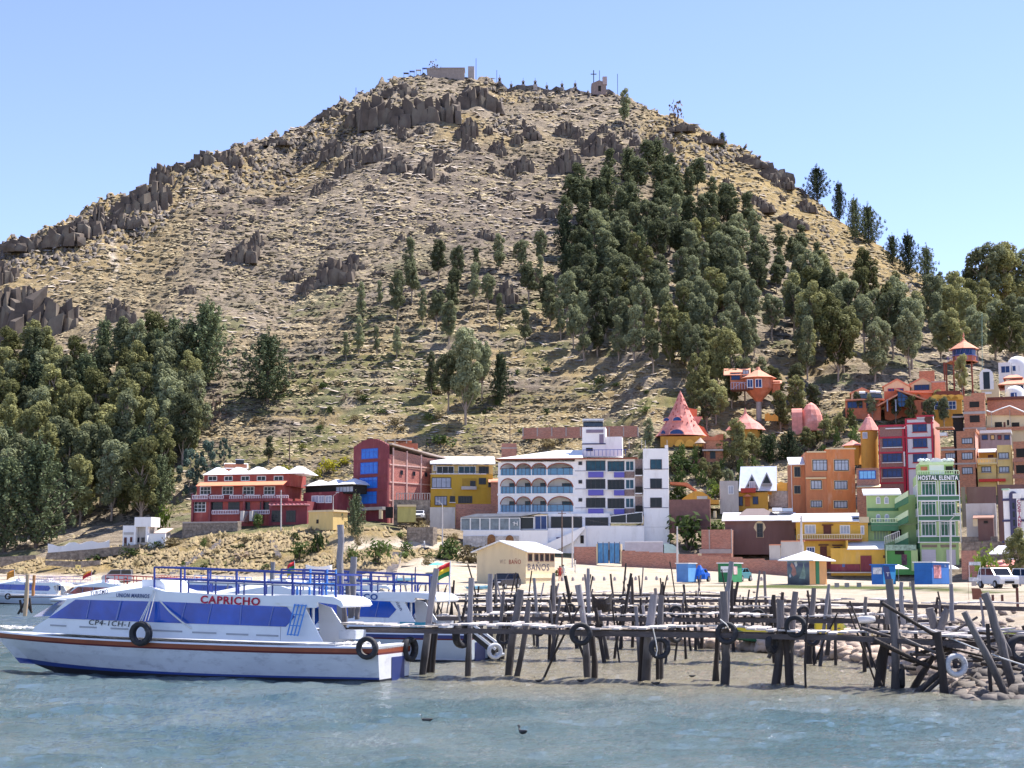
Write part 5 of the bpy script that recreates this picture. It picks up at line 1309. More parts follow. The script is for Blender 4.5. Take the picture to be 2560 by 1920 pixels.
b.wall(60, 725, 700, 830, 5.5, OCHRE, .8, 'base_wall', .5)
m = MB()
for k, u in enumerate((330, 470, 590)): x, z = b.L(u, 860, .5); m.prism([(x+.9*math.cos(t_), z+1.2*math.sin(t_)) for t_ in [math.pi*k_/8 for k_ in range(9)]], .5, .8, ax='y')
m.build('petal_panels', M('bright_ochre', (.85,.45,.08)), b.t)
MB().prism([(b.L(440,330,6)[0], b.L(440,330,6)[1]),(b.L(570,350,6)[0], b.L(570,350,6)[1]),(b.L(560,460,6)[0], b.L(560,460,6)[1]-1),(b.L(470,460,6)[0], b.L(470,460,6)[1]-1)], 6, 8.5, ax='y').build('rear_wall', TERRA, b.t)
MB().prism([b.L(500,450,4), b.L(640,455,4), b.L(580,560,4)], 3.6, 4.2, ax='y').build('fin', PINK, b.t)
MB().prism([b.L(590,570,5), b.L(660,600,5), b.L(740,730,5), b.L(600,730,5)], 4.6, 7, ax='y').build('side_shell', TERRA, b.t)
b = Bld('gazebo', 'little thatch-roofed garden hut right of the pink cone house', 'gazebo', 540, 256, 690, 256, 880, Zb4)
x, z = b.L(615, 820, .8); MB().lathe([(1.05, z),(.5, z+.5),(.04, z+.95)], 8, (x,.8)).build('roof', M('thatch', (.38,.30,.24), var=.3, scale=4), b.t)
m = MB()
for k in range(6): m.box(x+.8*math.cos(k*1.047)-.05, x+.8*math.cos(k*1.047)+.05, .8+.8*math.sin(k*1.047)-.05, .8+.8*math.sin(k*1.047)+.05, z-2.6, z)
m.build('post', DKWOOD, b.t)
b = Bld('terrace_house', 'low brick terrace house with ochre arches beside the pink cone house', 'house', 520, 258, 930, 258, 1040, Zb4)
b.wall(660, 780, 930, 1040, 4, BRICKO, 0, 'wall', 4); b.slab(640, 905, 930, 920, 1.6, GREYW, -1.5, 'terrace'); b.wall(200, 1040, 660, 1080, 2, BRICK, -1.4, 'low_wall', 2)
b.win(750, 930, 820, 1030, 1, 1, gl=G_DK); b.slab(350, 985, 385, 1060, .3, TERRA, -1.2, 'pillar')
x, z = b.L(700, 740, 0); MB().prism([b.L(650,780), b.L(650,745), b.L(700,725), b.L(790,730), b.L(850,700), b.L(930,690), b.L(930,780)], -.2, 3, ax='y').build('curved_parapet', TERRA, b.t)
# tent shaped roof
b = Bld('tent_roof_house', 'ochre round house with flared pink tent roof under the tree house', 'house', 960, 254, 1520, 254, 720, Zb4)
cx, z = b.L(1240, 640, 3); _, zt = b.L(1240, 325, 3); Rr = b.L(1520, 640, 3)[0]-cx; zb = b.L(1240,700,3)[1]
MB().lathe([(Rr, z),(Rr*.72, z+.28*(zt-z)),(Rr*.35, z+.5*(zt-z)),(Rr*.08, z+.72*(zt-z)),(.03, zt)], 10, (cx,3), sm=False, sy=.8).build('roof', PINK, b.t)
MB().lathe([(Rr*.72, zb-1),(Rr*.72, z+.02)], 10, (cx,3), sm=False, sy=.8).build('wall', OCHRE, b.t)
b.win(1110, 620, 1190, 665, 2, 1, off=3-Rr*.58-.05, gl=G_NAVY); 
b = Bld('garden_wall', 'wavy-topped ochre garden wall beneath the tree house', 'wall', 1500, 262, 1690, 262, 500, Zb4)
MB().prism([b.L(1505,510), b.L(1505,420), b.L(1550,400), b.L(1600,440), b.L(1640,410), b.L(1690,450), b.L(1690,510)], 0, .4, ax='y').build('wall', OCHRE, b.t)
# tree house
Zc = (1750, 880, 4.9156)
b = Bld('tree_house', 'orange tree house with glazed sides standing on one tapering pillar', 'house', 380, 268, 990, 268, 640, Zc)
cx, z1 = b.L(715, 325, 3); _, z0 = b.L(715, 455, 3); Rr = (b.L(890,325,3)[0]-b.L(530,325,3)[0])/2
_, zt = b.L(700, 225, 3); _, zp = b.L(700, 630, 3); _, zg = b.L(700, 780, 3)
MB().lathe([(Rr, z0),(Rr, z1)], 8, (cx,3), sm=False).build('wall', TERRA, b.t)
MB().lathe([(Rr*1.28, z1-.05),(Rr*.75, z1+.4*(zt-z1)),(Rr*.2, zt),(Rr*.1, zt+.6)], 8, (cx,3), sm=False).build('roof', TROOF, b.t)
MB().lathe([(Rr*.12, zp),(Rr*.30, zp+.6),(Rr*.98, z0)], 8, (cx,3), sm=False).build('bracket', TERRA, b.t)
MB().tube([(cx,3,zg-3),(cx,3,zp+.3)], .5, 8).build('pillar', CONC, b.t)
for (a, c, v) in ((680,760,335),(580,650,340)): b.win(a, v, c, 435, 2, 1, off=3-Rr*.95-.08, fr=FR_W, gl=G_NAVY)
b.wall(370, 250, 540, 455, 3.5, TERRA, 3.2, 'side_room'); b.shed(290, 620, 280, 205, 3.8, TROOF, 2.8, th=.15); b.win(385, 262, 490, 340, 3, 1, off=3.2, gl=G_NAVY); b.win(525, 225, 600, 300, 2, 1, off=3.2, gl=G_CUR)
X0, X1, Z0, Z1 = b.rect(380, 375, 650, 455, .8); MB().box(X0, X1, .7, 3.2, Z0-.15, Z0).build('deck', DKWOOD, b.t)
m = MB()
for k in range(9): xx = X0+(X1-X0)*k/8; m.box(xx-.04, xx+.04, .72, .8, Z0, Z1)
m.box(X0, X1, .72, .8, Z1-.06, Z1); m.bar((X0,.76,Z0), (X0+(X1-X0)*.5,.76,Z1), .05); m.bar((X1,.76,Z0), (X0+(X1-X0)*.5,.76,Z1), .05)
m.build('railing', M('pale_blue_rail', (.35,.42,.6)), b.t)
b.wall(890, 360, 985, 470, 3, TERRA, 2.6, 'side_room'); b.shed(880, 1005, 385, 350, 3.2, TROOF, 2.3); b.slab(885, 470, 960, 500, 2, TERRA, 2.8, 'bracket')
# dome
b = Bld('dome_house', 'pink pointed dome house with a barrel porch among the trees', 'house', 1130, 256, 1520, 256, 900, Zc)
cx, zb = b.L(1370, 920, 2.5); _, zt = b.L(1345, 620, 2.5); Rr = b.L(1515, 880, 2.5)[0]-cx; H = zt-zb
MB().lathe([(Rr, zb-.8),(Rr*.98, zb+.2*H),(Rr*.9, zb+.45*H),(Rr*.72, zb+.68*H),(Rr*.42, zb+.88*H),(Rr*.12, zb+.98*H),(.03, zt)], 12, (cx,2.5), sm=False).build('dome', PINK, b.t)
x0, z0 = b.L(1130, 880, 1.5); x1, z1 = b.L(1255, 690, 1.5); hw = 1.5
MB().prism([(1.5+hw*math.cos(t_)*1.0+.5, z0-2 if k in (0,8) else z0+(z1-z0)*math.sin(t_)) for k, t_ in enumerate([math.pi*k/8 for k in range(9)])], x0, x1, ax='x').build('porch', PINK, b.t)
# white A-frame
b = Bld('steep_roof_house', 'yellow house with steep pale blue roof and two pointed dormers', 'house', 1080, 238, 1560, 238, 1760, Zb4)
b.wall(1085, 1500, 1550, 1680, 6, YELLOWW, 0, 'wall', 4)
x0, z = b.L(1145, 1480, -.3); x1, _ = b.L(1670, 1480, -.3); zt = b.L(1400, 1140, 2.6)[1]
MB().add([(x0,-.3,z),(x1,-.3,z),(x1+.1,2.6,zt),(x0+.3,2.6,zt),(x0,5.5,z),(x1,5.5,z)],[(0,1,2,3),(3,2,5,4),(0,3,4),(1,5,2),(0,4,5,1)]).build('roof', M('pale_blue_roof', (.62,.68,.78), rough=.5, var=.1), b.t)
for (u0, u1, v0, v1) in ((1230,1420,1240,1440),(1450,1610,1215,1390)):
    P = [b.L(u0, v1, -.6), b.L(u1, v1, -.6), b.L((u0+u1)/2, v0, -.6)]
    o_ = MB().prism(P, -.6, 2.0, ax='y').build('dormer', GREYR, b.t); c_ = ((P[0][0]+P[1][0]+P[2][0])/3, (P[0][1]+P[1][1]+P[2][1])/3)
    MB().prism([(c_[0]+(p[0]-c_[0])*.68, c_[1]+(p[1]-c_[1])*.68) for p in P], -.64, -.61, ax='y').build('pane', G_DK, o_)
b.win(1290, 1350, 1370, 1450, 3, 1, off=-.66, fr=FR_W, gl=G_CUR); b.slab(1170, 1440, 1380, 1500, .9, M('red_balcony', (.45,.06,.04)), -1.3, 'balcony')
b.win(1110, 1560, 1200, 1680, 2, 1, gl=G_NAVY); b.slab(1230, 1570, 1300, 1690, .1, M('orange_door', (.5,.17,.05)), -.1, 'door'); b.win(1340, 1560, 1410, 1660, 2, 1, gl=G_NAVY)
MB().prism([b.L(1200,1560), b.L(1330,1560), b.L(1265,1520)], -.9, 0, ax='y').build('porch_roof', TROOF, b.t)
b = Bld('garden_wall', 'bright ochre lobed wall between the steep-roofed and orange houses', 'wall', 1560, 240, 1860, 240, 1540, Zb4)
MB().prism([b.L(1640,1480), b.L(1650,1400), b.L(1720,1350), b.L(1800,1370), b.L(1860,1340), b.L(1860,1480)], 0, .5, ax='y').build('wall', M('bright_ochre', (.85,.45,.08)), b.t)
b.wall(1560, 1480, 1860, 1640, .5, STONEP, -.3, 'stone_wall', 2); b.slab(1540, 1440, 1600, 1530, .2, M('bright_ochre', (.85,.45,.08)), -.35, 'sign_panel')
b = Bld('round_roof_house', 'ochre house with a curved roof edge behind the garden wall', 'house', 360, 236, 870, 236, 1620, Zb4)
MB().prism([b.L(360,1660), b.L(360,1590), b.L(440,1530), b.L(540,1480), b.L(640,1490), b.L(720,1540), b.L(780,1600), b.L(870,1600), b.L(870,1660)], 0, 4, ax='y').build('wall', OCHRE, b.t)
b.slab(565, 1550, 710, 1590, .06, GREYW, -.06, 'sign_board'); MB().prism([b.L(190,1350), b.L(190,1380), b.L(400,1400), b.L(540,1480), b.L(560,1460), b.L(430,1360)], .5, 4, ax='y').build('curved_roof', TERRA, b.t)
b.wall(880, 1340, 1140, 1440, 3, GREYW, 1, 'rear_room', 4); b.win(1000, 1410, 1070, 1520, 2, 1, off=1, fr=FR_W, gl=G_CUR)
b = Bld('garden_wall', 'brown adobe garden wall right of the white hotel tower', 'wall', 150, 226, 700, 224, 260, (1640,1240,4.809))
b.wall(155, 45, 650, 280, .5, M('adobe', (.20,.10,.085), var=.2, dirt=(.3,.15,.12)), 0, 'wall', 2)
for a in (690, 850): b.slab(a, 180 if a == 690 else 340, a+30, 260 if a == 690 else 410, .5, CREAM, -.3, 'pillar')
# 18 orange apartment block
Zb6 = (1940, 1080, 4.148)
b = Bld('apartment_block', 'orange four-storey apartment block with peeling paint', 'building', 300, 222.4, 830, 221.6, 840, Zb6)
x0, x1, z0, zt1 = b.rect(305, 205, 830, 850, 0); xs_ = b.L(520, 200)[0]; zt2 = b.L(600, 172)[1]
MB().box(x0, xs_, 0, 9, z0-2, zt1).build('wall', ORANGED, b.t); MB().box(xs_, x1, -.1, 9.1, z0-2, zt2).build('wall', ORANGEW, b.t)
b.slab(318, 200, 520, 212, .3, CREAM, -.2, 'parapet'); b.slab(517, 168, 826, 178, .3, CREAM, -.25, 'parapet')
for (a, v0, c, v1, n_) in ((380,292,530,398,4),(605,292,752,398,4),(362,505,472,590,3),(608,510,738,592,4),(362,715,474,778,4),(603,718,738,786,4)):
    off = 0 if a < 500 else -.1
    b.slab(a-9, v0-8, c+9, v1+8, .06, FR_Y, off-.06, 'surround'); b.win(a, v0, c, v1, n_, 1, off=off-.06, gl=G_CUR, tr=.72 if v0 < 300 else None)
b.slab(310, 472, 522, 484, .5, FR_Y, -.35, 'ledge')
# left wing set back
xw = b.L(145, 500, 4)[0]; zw = b.L(160, 330, 4)[1]
MB().box(xw, x0-.01, 2.2, 9, z0-2, zw).build('side_wing', ORANGED, b.t)
for v0, v1 in ((365,462),(562,635)): b.slab(184, v0-8, 258, v1+8, .06, FR_Y, 2.14, 'surround'); b.win(192, v0, 250, v1, 2, 1, off=2.14, gl=G_DK)
b.shed(132, 300, 333, 262, 3.5, WHITER, 1.6, th=.15)
m = MB(); xx, z = b.L(170, 800, 2.1); m.tube([(xx,2.1,z-1),(xx,2.1,zw)], .05, 5); m.build('drainpipe', FR_W, b.t)
# white canopy + blue top
b = Bld('parked_bus', 'white bus with a blue roof edge behind the brown wall', 'bus', 0, 219, 175, 219, 820, Zb6)
b.wall(-40, 785, 65, 820, 2, FR_W, 0, 'body'); b.wall(68, 790, 175, 822, 2, M('pale_blue_tarp', (.35,.42,.52)), 0, 'rear_body')
# 19 brown long house
Zb5 = (1640, 1240, 4.809)
b = Bld('long_house', 'low brown house with long white roof and ornate white doorway', 'house', 820, 216, 1680, 216, 520, Zb5)
b.wall(828, 285, 1670, 530, 6, BROWNW, 0, 'wall', 2); b.shed(790, 1690, 292, 200, 7, WHITER, -.6, th=.12)
xx, z = b.L(1248, 400, -.03); _, za = b.L(1248, 302, -.03); _, zb = b.L(1248, 500, -.03); w_ = (b.L(1322,400)[0]-b.L(1175,400)[0])/2
MB().prism([(xx-w_*.6,zb),(xx+w_*.6,zb),(xx+w_*.55,zb+(za-zb)*.35),(xx+w_,zb+(za-zb)*.6),(xx+w_*.75,zb+(za-zb)*.85),(xx+w_*.3,za),(xx-w_*.3,za),(xx-w_*.75,zb+(za-zb)*.85),(xx-w_,zb+(za-zb)*.6),(xx-w_*.55,zb+(za-zb)*.35)], -.06, 0, ax='y').build('door_surround', CREAM, b.t)
b.win(1215, 335, 1282, 492, 2, 3, off=-.06, gl=G_DK, name='door')
MB().add([(b.L(960,205,3)[0],3,z+1.9),(b.L(1500,205,3)[0],3,z+1.9),(b.L(1300,150,6)[0],6,z+3.2),(b.L(1090,160,6)[0],6,z+3.2),(b.L(960,205,3)[0],9,z+1.9),(b.L(1500,205,3)[0],9,z+1.9)],[(0,1,2,3),(3,2,5,4),(0,3,4),(1,5,2)]).build('rear_roof', M('dark_roof', (.16,.12,.12)), b.t)
b = Bld('brick_shed', 'square brick enclosure below the brown long house', 'wall', 530, 213, 905, 212, 680, Zb5)
b.wall(545, 405, 905, 690, 4, BRICK, 0, 'wall', 1); b.slab(632, 405, 650, 660, .1, CONC, -.1, 'pier'); b.slab(900, 395, 915, 690, .3, CONC, -.1, 'pier'); b.slab(520, 640, 905, 690, .1, CONC, -.12, 'plinth_or_sun_strip')
# 20 grey-white wall plot
b = Bld('rendered_wall', 'pale grey rendered wall with stepped top and grey doorway', 'wall', 1360, 207, 1780, 205, 940, Zb5)
b.wall(1360, 590, 1500, 960, .3, GREYW, 0, 'wall', .5); b.wall(1500, 545, 1780, 960, .3, GREYW, 0, 'wall', .5); b.slab(1358, 580, 1502, 592, .4, TROOF, -.05, 'coping'); b.slab(1502, 537, 1785, 547, .4, TROOF, -.05, 'coping')
b.slab(1500, 732, 1640, 930, .08, M('steel_door', (.38,.38,.44)), -.08, 'door'); b.slab(1360, 895, 1500, 960, .08, CONC, -.08, 'plinth_or_sun_strip')
# 21 yellow balcony house
b = Bld('balcony_house', 'yellow two-storey house with long balustraded balcony and white roof', 'house', 200, 209, 960, 209, 1400, Zb6)
b.wall(205, 925, 965, 1400, 7, YELLOWW, 0, 'wall', 1); b.shed(165, 865, 925, 845, 6, WHITER, -1.0, th=.14); b.slab(860, 880, 965, 940, .5, CREAM, -.5, 'roof_edge')
b.slab(800, 885, 950, 915, .8, G_DK, .2, 'solar_panel')
for (a, v0, c, v1, g) in ((300,965,410,1050,G_CUR),(665,970,765,1055,G_CUR),(880,975,912,1060,G_NAVY)): b.win(a, v0, c, v1, 3, 1, fr=FR_W, gl=g)
b.win(495, 975, 570, 1060, 1, 1, fr=DKWOOD, gl=DKWOOD, name='door'); b.slab(475, 958, 595, 970, .3, DKWOOD, -.3, 'lintel')
x0, x1, z0, z1 = b.rect(225, 1060, 890, 1110, -.9); MB().box(x0, x1, -1.0, 0, z0-.2, z0).build('balcony_floor', BROWNT, b.t); b.balus(x0, x1, z0, z1-z0, -.9, CREAM, .32)
b.win(320, 1195, 400, 1250, 3, 1, fr=FR_W, gl=G_NAVY); b.win(460, 1190, 525, 1290, 1, 1, fr=DKWOOD, gl=DKWOOD, name='door'); b.win(600, 1195, 665, 1240, 2, 1, fr=DKWOOD, gl=G_DK)
b.slab(440, 1165, 545, 1178, .3, DKWOOD, -.3, 'lintel'); b.slab(580, 1168, 690, 1180, .3, DKWOOD, -.3, 'lintel')
b.slab(205, 1290, 570, 1440, .08, MAROON, -.08, 'plinth_or_sun_strip')
b = Bld('yellow_front_house', 'low yellow front building with maroon base and maroon door', 'house', 565, 205, 1135, 205, 1450, Zb6)
b.wall(565, 1205, 1135, 1450, 4, YELLOWW, 0, 'wall', .5); b.slab(565, 1370, 875, 1450, .08, MAROON, -.08, 'plinth_or_sun_strip'); b.slab(875, 1282, 995, 1450, .1, MAROON, -.1, 'door'); b.shed(735, 1125, 1212, 1130, 4, WHITER, -.3, th=.12)
b.slab(722, 1125, 745, 1215, 3, YELLOWW, -.2, 'end_wall'); b.slab(685, 1370, 715, 1400, .05, M('blue_panel', (.1,.15,.35)), -.13, 'meter_box'); b.slab(1110, 1278, 1130, 1308, .05, DKWOOD, -.05, 'meter_box'); b.slab(530, 1452, 990, 1462, .8, GREYW, -.9, 'kerb')
# 22 green hostel
b = Bld('green_hostel', 'lime green hostel with dark green bands and large green windows', 'hostel', 1470, 202.6, 1915, 201.6, 1440, Zb6)
x0, x1, z0, z1 = b.rect(1470, 440, 1905, 1440, 0)
MB().box(x0, x1, 0, 9, z0-1, z1).build('wall', LGREEN, b.t)
for (v0, v1) in ((665,712),(872,920),(1090,1142)): b.slab(1472, v0, 1908, v1, .1, DGREEN, -.1, 'band')
for v in (660, 868, 1083, 712, 920, 1144): b.slab(1472, v-4, 1908, v+3, .16, FR_W, -.16, 'moulding')
for a in (1462, 1680, 1900): b.slab(a, 445, a+18, 1150, .22, FR_W, -.22, 'pilaster')
b.slab(1470, 447, 1903, 500, .12, M('sign_green', (.05,.10,.07)), -.24, 'sign_board')
TW = M('white_lettering', (.85,.85,.85)); 
for body, u in (('HOSTAL', 1572), ('ELENITA', 1790)):
    xx, z = b.L(u, 474, -.37); text('sign_lettering', body, .56, 2.45, (xx, -.37, z), (math.pi/2,0,0), TW, b.t, .02, bold=.03)
for (v0, v1) in ((515,655),(722,865),(930,1075)):
    for (a, c) in ((1508,1660),(1708,1860)): b.win(a, v0, c, v1, 4, 1, fr=FR_W, gl=G_GRN, tr=.84, bar=.05)
for (a, c) in ((1508,1662),(1765,1868)): b.slab(a, 1220, c, 1395 if a < 1600 else 1380, .1, M('roller_shutter', (.55,.52,.58), stretch=(1,1,12)), -.1, 'shutter')
for (a, c) in ((1510,1672),(1705,1868)): b.slab(a, 1168, c, 1196, .06, M('vent_brown', (.25,.2,.14)), -.06, 'vent_grille')
# roof terrace
b.wall(1485, 330, 1840, 445, 6, LGREEN, 1.6, 'roof_room'); b.slab(1490, 312, 1845, 336, 6.4, M('pale_green_parapet', (.62,.74,.45)), 1.3, 'roof_parapet')
X0, X1, Z0, Z1 = b.rect(1470, 400, 1900, 445, 0); b.balus(X0, X1, Z0, Z1-Z0, .1, M('pale_green_parapet', (.62,.74,.45)), .3)
xx, z = b.L(1668, 440, 1.55); MB().prism([(xx-.95, z-.1),(xx+.95,z-.1)]+[(xx+.95*math.cos(t_), z+1.3+.95*math.sin(t_)) for t_ in (0,.5,1,1.57,2.1,2.6,3.14)], 1.5, 1.6, ax='y').build('arched_window', FR_W, b.t)
b.slab(1500, 360, 1570, 400, .05, TERRA, 1.54, 'opening'); b.slab(1758, 355, 1835, 420, .05, DARK, 1.54, 'opening')
# left face (recedes)
xw0 = b.L(1372, 700, 7)[0]
for (v0, v1) in ((690,745),(905,965),(1110,1165)):
    z_a, z_b = b.L(1464, v1-8, 0)[1], b.L(1464, v0-8, 0)[1]
    MB().box(x0-.08, x0-.002, .05, 8.9, z_a-.6, z_b-.6).build('band', DGREEN, b.t)
for (v0, v1) in ((540,650),(755,865),(960,1075)):
    z_a, z_b = b.L(1464, v1, 0)[1], b.L(1464, v0, 0)[1]
    for k in range(3): b.swin(x0, 1.2+2.6*k, 2.9+2.6*k, z_a, z_b, 2, fr=FR_W, gl=G_CUR, sgn=-1)
# low left wing
xa, xb = b.L(945, 800, 5)[0], b.L(1232, 800, 5)[0]; zc = b.L(1000, 655, 5)[1]
MB().box(xa, x0-.02, 5, 6.5, z0-1, zc).build('rear_wing', LGREEN, b.t); b.shed(905, 1300, 645, 590, 4, WHITER, 4.5, th=.2)
for v in (790, 940): b.slab(948, v, 1270, v+28, .1, DGREEN, 4.9, 'band')
for (a, v0) in ((1035,668),(1120,668),(1035,850),(1125,850)):
    X0, X1, Z0, Z1 = b.rect(a, v0, a+50, v0+78, 5); mid = (X0+X1)/2; r_ = (X1-X0)/2
    o_ = MB().prism([(X0,Z0),(X1,Z0),(X1,Z1-r_)]+[(mid+r_*math.cos(t_), Z1-r_+r_*math.sin(t_)) for t_ in (.5,1,1.57,2.1,2.6)]+[(X0,Z1-r_)], 4.9, 4.99, ax='y').build('arched_window', FR_W, b.t)
    MB().box(X0+.12, X1-.12, 4.87, 4.895, Z0+.12, Z1-r_*.6).build('pane', G_CUR, o_)
X0, X1, Z0, Z1 = b.rect(985, 895, 1270, 940, 3.6); MB().box(X0, X1, 3.5, 5, Z0-1.1, Z0).build('balcony_floor', DGREEN, b.t); b.balus(X0, X1, Z0, Z1-Z0, 3.6, M('pale_green_parapet', (.62,.74,.45)), .35)
for (va, vb_) in ((745,665),(940,865),(1160,1095)):
    # raking galleries between wing and tower
    P0 = b.L(1232, va, 4.2); P1 = b.L(1372, vb_, 1.0)
    MB().add([(P0[0],4.2,P0[1]),(P1[0],1.0,P1[1]),(P1[0],1.0,P1[1]+.75),(P0[0],4.2,P0[1]+.7),(P0[0]+.1,4.5,P0[1]),(P1[0]+.1,1.3,P1[1]),(P1[0]+.1,1.3,P1[1]+.75),(P0[0]+.1,4.5,P0[1]+.7)],[(0,1,2,3),(7,6,5,4),(3,2,6,7),(0,4,5,1)]).build('gallery_parapet', M('pale_green_parapet', (.62,.74,.45)), b.t)
    MB().add([(P0[0],4.2,P0[1]-.7),(P1[0],1.0,P1[1]-.9),(P1[0],1.0,P1[1]-.02),(P0[0],4.2,P0[1]-.02),(P0[0],5,P0[1]-.7),(P1[0],3,P1[1]-.9),(P1[0],3,P1[1]-.02),(P0[0],5,P0[1]-.02)],[(0,1,2,3),(3,2,6,7),(0,4,5,1),(7,6,5,4)]).build('gallery_floor', DGREEN, b.t)
X0, X1, Z0, Z1 = b.rect(1195, 1010, 1305, 1110, 4); MB().box(X0, X1, 4.6, 4.9, Z0, Z1).build('gate', DARK, b.t); b.win(1010, 1000, 1170, 1120, 5, 1, off=4.9, fr=LGREEN, gl=M('grey_green', (.22,.30,.20)))
b.slab(1135, 1170, 1455, 1228, .3, M('banner_green', (.30,.42,.32), var=.5, scale=3), -.9, 'banner'); 
b.wall(1140, 1225, 1470, 1440, 3.5, MGREEN, -.6, 'front_annex', .5); b.slab(1300, 1270, 1360, 1380, .06, M('poster_dark', (.09,.05,.07), var=.8, scale=3, dirt=(.5,.1,.15)), -.68, 'poster'); b.slab(1232, 1232, 1330, 1270, .06, DARK, -.66, 'opening'); b.slab(1400, 1220, 1475, 1440, .4, LGREEN, -.9, 'annex_pier'); b.slab(1136, 1225, 1156, 1440, .3, LGREEN, -.8, 'annex_pier')
m = MB(); P0 = b.L(1130, 1165, -.8); P1 = b.L(1280, 1105, -.8)
for k in range(8): xx = P0[0]+(P1[0]-P0[0])*k/7; zz = P0[1]+(P1[1]-P0[1])*k/7; m.box(xx-.03, xx+.03, -.8, -.75, zz, zz+1)
m.bar((P0[0],-.78,P0[1]+1), (P1[0],-.78,P1[1]+1), .06); m.build('stair_railing', FR_W, b.t)
m = MB(); rd = random.Random(9)
for k in range(9): xx, z = b.L(1500+40*k, 312, 2.5); m.lathe([(.05,z),(.45,z+.1),(.4,z+.35),(.05,z+.5)], 6, (xx+rd.uniform(-.2,.2),2.5+rd.uniform(-.5,.5)))
o_ = m.build('laundry_heap', M('laundry', (.6,.65,.72), var=.6, scale=2), None); o_.location = b.A; o_.rotation_euler = (0,0,b.rz); tag(o_, 'heap of white and blue laundry on the green hostel roof', 'laundry', kind='stuff')
o_['category'] = 'laundry'
# 23 turret
Zb7 = (2080, 820, 4.608)
b = Bld('turret_house', 'ochre round turret with steep pink cone roof', 'house', 300, 240, 550, 240, 1440, Zb7)
cx, z = b.L(425, 1175, 2); _, zt = b.L(432, 990, 2); Rr = b.L(545,1175,2)[0]-cx
MB().lathe([(Rr*.82, z-14),(Rr*.82, z+.1)], 10, (cx,2)).build('wall', OCHRE, b.t)
MB().lathe([(Rr*1.08, z-.15),(Rr*.72, z+.3*(zt-z)),(Rr*.3, z+.75*(zt-z)),(.12, z+.86*(zt-z)),(.2, z+.9*(zt-z)),(.03, zt)], 10, (cx,2), sm=False).build('cone_roof', PINK, b.t)
b.win(355, 1205, 405, 1270, 2, 1, off=2-Rr*.80, fr=FR_W, gl=G_CUR)
b = Bld('gazebo', 'small pink tent-roofed gazebo left of the ochre turret', 'gazebo', 90, 242, 380, 242, 1400, Zb7)
cx, z = b.L(240, 1360, 2); _, zt = b.L(240, 1290, 2); Rr = b.L(380,1360,2)[0]-cx; MB().lathe([(Rr, z),(Rr*.5, z+.45*(zt-z)),(.05, zt)], 8, (cx,2), sm=False).build('roof', PINK, b.t); MB().lathe([(Rr*.7, z-3),(Rr*.7, z+.05)], 8, (cx,2), sm=False).build('wall', OCHRE, b.t)
# 24 crimson framed house
b = Bld('framed_house', 'brick and pale grey house with crimson bands and blue windows', 'house', 545, 234, 1165, 231, 1620, Zb7)
b.wall(548, 1120, 860, 1920, 8, M('purple_brick', (.28,.15,.13), var=.3, scale=5), .4, 'left_wall', 1); b.wall(862, 1050, 1165, 1920, 8.5, M('pale_grey_paint', (.60,.59,.62), var=.04), 0, 'right_wall', 1)
xm_ = b.L(975,1015)[0]; X0, X1, Z0, Z1 = b.rect(975, 1012, 1165, 1052, 0); MB().box(X0, X1, 0, 1, Z0, Z1).build('parapet', M('pale_grey_paint', (.6,.59,.62)), b.t)
for v in (1092, 1258, 1436, 1612): b.slab(860, v, 1168, v+9, .1, CRIM, -.1, 'band')
for a in (858, 1158): b.slab(a, 1045, a+9, 1900, .12, CRIM, -.12, 'frame_strip')
b.slab(970, 1008, 1170, 1018, .3, CRIM, -.14, 'coping'); b.slab(860, 1042, 975, 1052, .3, CRIM, -.14, 'coping')
for v in (1120, 1255, 1430, 1605, 1780, 1915): b.slab(545, v, 860, v+9, .1, CRIM, .3, 'band')
for a in (545, 805): b.slab(a, 1120, a+10 if a < 800 else 858, 1920, .08, CRIM, .32, 'frame_strip')
xx, z = b.L(1113, 1052, 0)
MB().tube([(xx,-.12,z),(xx,0,z)], .62, 16).build('round_emblem', DKWOOD, b.t)
for (v0, v1) in ((1110,1190),(1268,1370),(1450,1540)): b.win(930 if v0 < 1200 else 935, v0, 1090 if v0 < 1200 else 1095, v1, 3, 1, fr=FR_D, gl=G_NAVY, tr=.75, sill=CRIM)
for (v0, v1) in ((1275,1365),(1450,1540),(1625,1715)): b.win(585, v0, 803, v1, 4, 1, off=.4, fr=FR_D, gl=G_NAVY, tr=.78, sill=FR_W)
b.slab(822, 1425, 845, 1595, .1, FR_W, .2, 'vertical_sign'); b.shed(615, 858, 1155, 1125, 3, WHITER, .1, th=.15)
MB().box(X1-.01, X1+.02, .2, 8.4, Z0-14, Z0).build('side_wall', M('salmon_render', (.62,.32,.24)), b.t)
b = Bld('brick_house', 'small brick house with one bright blue window above the green hostel', 'house', 830, 219, 1075, 219, 720, Zb6)
b.wall(832, 375, 1080, 870, 6, BRICK, 0, 'wall', 2); b.win(862, 405, 1032, 485, 4, 1, fr=FR_B, gl=glass('sky_blue_glass', (.22,.50,.85), .3, .2)); b.shed(835, 1085, 570, 545, 2, CREAM, -1, th=.08)
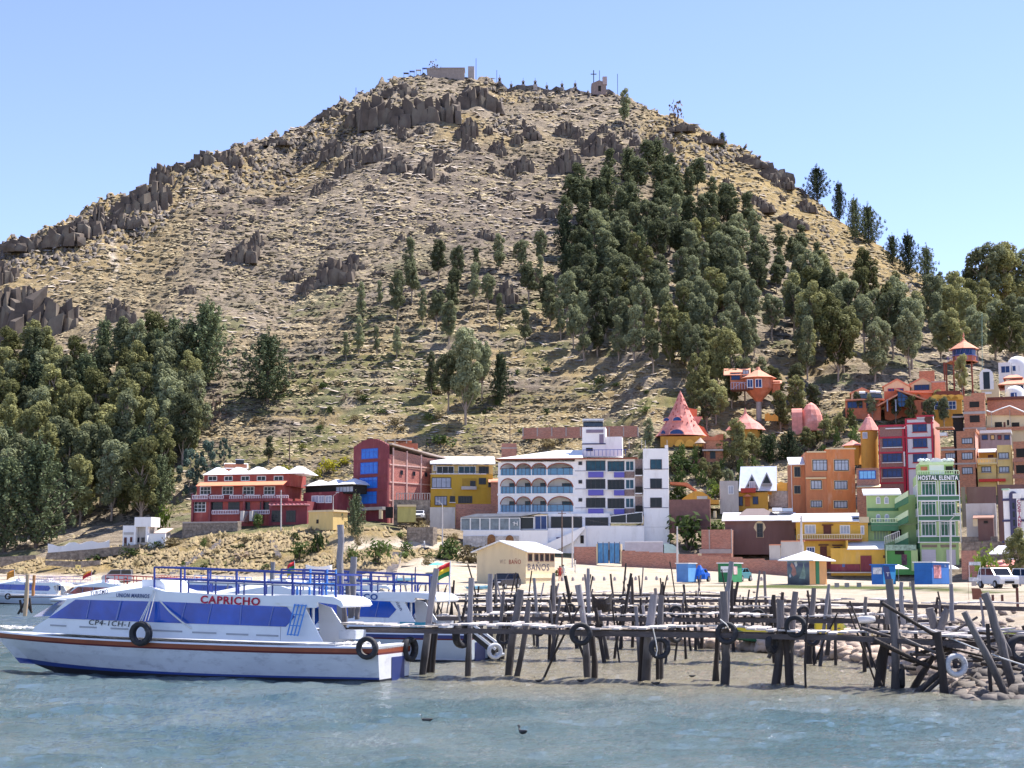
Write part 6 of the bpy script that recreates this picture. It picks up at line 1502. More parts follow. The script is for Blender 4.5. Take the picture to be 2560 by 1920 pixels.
# 25 brick house three storeys
b = Bld('brick_house', 'three-storey brick house with white-curtained windows, stepped top', 'house', 1250, 230, 1660, 228.1, 1700, Zb7)
b.wall(1255, 1370, 1430, 1920, 6, BRICKO, .3, 'wall', 3); b.wall(1430, 1160+30, 1660, 1920, 6, BRICKO, 0, 'wall', 3); b.slab(1525, 1160, 1660, 1192, 6, BRICKO, 0.01, 'parapet')
for (a, c, v0, v1) in ((1497,1617,1272,1330),(1497,1620,1440,1510),(1500,1620,1610,1680),(1310,1420,1445,1500),(1310,1420,1615,1680)): b.win(a, v0, c, v1, 4, 1, off=0 if a > 1430 else .3, fr=FR_D, gl=G_CUR)
for v in (1395, 1560): b.slab(1255, v, 1660, v+8, .06, CONC, -.06, 'ring_beam')
x_ = b.w; MB().box(x_, x_+.04, .1, 5.9, 1, b.L(1660,1165)[1]).build('side_wall', M('salmon_render', (.62,.32,.24)), b.t)
b.slab(1190, 1140, 1390, 1150, 3, M('plank_roof', (.45,.25,.15)), -.5, 'lean_to_roof'); b.slab(1240, 1205, 1320, 1240, 2, WHITER, -.6, 'lean_to_roof')
# yellow house right
b = Bld('yellow_terrace_house', 'pale yellow house with balcony between two brick houses', 'house', 1670, 228, 2085, 228, 1690, Zb7)
b.wall(1670, 1500, 1900, 1830, 5, PALEY, .3, 'wall', 3); b.wall(1900, 1350, 2085, 1830, 5, PALEY, 0, 'wall', 3); b.wall(1690, 1425, 1895, 1500, 3, OCHRE, 1.8, 'top_room')
b.shed(1680, 1890, 1428, 1395, 3, WHITER, .8, th=.12); x0, x1, z0, z1 = b.rect(1675, 1502, 1900, 1555, -.5); b.balus(x0, x1, z0, z1-z0, -.4, CREAM, .35); MB().box(x0, x1, -.5, .3, z0-.2, z0).build('balcony_floor', PALEY, b.t)
for (a, c, v0, v1) in ((1920,2035,1440,1500),(1925,2040,1600,1660),(1725,1830,1600,1655)): b.win(a, v0, c, v1, 3, 1, off=0 if a > 1900 else .3, fr=FR_D, gl=G_CUR, sill=CONC)
b.slab(1795, 1462, 1860, 1498, .06, DKWOOD, 1.74, 'door'); b.slab(1690, 1740, 2000, 1765, .8, M('red_awning', (.55,.04,.03)), -.8, 'awning')
b = Bld('grey_house', 'grey plastered upper house with flat white roof and four openings', 'house', 1700, 238, 2065, 238, 1390, Zb7)
b.wall(1705, 1200, 2065, 1440, 5, M('mauve_render', (.34,.28,.30)), 0, 'wall', 2); b.slab(1700, 1180, 2065, 1203, 5.6, WHITER, -.5, 'roof')
for k, (a, c) in enumerate(((1728,1792),(1828,1872),(1908,1952),(1985,2045))): b.win(a, 1235, c, 1285, 1, 1, fr=FR_D, gl=[G_NAVY, PALEY, MAROON, G_NAVY][k])
b = Bld('brick_house', 'unfinished brick frame house at the right edge with dark openings', 'house', 2085, 226, 2300, 226, 1760, Zb7)
b.wall(2085, 1310, 2320, 1840, 5, BRICKO, 0, 'wall', 3)
for (v0, v1) in ((1390,1485),(1580,1670)): b.slab(2120, v0, 2300, v1, .06, DARK, -.06, 'opening')
for v in (1500, 1690): b.slab(2080, v, 2320, v+40, .1, BRICK, -.1, 'sill_wall')
b = Bld('brick_tower', 'unfinished brick tower with two dark square openings', 'tower', 1510, 246, 1775, 246, 1180, Zb7)
b.wall(1512, 785, 1770, 1200, 5, BRICKO, 0, 'wall', 4); b.slab(1605, 750, 1765, 790, 5, BRICKO, .01, 'parapet'); b.slab(1510, 965, 1775, 985, .1, CONC, -.1, 'ring_beam'); b.slab(1510, 1150, 1775, 1172, .1, CONC, -.1, 'ring_beam')
b.slab(1583, 850, 1698, 912, .06, DARK, -.06, 'opening'); b.slab(1585, 1008, 1702, 1085, .06, DARK, -.06, 'opening'); b.slab(1762, 750, 1775, 1180, .15, CREAM, -.12, 'edge_strip')
b.wall(1390, 990, 1512, 1175, 4, DARK, 1.5, 'lean_to', 3); b.slab(1380, 1015, 1515, 1030, 4, CONC, 1.0, 'lean_to_roof')
b = Bld('arcade_house', 'brick house with wavy white-edged gable at the right edge', 'house', 1780, 244, 2300, 244, 1180, Zb7)
b.wall(1780, 1005, 2320, 1170, 5, CREAM, .8, 'wall', 3); MB().prism([b.L(1780,1000,.3), b.L(1780,955,.3), b.L(1840,975,.3), b.L(1940,935,.3), b.L(2045,900,.3), b.L(2130,935,.3), b.L(2210,970,.3), b.L(2320,975,.3), b.L(2320,1005,.3)], .3, 1, ax='y').build('gable', BRICKO, b.t)
m = MB(); P = [b.L(u_, v_-4, .25) for u_, v_ in ((1780,955),(1840,975),(1940,935),(2045,900),(2130,935),(2210,970),(2320,975))]; m.tube([(p[0],.25,p[1]) for p in P], .10, 5).build('gable_trim', FR_W, b.t)
for a in (1830, 2045): b.slab(a, 950, a+14, 1175, .4, CONC, .1, 'column')
for (a, c, v0, v1) in ((1875,1960,1085,1140),(1975,2000,1085,1150),(2070,2160,1090,1150),(2015,2040,1060,1120)): b.slab(a, v0, c, v1, .06, DARK if a != 1975 else DKWOOD, .74, 'opening')
b.slab(1780, 1148, 2320, 1172, .2, BRICKO, .0, 'parapet')
b.wall(1785, 820, 2320, 960, 3, BRICK, 5, 'rear_wall', 3); b.slab(1785, 800, 2320, 812, 3.5, DKWOOD, 4.6, 'rear_roof')
# domes
for (u, vb_, vt, hw, dd, l) in ((2140,520,325,120,285,'white domed house with arched windows at the right edge'),(2110,830,665,110,262,'lower white domed house with pointed blue window at right edge')):
    b = Bld('dome_house', l, 'house', u-hw, dd, u+hw, dd, vb_, Zb7)
    cx, z = b.L(u, vb_, 3); _, zt = b.L(u, vt, 3); Rr = b.L(u+hw,vb_,3)[0]-cx; H = zt-z
    MB().lathe([(Rr, z-3),(Rr, z+.45*H),(Rr*.9, z+.72*H),(Rr*.6, z+.92*H),(Rr*.2, zt-.02),(.03, zt)], 16, (cx,3)).build('dome', WHITE, b.t)
    if vt < 400:
        b.wall(1915, 400, 2060, 520, 3, WHITE, .3, 'wing', 2)
        b.win(1945, 440, 2050, 515, 2, 1, off=.3, fr=FR_W, gl=G_NAVY); b.win(2075, 435, 2160, 495, 2, 1, off=3-Rr*.95, fr=FR_W, gl=G_NAVY)
    else: b.win(2060, 750, 2125, 800, 1, 1, off=3-Rr*.97, fr=FR_B, gl=G_NAVY)
b = Bld('terracotta_roof_house', 'white house under salmon hip roofs between the two domes', 'house', 1910, 272, 2330, 272, 720, Zb7)
b.wall(1990, 650, 2340, 830, 5, WHITE, 0, 'wall', 2); b.hip(1910, 2360, 650, 585, 7, TROOF, -.6, ridge=.35, lift=0); b.hip(1970, 2200, 575, 540, 5, TROOF, 2, ridge=.3); b.wall(2000, 575, 2180, 650, 3, WHITE, 3, 'rear_wall')
b.shed(1910, 1990, 720, 680, 3, TROOF, -.5, th=.1); b.win(2080, 665, 2200, 700, 4, 1, gl=G_NAVY)
b = Bld('arched_chapel', 'beige house with tall arched window left of the lower dome', 'house', 1710, 262, 1925, 262, 830, Zb7)
MB().prism([b.L(1715,830), b.L(1925,830), b.L(1925,700), b.L(1890,620), b.L(1850,590), b.L(1780,575), b.L(1730,600), b.L(1715,650)], 0, 5, ax='y').build('wall', CREAM, b.t)
xx, z = b.L(1785, 710, -.02); MB().prism([(xx-.6*2,z),(xx+.6*2,z)]+[(xx+1.2*math.cos(t_), z+2.6+1.2*math.sin(t_)) for t_ in (0,.5,1,1.57,2.1,2.6,3.14)], -.12, -.0, ax='y').build('arched_window', FR_W, b.t)
MB().box(xx-.55, xx+.55, -.16, -.125, z+.1, z+3.2).build('arched_pane', G_DK, b.t); b.slab(1730, 740, 1840, 760, .3, FR_W, -.3, 'sill')
# gazebo tower
b = Bld('lookout_tower', 'red octagonal lookout with flared salmon roof on stilts', 'tower', 1310, 282, 1700, 282, 700, Zb7)
cx, z1 = b.L(1520, 245, 3); _, z0 = b.L(1520, 330, 3); _, z2 = b.L(1520, 400, 3); _, zt = b.L(1515, 120, 3); Rr = (b.L(1650,245,3)[0]-b.L(1380,245,3)[0])/2
MB().lathe([(Rr, z2),(Rr, z0)], 8, (cx,3), sm=False).build('wall', TERRA, b.t); MB().lathe([(Rr*.96, z0-.001),(Rr*.96, z1)], 8, (cx,3), sm=False).build('glazing', G_NAVY, b.t)
m = MB()
for k in range(16): t_ = k*math.pi/8; m.bar((cx+Rr*math.cos(t_),3+Rr*math.sin(t_),z0), (cx+Rr*math.cos(t_+.2),3+Rr*math.sin(t_+.2),z1), .07)
m.build('lattice', M('violet_frame', (.14,.12,.35)), b.t)
m = MB(); m.lathe([(Rr*1.35, z2+.0),(Rr*1.35, z2+.18)], 8, (cx-.4,3), sm=False); m.build('deck', TERRA, b.t)
m = MB()
for k in range(16): t_ = k*math.pi/8; m.bar((cx-.4+Rr*1.3*math.cos(t_),3+Rr*1.3*math.sin(t_),z2+.18), (cx-.4+Rr*1.3*math.cos(t_),3+Rr*1.3*math.sin(t_),z2+1.2), .06)
m.tube([(cx-.4+Rr*1.3*math.cos(k*math.pi/8),3+Rr*1.3*math.sin(k*math.pi/8),z2+1.2) for k in range(16)], .05, 4, closed=True); m.build('railing', M('violet_rail', (.25,.22,.45)), b.t)
MB().lathe([(Rr*1.32, z1-.1),(Rr*.85, z1+.3*(zt-z1)),(Rr*.35, z1+.62*(zt-z1)),(.25, z1+.86*(zt-z1)),(.3, z1+.9*(zt-z1)),(.08, zt),(.2, zt+.5),(.04, zt+1.2)], 8, (cx,3), sm=False).build('roof', TROOF, b.t)
for (u, yy) in ((1302,2),(1325,3),(1410,1),(1620,2),(1515,4)):
    xx, z = b.L(u, 700, yy); MB().tube([(xx,yy,z-3),(xx,yy,z2+.1)], .16, 6).build('stilt', M('rust_red', (.30,.08,.05)), b.t)
q = hit(2400, 975, 236); plant('olv0', Vector((W(2405,975,279).x, 279, W(2405,975,279).z-1)), 1.0, (.62,.62,.75), 'dark tree growing between the stilts of the red lookout', 'tree')
# glass house complex
b = Bld('glass_front_house', 'terracotta house with tall blue glass wall under slanted roof', 'house', 150, 262, 1170, 262, 930, Zb7)
b.wall(150, 820, 560, 940, 5, TERRA, 1, 'left_wing', 3); b.wall(940, 830, 1160, 930, 5, TERRA, 0, 'right_wing', 3); b.wall(600, 730, 1160, 930, 4, TERRA, 3, 'rear_wall', 2)
MB().prism([b.L(750,905,.2), b.L(945,905,.2), b.L(945,830,.2), b.L(760,725,.2)], .2, .3, ax='y').build('glass_wall', G_BLUE if False else glass('deep_blue_glass', (.03,.10,.26)), b.t)
m = MB()
for k in range(5): P = b.L(760+45*k, 905, .15); Q = b.L(760+45*k, 735+26*k, .15); m.box(P[0]-.06, P[0]+.06, .1, .19, P[1], Q[1])
for v in (800, 850): P = b.L(755, v, .15); Q = b.L(945, v, .15); m.box(P[0], Q[0], .1, .19, P[1]-.05, P[1]+.05)
m.build('glazing_bars', FR_D, b.t)
def slabroof(b_, pts, off, dep, mat, th=.22, name='roof'):
    P = [b_.L(u_, v_, off) for u_, v_ in pts]; return MB().prism([P[0], P[1], (P[1][0], P[1][1]-th), (P[0][0], P[0][1]-th)], off-.5, off+dep, ax='y').build(name, mat, b_.t)
slabroof(b, [(715,692),(1120,832)], 0, 5, TROOF, .3); slabroof(b, [(525,888),(755,760)], 0, 5, TROOF, .3); slabroof(b, [(870,725),(1500,745)], 3, 5, TROOF, .3)
slabroof(b, [(150,825),(600,812)], .8, 5, TROOF, .25)
for (a, c) in ((180,290),(310,350),(395,430)): b.win(a, 850, c, 920, 2, 1, off=1, gl=G_NAVY)
b.slab(1025, 855, 1075, 930, .06, DKWOOD, -.06, 'door')
for u in (640, 738): xx, z = b.L(u, 960, -.6); MB().tube([(xx,-.6,z),(xx,-.6,z+2.0),(xx,-.6,z+2.1)], [.12,.12,.3], 8).build('blue_column', M('pale_blue_rail', (.35,.42,.6)), b.t)
for k, (a, c, v) in enumerate(((330,410,780),(455,530,770),(520,590,775))):
    t_ = Bld('solar_heater', 'solar water heater on the terracotta roof, %s from left' % ordn(k), 'solar heater', a, 263.01, c, 263, v+35, Zb7, 'solar heaters on the terracotta roof')
    xx = t_.w/2; MB().prism([(0,0),(1.4,1.0),(1.4,1.1),(0,.12)], .1, t_.w-.1, ax='x').build('panel', G_DK, t_.t); MB().tube([(.1,1.4,1.2),(t_.w-.1,1.4,1.2)], .28, 8).build('tank', FR_W, t_.t)
for (name_, l, a, c, vb_, vr, vt, dd) in (('gabled_house','pale gabled house, left and lowest of the three on the slope',222,470,800,755,700,268),('gabled_house','pale gabled house with red-framed windows above the glass wall',600,900,800,680,598,270),('gabled_house','pale gabled house partly behind the brick chimney block',905,1190,760,655,575,272)):
    b = Bld(name_, l, 'house', a, dd, c, dd, vb_, Zb7, 'pale gabled houses on the slope')
    P0 = b.L(a, vb_); P1 = b.L(c, vb_); Pl = b.L(a, vr); Pt = b.L((a+c)/2, vt); Pr = b.L(c, vr)
    MB().prism([(P0[0],P0[1]-3),(P1[0],P1[1]-3),(P1[0],Pr[1]),Pt,(P0[0],Pl[1])], 0, 6, ax='y').build('wall', CREAM, b.t)
    MB().prism([(P0[0]-.3,Pl[1]-.1),Pt,(P1[0]+.3,Pr[1]-.1),(P1[0]+.3,Pr[1]+.12),(Pt[0],Pt[1]+.25),(P0[0]-.3,Pl[1]+.12)], -.2, 6.2, ax='y').build('roof', TROOF, b.t)
    b.win(a+(c-a)*.15, vb_-52 if vt > 600 else vb_-100, a+(c-a)*.75, vb_-12 if vt > 600 else vb_-45, 4, 1, fr=CRIM if a == 600 else FR_D, gl=G_NAVY)
b = Bld('brick_block', 'square brick block behind the gabled houses', 'building', 1000, 278, 1180, 278, 600, Zb7); b.wall(1003, 497, 1182, 610, 3, BRICKO, 0, 'wall', 3)
b = Bld('brick_block', 'red brick block left of the lookout stilts', 'building', 1145, 268, 1305, 268, 720, Zb7); b.wall(1145, 620, 1305, 730, 4, BRICKO, 0, 'wall', 2); b.slab(1143, 614, 1308, 624, 4.2, CONC, -.1, 'coping')
b = Bld('arched_terrace_house', 'ochre house with scalloped canopy and three blue windows', 'house', 1160, 258, 1500, 258, 940, Zb7)
b.wall(1165, 830, 1500, 1010, 5, OCHRE, 0, 'wall', 3); b.win(1180, 850, 1430, 935, 6, 2, fr=FR_W, gl=G_NAVY)
m = MB()
for k in range(4): x_, z = b.L(1205+85*k, 825, -.5); m.prism([(x_+1.2*math.cos(t_), z+.9*math.sin(t_)) for t_ in [math.pi*j/8 for j in range(9)]], -.6, 0, ax='y')
m.build('scalloped_canopy', M('bright_ochre', (.85,.45,.08)), b.t); b.wall(1200, 730, 1480, 800, 4, DKWOOD, 2, 'upper_room'); b.wall(1180, 940, 1380, 1120, 3, OCHRE, -.5, 'lower_wall', 2)
# 27 right lower: tower with vertical sign
Zb8 = (2300, 1040, 3.608)
b = Bld('tower_hotel', 'white tower building with dark arched window strip and vertical sign', 'hotel', 745, 186, 1100, 184, 1300, Zb8)
b.wall(745, 660, 1150, 1290, 8, WHITE, 0, 'wall', 2); b.slab(735, 655, 800, 668, 3, M('green_trim', (.35,.55,.4)), -.15, 'trim')
for v in (745, 935, 1125): b.slab(742, v, 1100, v+14, .1, NAVYT, -.1, 'band')
X0, X1, Z0, Z1 = b.rect(803, 680, 890, 1090, -.05); mid = (X0+X1)/2; r_ = (X1-X0)/2
o_ = MB().prism([(X0,Z0),(X1,Z0),(X1,Z1-r_)]+[(mid+r_*math.cos(t_), Z1-r_+r_*math.sin(t_)) for t_ in (.5,1,1.57,2.1,2.6)]+[(X0,Z1-r_)], -.25, -.0, ax='y').build('arched_window_strip', NAVYT, b.t)
for k in range(4): MB().box(X0+.35, X1-.3, -.28, -.255, Z0+.3+k*(Z1-Z0-1.4)/4, Z0+(k+1)*(Z1-Z0-1.4)/4).build('pane', G_DK, o_)
sg = b.slab(868, 745, 916, 1075, .15, FR_W, -.6, 'sign_board'); b.slab(835, 700, 905, 742, .15, FR_W, -.6, 'sign_board')
RLp = M('crimson_lettering', (.30,.02,.08))
xx, z = b.L(892, 790, -.62)
for k, ch in enumerate('COSTANERA'):
    zz = b.L(892, 770+k*35, -.62)[1]; text('sign_lettering', ch, .40, .40, (xx, -.63, zz), (math.pi/2,0,0), RLp, b.t, .015, bold=.02)
b = Bld('white_shed', 'white walled plot with a brown boarded hut in front', 'shed', 412, 196, 690, 196, 1000, Zb8)
b.wall(412, 790, 690, 1000, 3, GREYW, 0, 'wall', 2); b.wall(520, 915, 665, 1050, 2.5, BROWNW, -3, 'hut_wall', 1); b.shed(475, 665, 920, 895, 3, M('tin_brown', (.3,.16,.12)), -3.3, th=.1); b.slab(575, 945, 612, 968, .05, DARK, -3.06, 'opening'); b.slab(475, 925, 520, 995, .1, CREAM, -3.1, 'boarding')
b = Bld('retaining_wall', 'tall brown rendered retaining wall behind the white shed', 'wall', 375, 204, 1000, 202, 740, Zb8)
b.wall(420, 640, 690, 790, .6, BROWNW, 0, 'wall', 5); b.wall(698, 620, 1040, 780, .6, BROWNW, .3, 'wall', 7); b.slab(372, 640, 420, 1000, .8, M('grey_brown', (.22,.17,.15)), -.2, 'pier', )
b = Bld('stone_wall', 'dry stone retaining wall right of the green hostel', 'wall', 372, 192, 700, 190, 1210, Zb8)
b.wall(372, 1135, 745, 1215, .8, STONE, 0, 'wall', 1); b.wall(372, 1090, 700, 1125, .8, STONE, 2.5, 'upper_wall', 1)
b = Bld('brick_wall', 'brown brick garden wall right of the green hostel', 'wall', 370, 188, 520, 187, 1400, Zb8)
b.wall(370, 1215, 520, 1400, .4, BRICK, 0, 'wall', 1)
b = Bld('ochre_kiosk', 'ochre low building behind the white cars', 'building', 590, 170, 850, 168, 1460, Zb8)
b.wall(590, 1345, 980, 1470, 4, OCHRE, 0, 'wall', 1); b.shed(590, 990, 1350, 1300, 5, PINK, -.5, th=.12); b.shed(620, 765, 1240, 1170, 3, WHITER, .5, name='rear_roof', th=.12)
# walls and terraces on the left
Z7 = (0, 1180, 4.254)
b = Bld('pavilion', 'white two-part pavilion with tall square pylon on the left bank', 'pavilion', 1305, 236, 1570, 235, 770, Z7)
b.wall(1308, 570, 1430, 785, 3, WHITE, .3, 'left_block', 1); b.wall(1440, 580, 1570, 785, 3, GREYW, .5, 'right_block', 1); b.wall(1432, 480, 1605, 582, 3, WHITE, -.3, 'pylon_head'); b.slab(1425, 582, 1440, 770, .6, WHITE, -.3, 'pillar'); b.slab(1550, 582, 1566, 745, .6, WHITE, -.3, 'pillar')
for (a, v0, c, v1) in ((1320,695,1345,775),(1383,692,1405,745)): b.slab(a, v0, c, v1, .06, DKWOOD, .24, 'door')
b.slab(1315, 640, 1415, 665, .1, GREYW, .2, 'sign_board'); b.win(1450, 700, 1480, 745, 1, 1, off=.5); b.win(1508, 700, 1535, 745, 1, 1, off=.5)
b.wall(1578, 655, 1755, 750, .3, WHITE, .2, 'low_wall', 1); b.shed(1635, 1765, 645, 600, 2.5, M('pink_tile', (.7,.5,.42)), .8); b.wall(1660, 640, 1750, 720, 2, GREYW, 1.2, 'hut', 1)
b = Bld('wavy_wall', 'white wall with wavy top on the left bank', 'wall', 510, 232, 1165, 236, 850, Z7)
MB().prism([b.L(512,870), b.L(1165,800), b.L(1165,722), b.L(1120,742), b.L(1050,752), b.L(980,732), b.L(920,742), b.L(850,765), b.L(790,745), b.L(740,750), b.L(690,785), b.L(620,790), b.L(560,770), b.L(512,762)], 0, .35, ax='y').build('wall', WHITE, b.t)
for (l, P, dd) in (('long dark stone retaining wall under the white wavy wall', [(480,930),(880,935),(1400,860),(1480,800),(1480,770),(1100,810),(500,860)], 229),
                   ('dark stone wall at the far left below the wood', [(0,1010),(180,960),(380,920),(380,880),(150,895),(0,905)], 227),
                   ('lower dry stone wall behind the yellow notice board', [(480,990),(820,1020),(1060,985),(1060,940),(780,950),(480,940)], 222),
                   ('low stone ledge at the far left near the shore', [(0,1075),(150,1060),(160,1030),(0,1035)], 220)):
    b = Bld('stone_wall', l, 'wall', P[0][0], dd, P[2][0], dd+1, P[0][1], Z7); MB().prism([b.L(*p) for p in P], 0, 1.0, ax='y').build('wall', STONE, b.t)
b = Bld('stone_wall', 'mossy stone terrace wall under the red hotel', 'wall', 200, 236, 1300, 232, 1450, (420,1080,5.53)); b.wall(200, 1250, 960, 1450, 1.2, STONE, 0, 'wall', 1); b.slab(200, 1243, 960, 1254, 1.3, CONC, -.05, 'coping')
b = Bld('stone_wall', 'square stone retaining wall patch on the bluff below the road', 'wall', 1200, 219, 1560, 217, 1500, (800,1080,5.53)); b.wall(1200, 1320, 1560, 1500, 1.2, STONE, 0, 'wall', 1)
b = Bld('stone_wall', 'low dark stone wall along the beach left of the stone stairs', 'wall', 420, 196, 900, 196, 640, (740,1280,3.95)); b.wall(420, 560, 905, 640, 1.0, STONE, 0, 'wall', 1)
b = Bld('stone_wall', 'low dark stone wall along the beach right of the stone stairs', 'wall', 1030, 196, 1760, 196, 610, (740,1280,3.95)); b.wall(1040, 530, 1780, 610, 1.0, STONE, 0, 'wall', 1)
b = Bld('retaining_wall', 'stone terrace wall with railing beside the maroon tower', 'wall', 1020, 234, 1520, 234, 1190, (800,1080,5.53)); b.wall(1020, 935, 1520, 1200, .8, STONE, .4, 'wall', 1)
m = MB(); P = b.L(1060, 935, .4); Q = b.L(1520, 935, .4); m.box(P[0], Q[0], .5, .6, P[1]+.95, P[1]+1.05)
for k in range(14): xx = P[0]+(Q[0]-P[0])*k/13; m.box(xx-.06, xx+.06, .5, .6, P[1], P[1]+1)
m.build('railing', CONC, b.t); b.slab(905, 1035, 1010, 1190, .1, DARK, -.2, 'gateway')
b = Bld('shed', 'olive flat-topped booth on the terrace beside the white car', 'booth', 1070, 230, 1325, 230, 1195, (800,1080,5.53)); b.wall(1072, 1030, 1325, 1200, 2.6, M('olive_paint', (.42,.38,.13)), 0, 'wall', .5); b.slab(1065, 1003, 1330, 1032, 3, CREAM, -.2, 'roof')
b = Bld('rendered_wall', 'plain pale rendered wall below the mustard house', 'wall', 1520, 232, 1870, 232, 1240, (800,1080,5.53)); b.wall(1520, 1040, 1868, 1245, .4, GREYW, 0, 'wall', 1)
b = Bld('brick_wall', 'weathered brick wall below the mustard house, beside the hotel', 'wall', 1875, 233, 2330, 233, 1230, (800,1080,5.53)); b.wall(1875, 995, 2420, 1240, .4, BRICK, 0, 'wall', 1)
# stairs
def stairs(label, pts, d0, d1, wpx, n, zoom=(0,0,1)):
    m = MB(); t0 = None
    for k in range(n):
        f = (k+.5)/n
        u = zoom[0]+(pts[0][0]+(pts[1][0]-pts[0][0])*f)/zoom[2]; v = zoom[1]+(pts[0][1]+(pts[1][1]-pts[0][1])*f)/zoom[2]
        p = hit(u, v, 150); wd = wpx/F*p.y/2
        m.box(p.x-wd, p.x+wd, p.y-.3, p.y+2.6, p.z-2.6, p.z+.2)
    o = m.build('stone_stairs', M('stair_stone', (.46,.40,.34), var=.3, scale=2), None); tag(o, label, 'stairs')
stairs('broad stone stairs climbing from the beach to the road', [(930,640),(1010,400)], 0, 0, 27, 14, (740,1280,3.95))
stairs('long narrow stone stairs up the bluff below the red hotel', [(430,1435),(560,1350)], 0, 0, 16, 20)
stairs('short stone stairs on the bank left of the green bushes', [(700,1395),(672,1335)], 0, 0, 13, 14)
# ------------------------------------------------------------------ boats
BW = M('boat_white', (.74,.76,.80), rough=.35, var=.04, scale=1, dirt=(.45,.46,.48), damt=.25, dscale=1.2)
HULLG = M('hull_pale_grey', (.52,.55,.60), rough=.45, var=.07, scale=1.2, dirt=(.14,.14,.19), damt=.38, dscale=1.6, stretch=(1,1,2.5))
HULLW = M('hull_white', (.66,.66,.68), rough=.45, var=.08, scale=1.5, dirt=(.12,.11,.12), damt=.5, dscale=2.0)
BOOT = M('boot_blue', (.02,.05,.24), rough=.4, var=.15)
ANTIF = M('hull_black', (.012,.012,.018), rough=.5)
RUBB = M('rub_rail_brown', (.25,.055,.02), rough=.45, var=.2, scale=2)
RUBD = M('rub_rail_maroon', (.12,.02,.025), rough=.5)
BNAVY = M('boat_navy', (.02,.035,.16), rough=.4)
WINB = M('boat_blue_window', (.012,.085,.43), rough=.1, var=.3, scale=.9, spec=.3)
WIND = M('boat_window_divider', (.10,.16,.45), rough=.3)
RAILB = M('rail_blue', (.012,.035,.24), rough=.4, var=.1)
RAILL = M('rail_light_blue', (.05,.22,.60), rough=.4, var=.1)
RAILR = M('rail_red', (.40,.04,.03), rough=.5); RAILW = M('rail_pink_white', (.7,.55,.55), rough=.5)
ROPE = M('rope_white', (.70,.68,.64), var=.15, scale=8)
REDL = M('red_black_lettering', (.45,.015,.05), var=.9, scale=9); BLUEL = M('blue_lettering', (.03,.09,.30)); BLACKL = M('black_lettering', (.03,.03,.03)); NAVL = M('grey_blue_lettering', (.035,.06,.17))
GREYS = M('grey_deck_stripe', (.35,.36,.39), rough=.6)
TEAL = M('teal_seat', (.04,.28,.36))
ref = Bld('passenger_launch', 'long white launch with blue windows, brown rub rail and blue roof railing', 'boat', 945, 49.4, 110, 53.6, 1692)
ref.A.z = 0
def PL(u, v, off=1.05):
    return ref.L(u, v, off)
def Z0fix():
    ref.t.location.z = 0; ref.z0 = 0
    ref.Mi = (Matrix.Translation(ref.A) @ Matrix.Rotation(ref.rz, 4, 'Z')).inverted(); ref.camL = ref.Mi @ Vector((0,0,CH))
Z0fix()
GX = PL(-12, 1572, 0)[0]       # bow tip
X0 = PL(945, 1650, 1.28)[0]    # stern
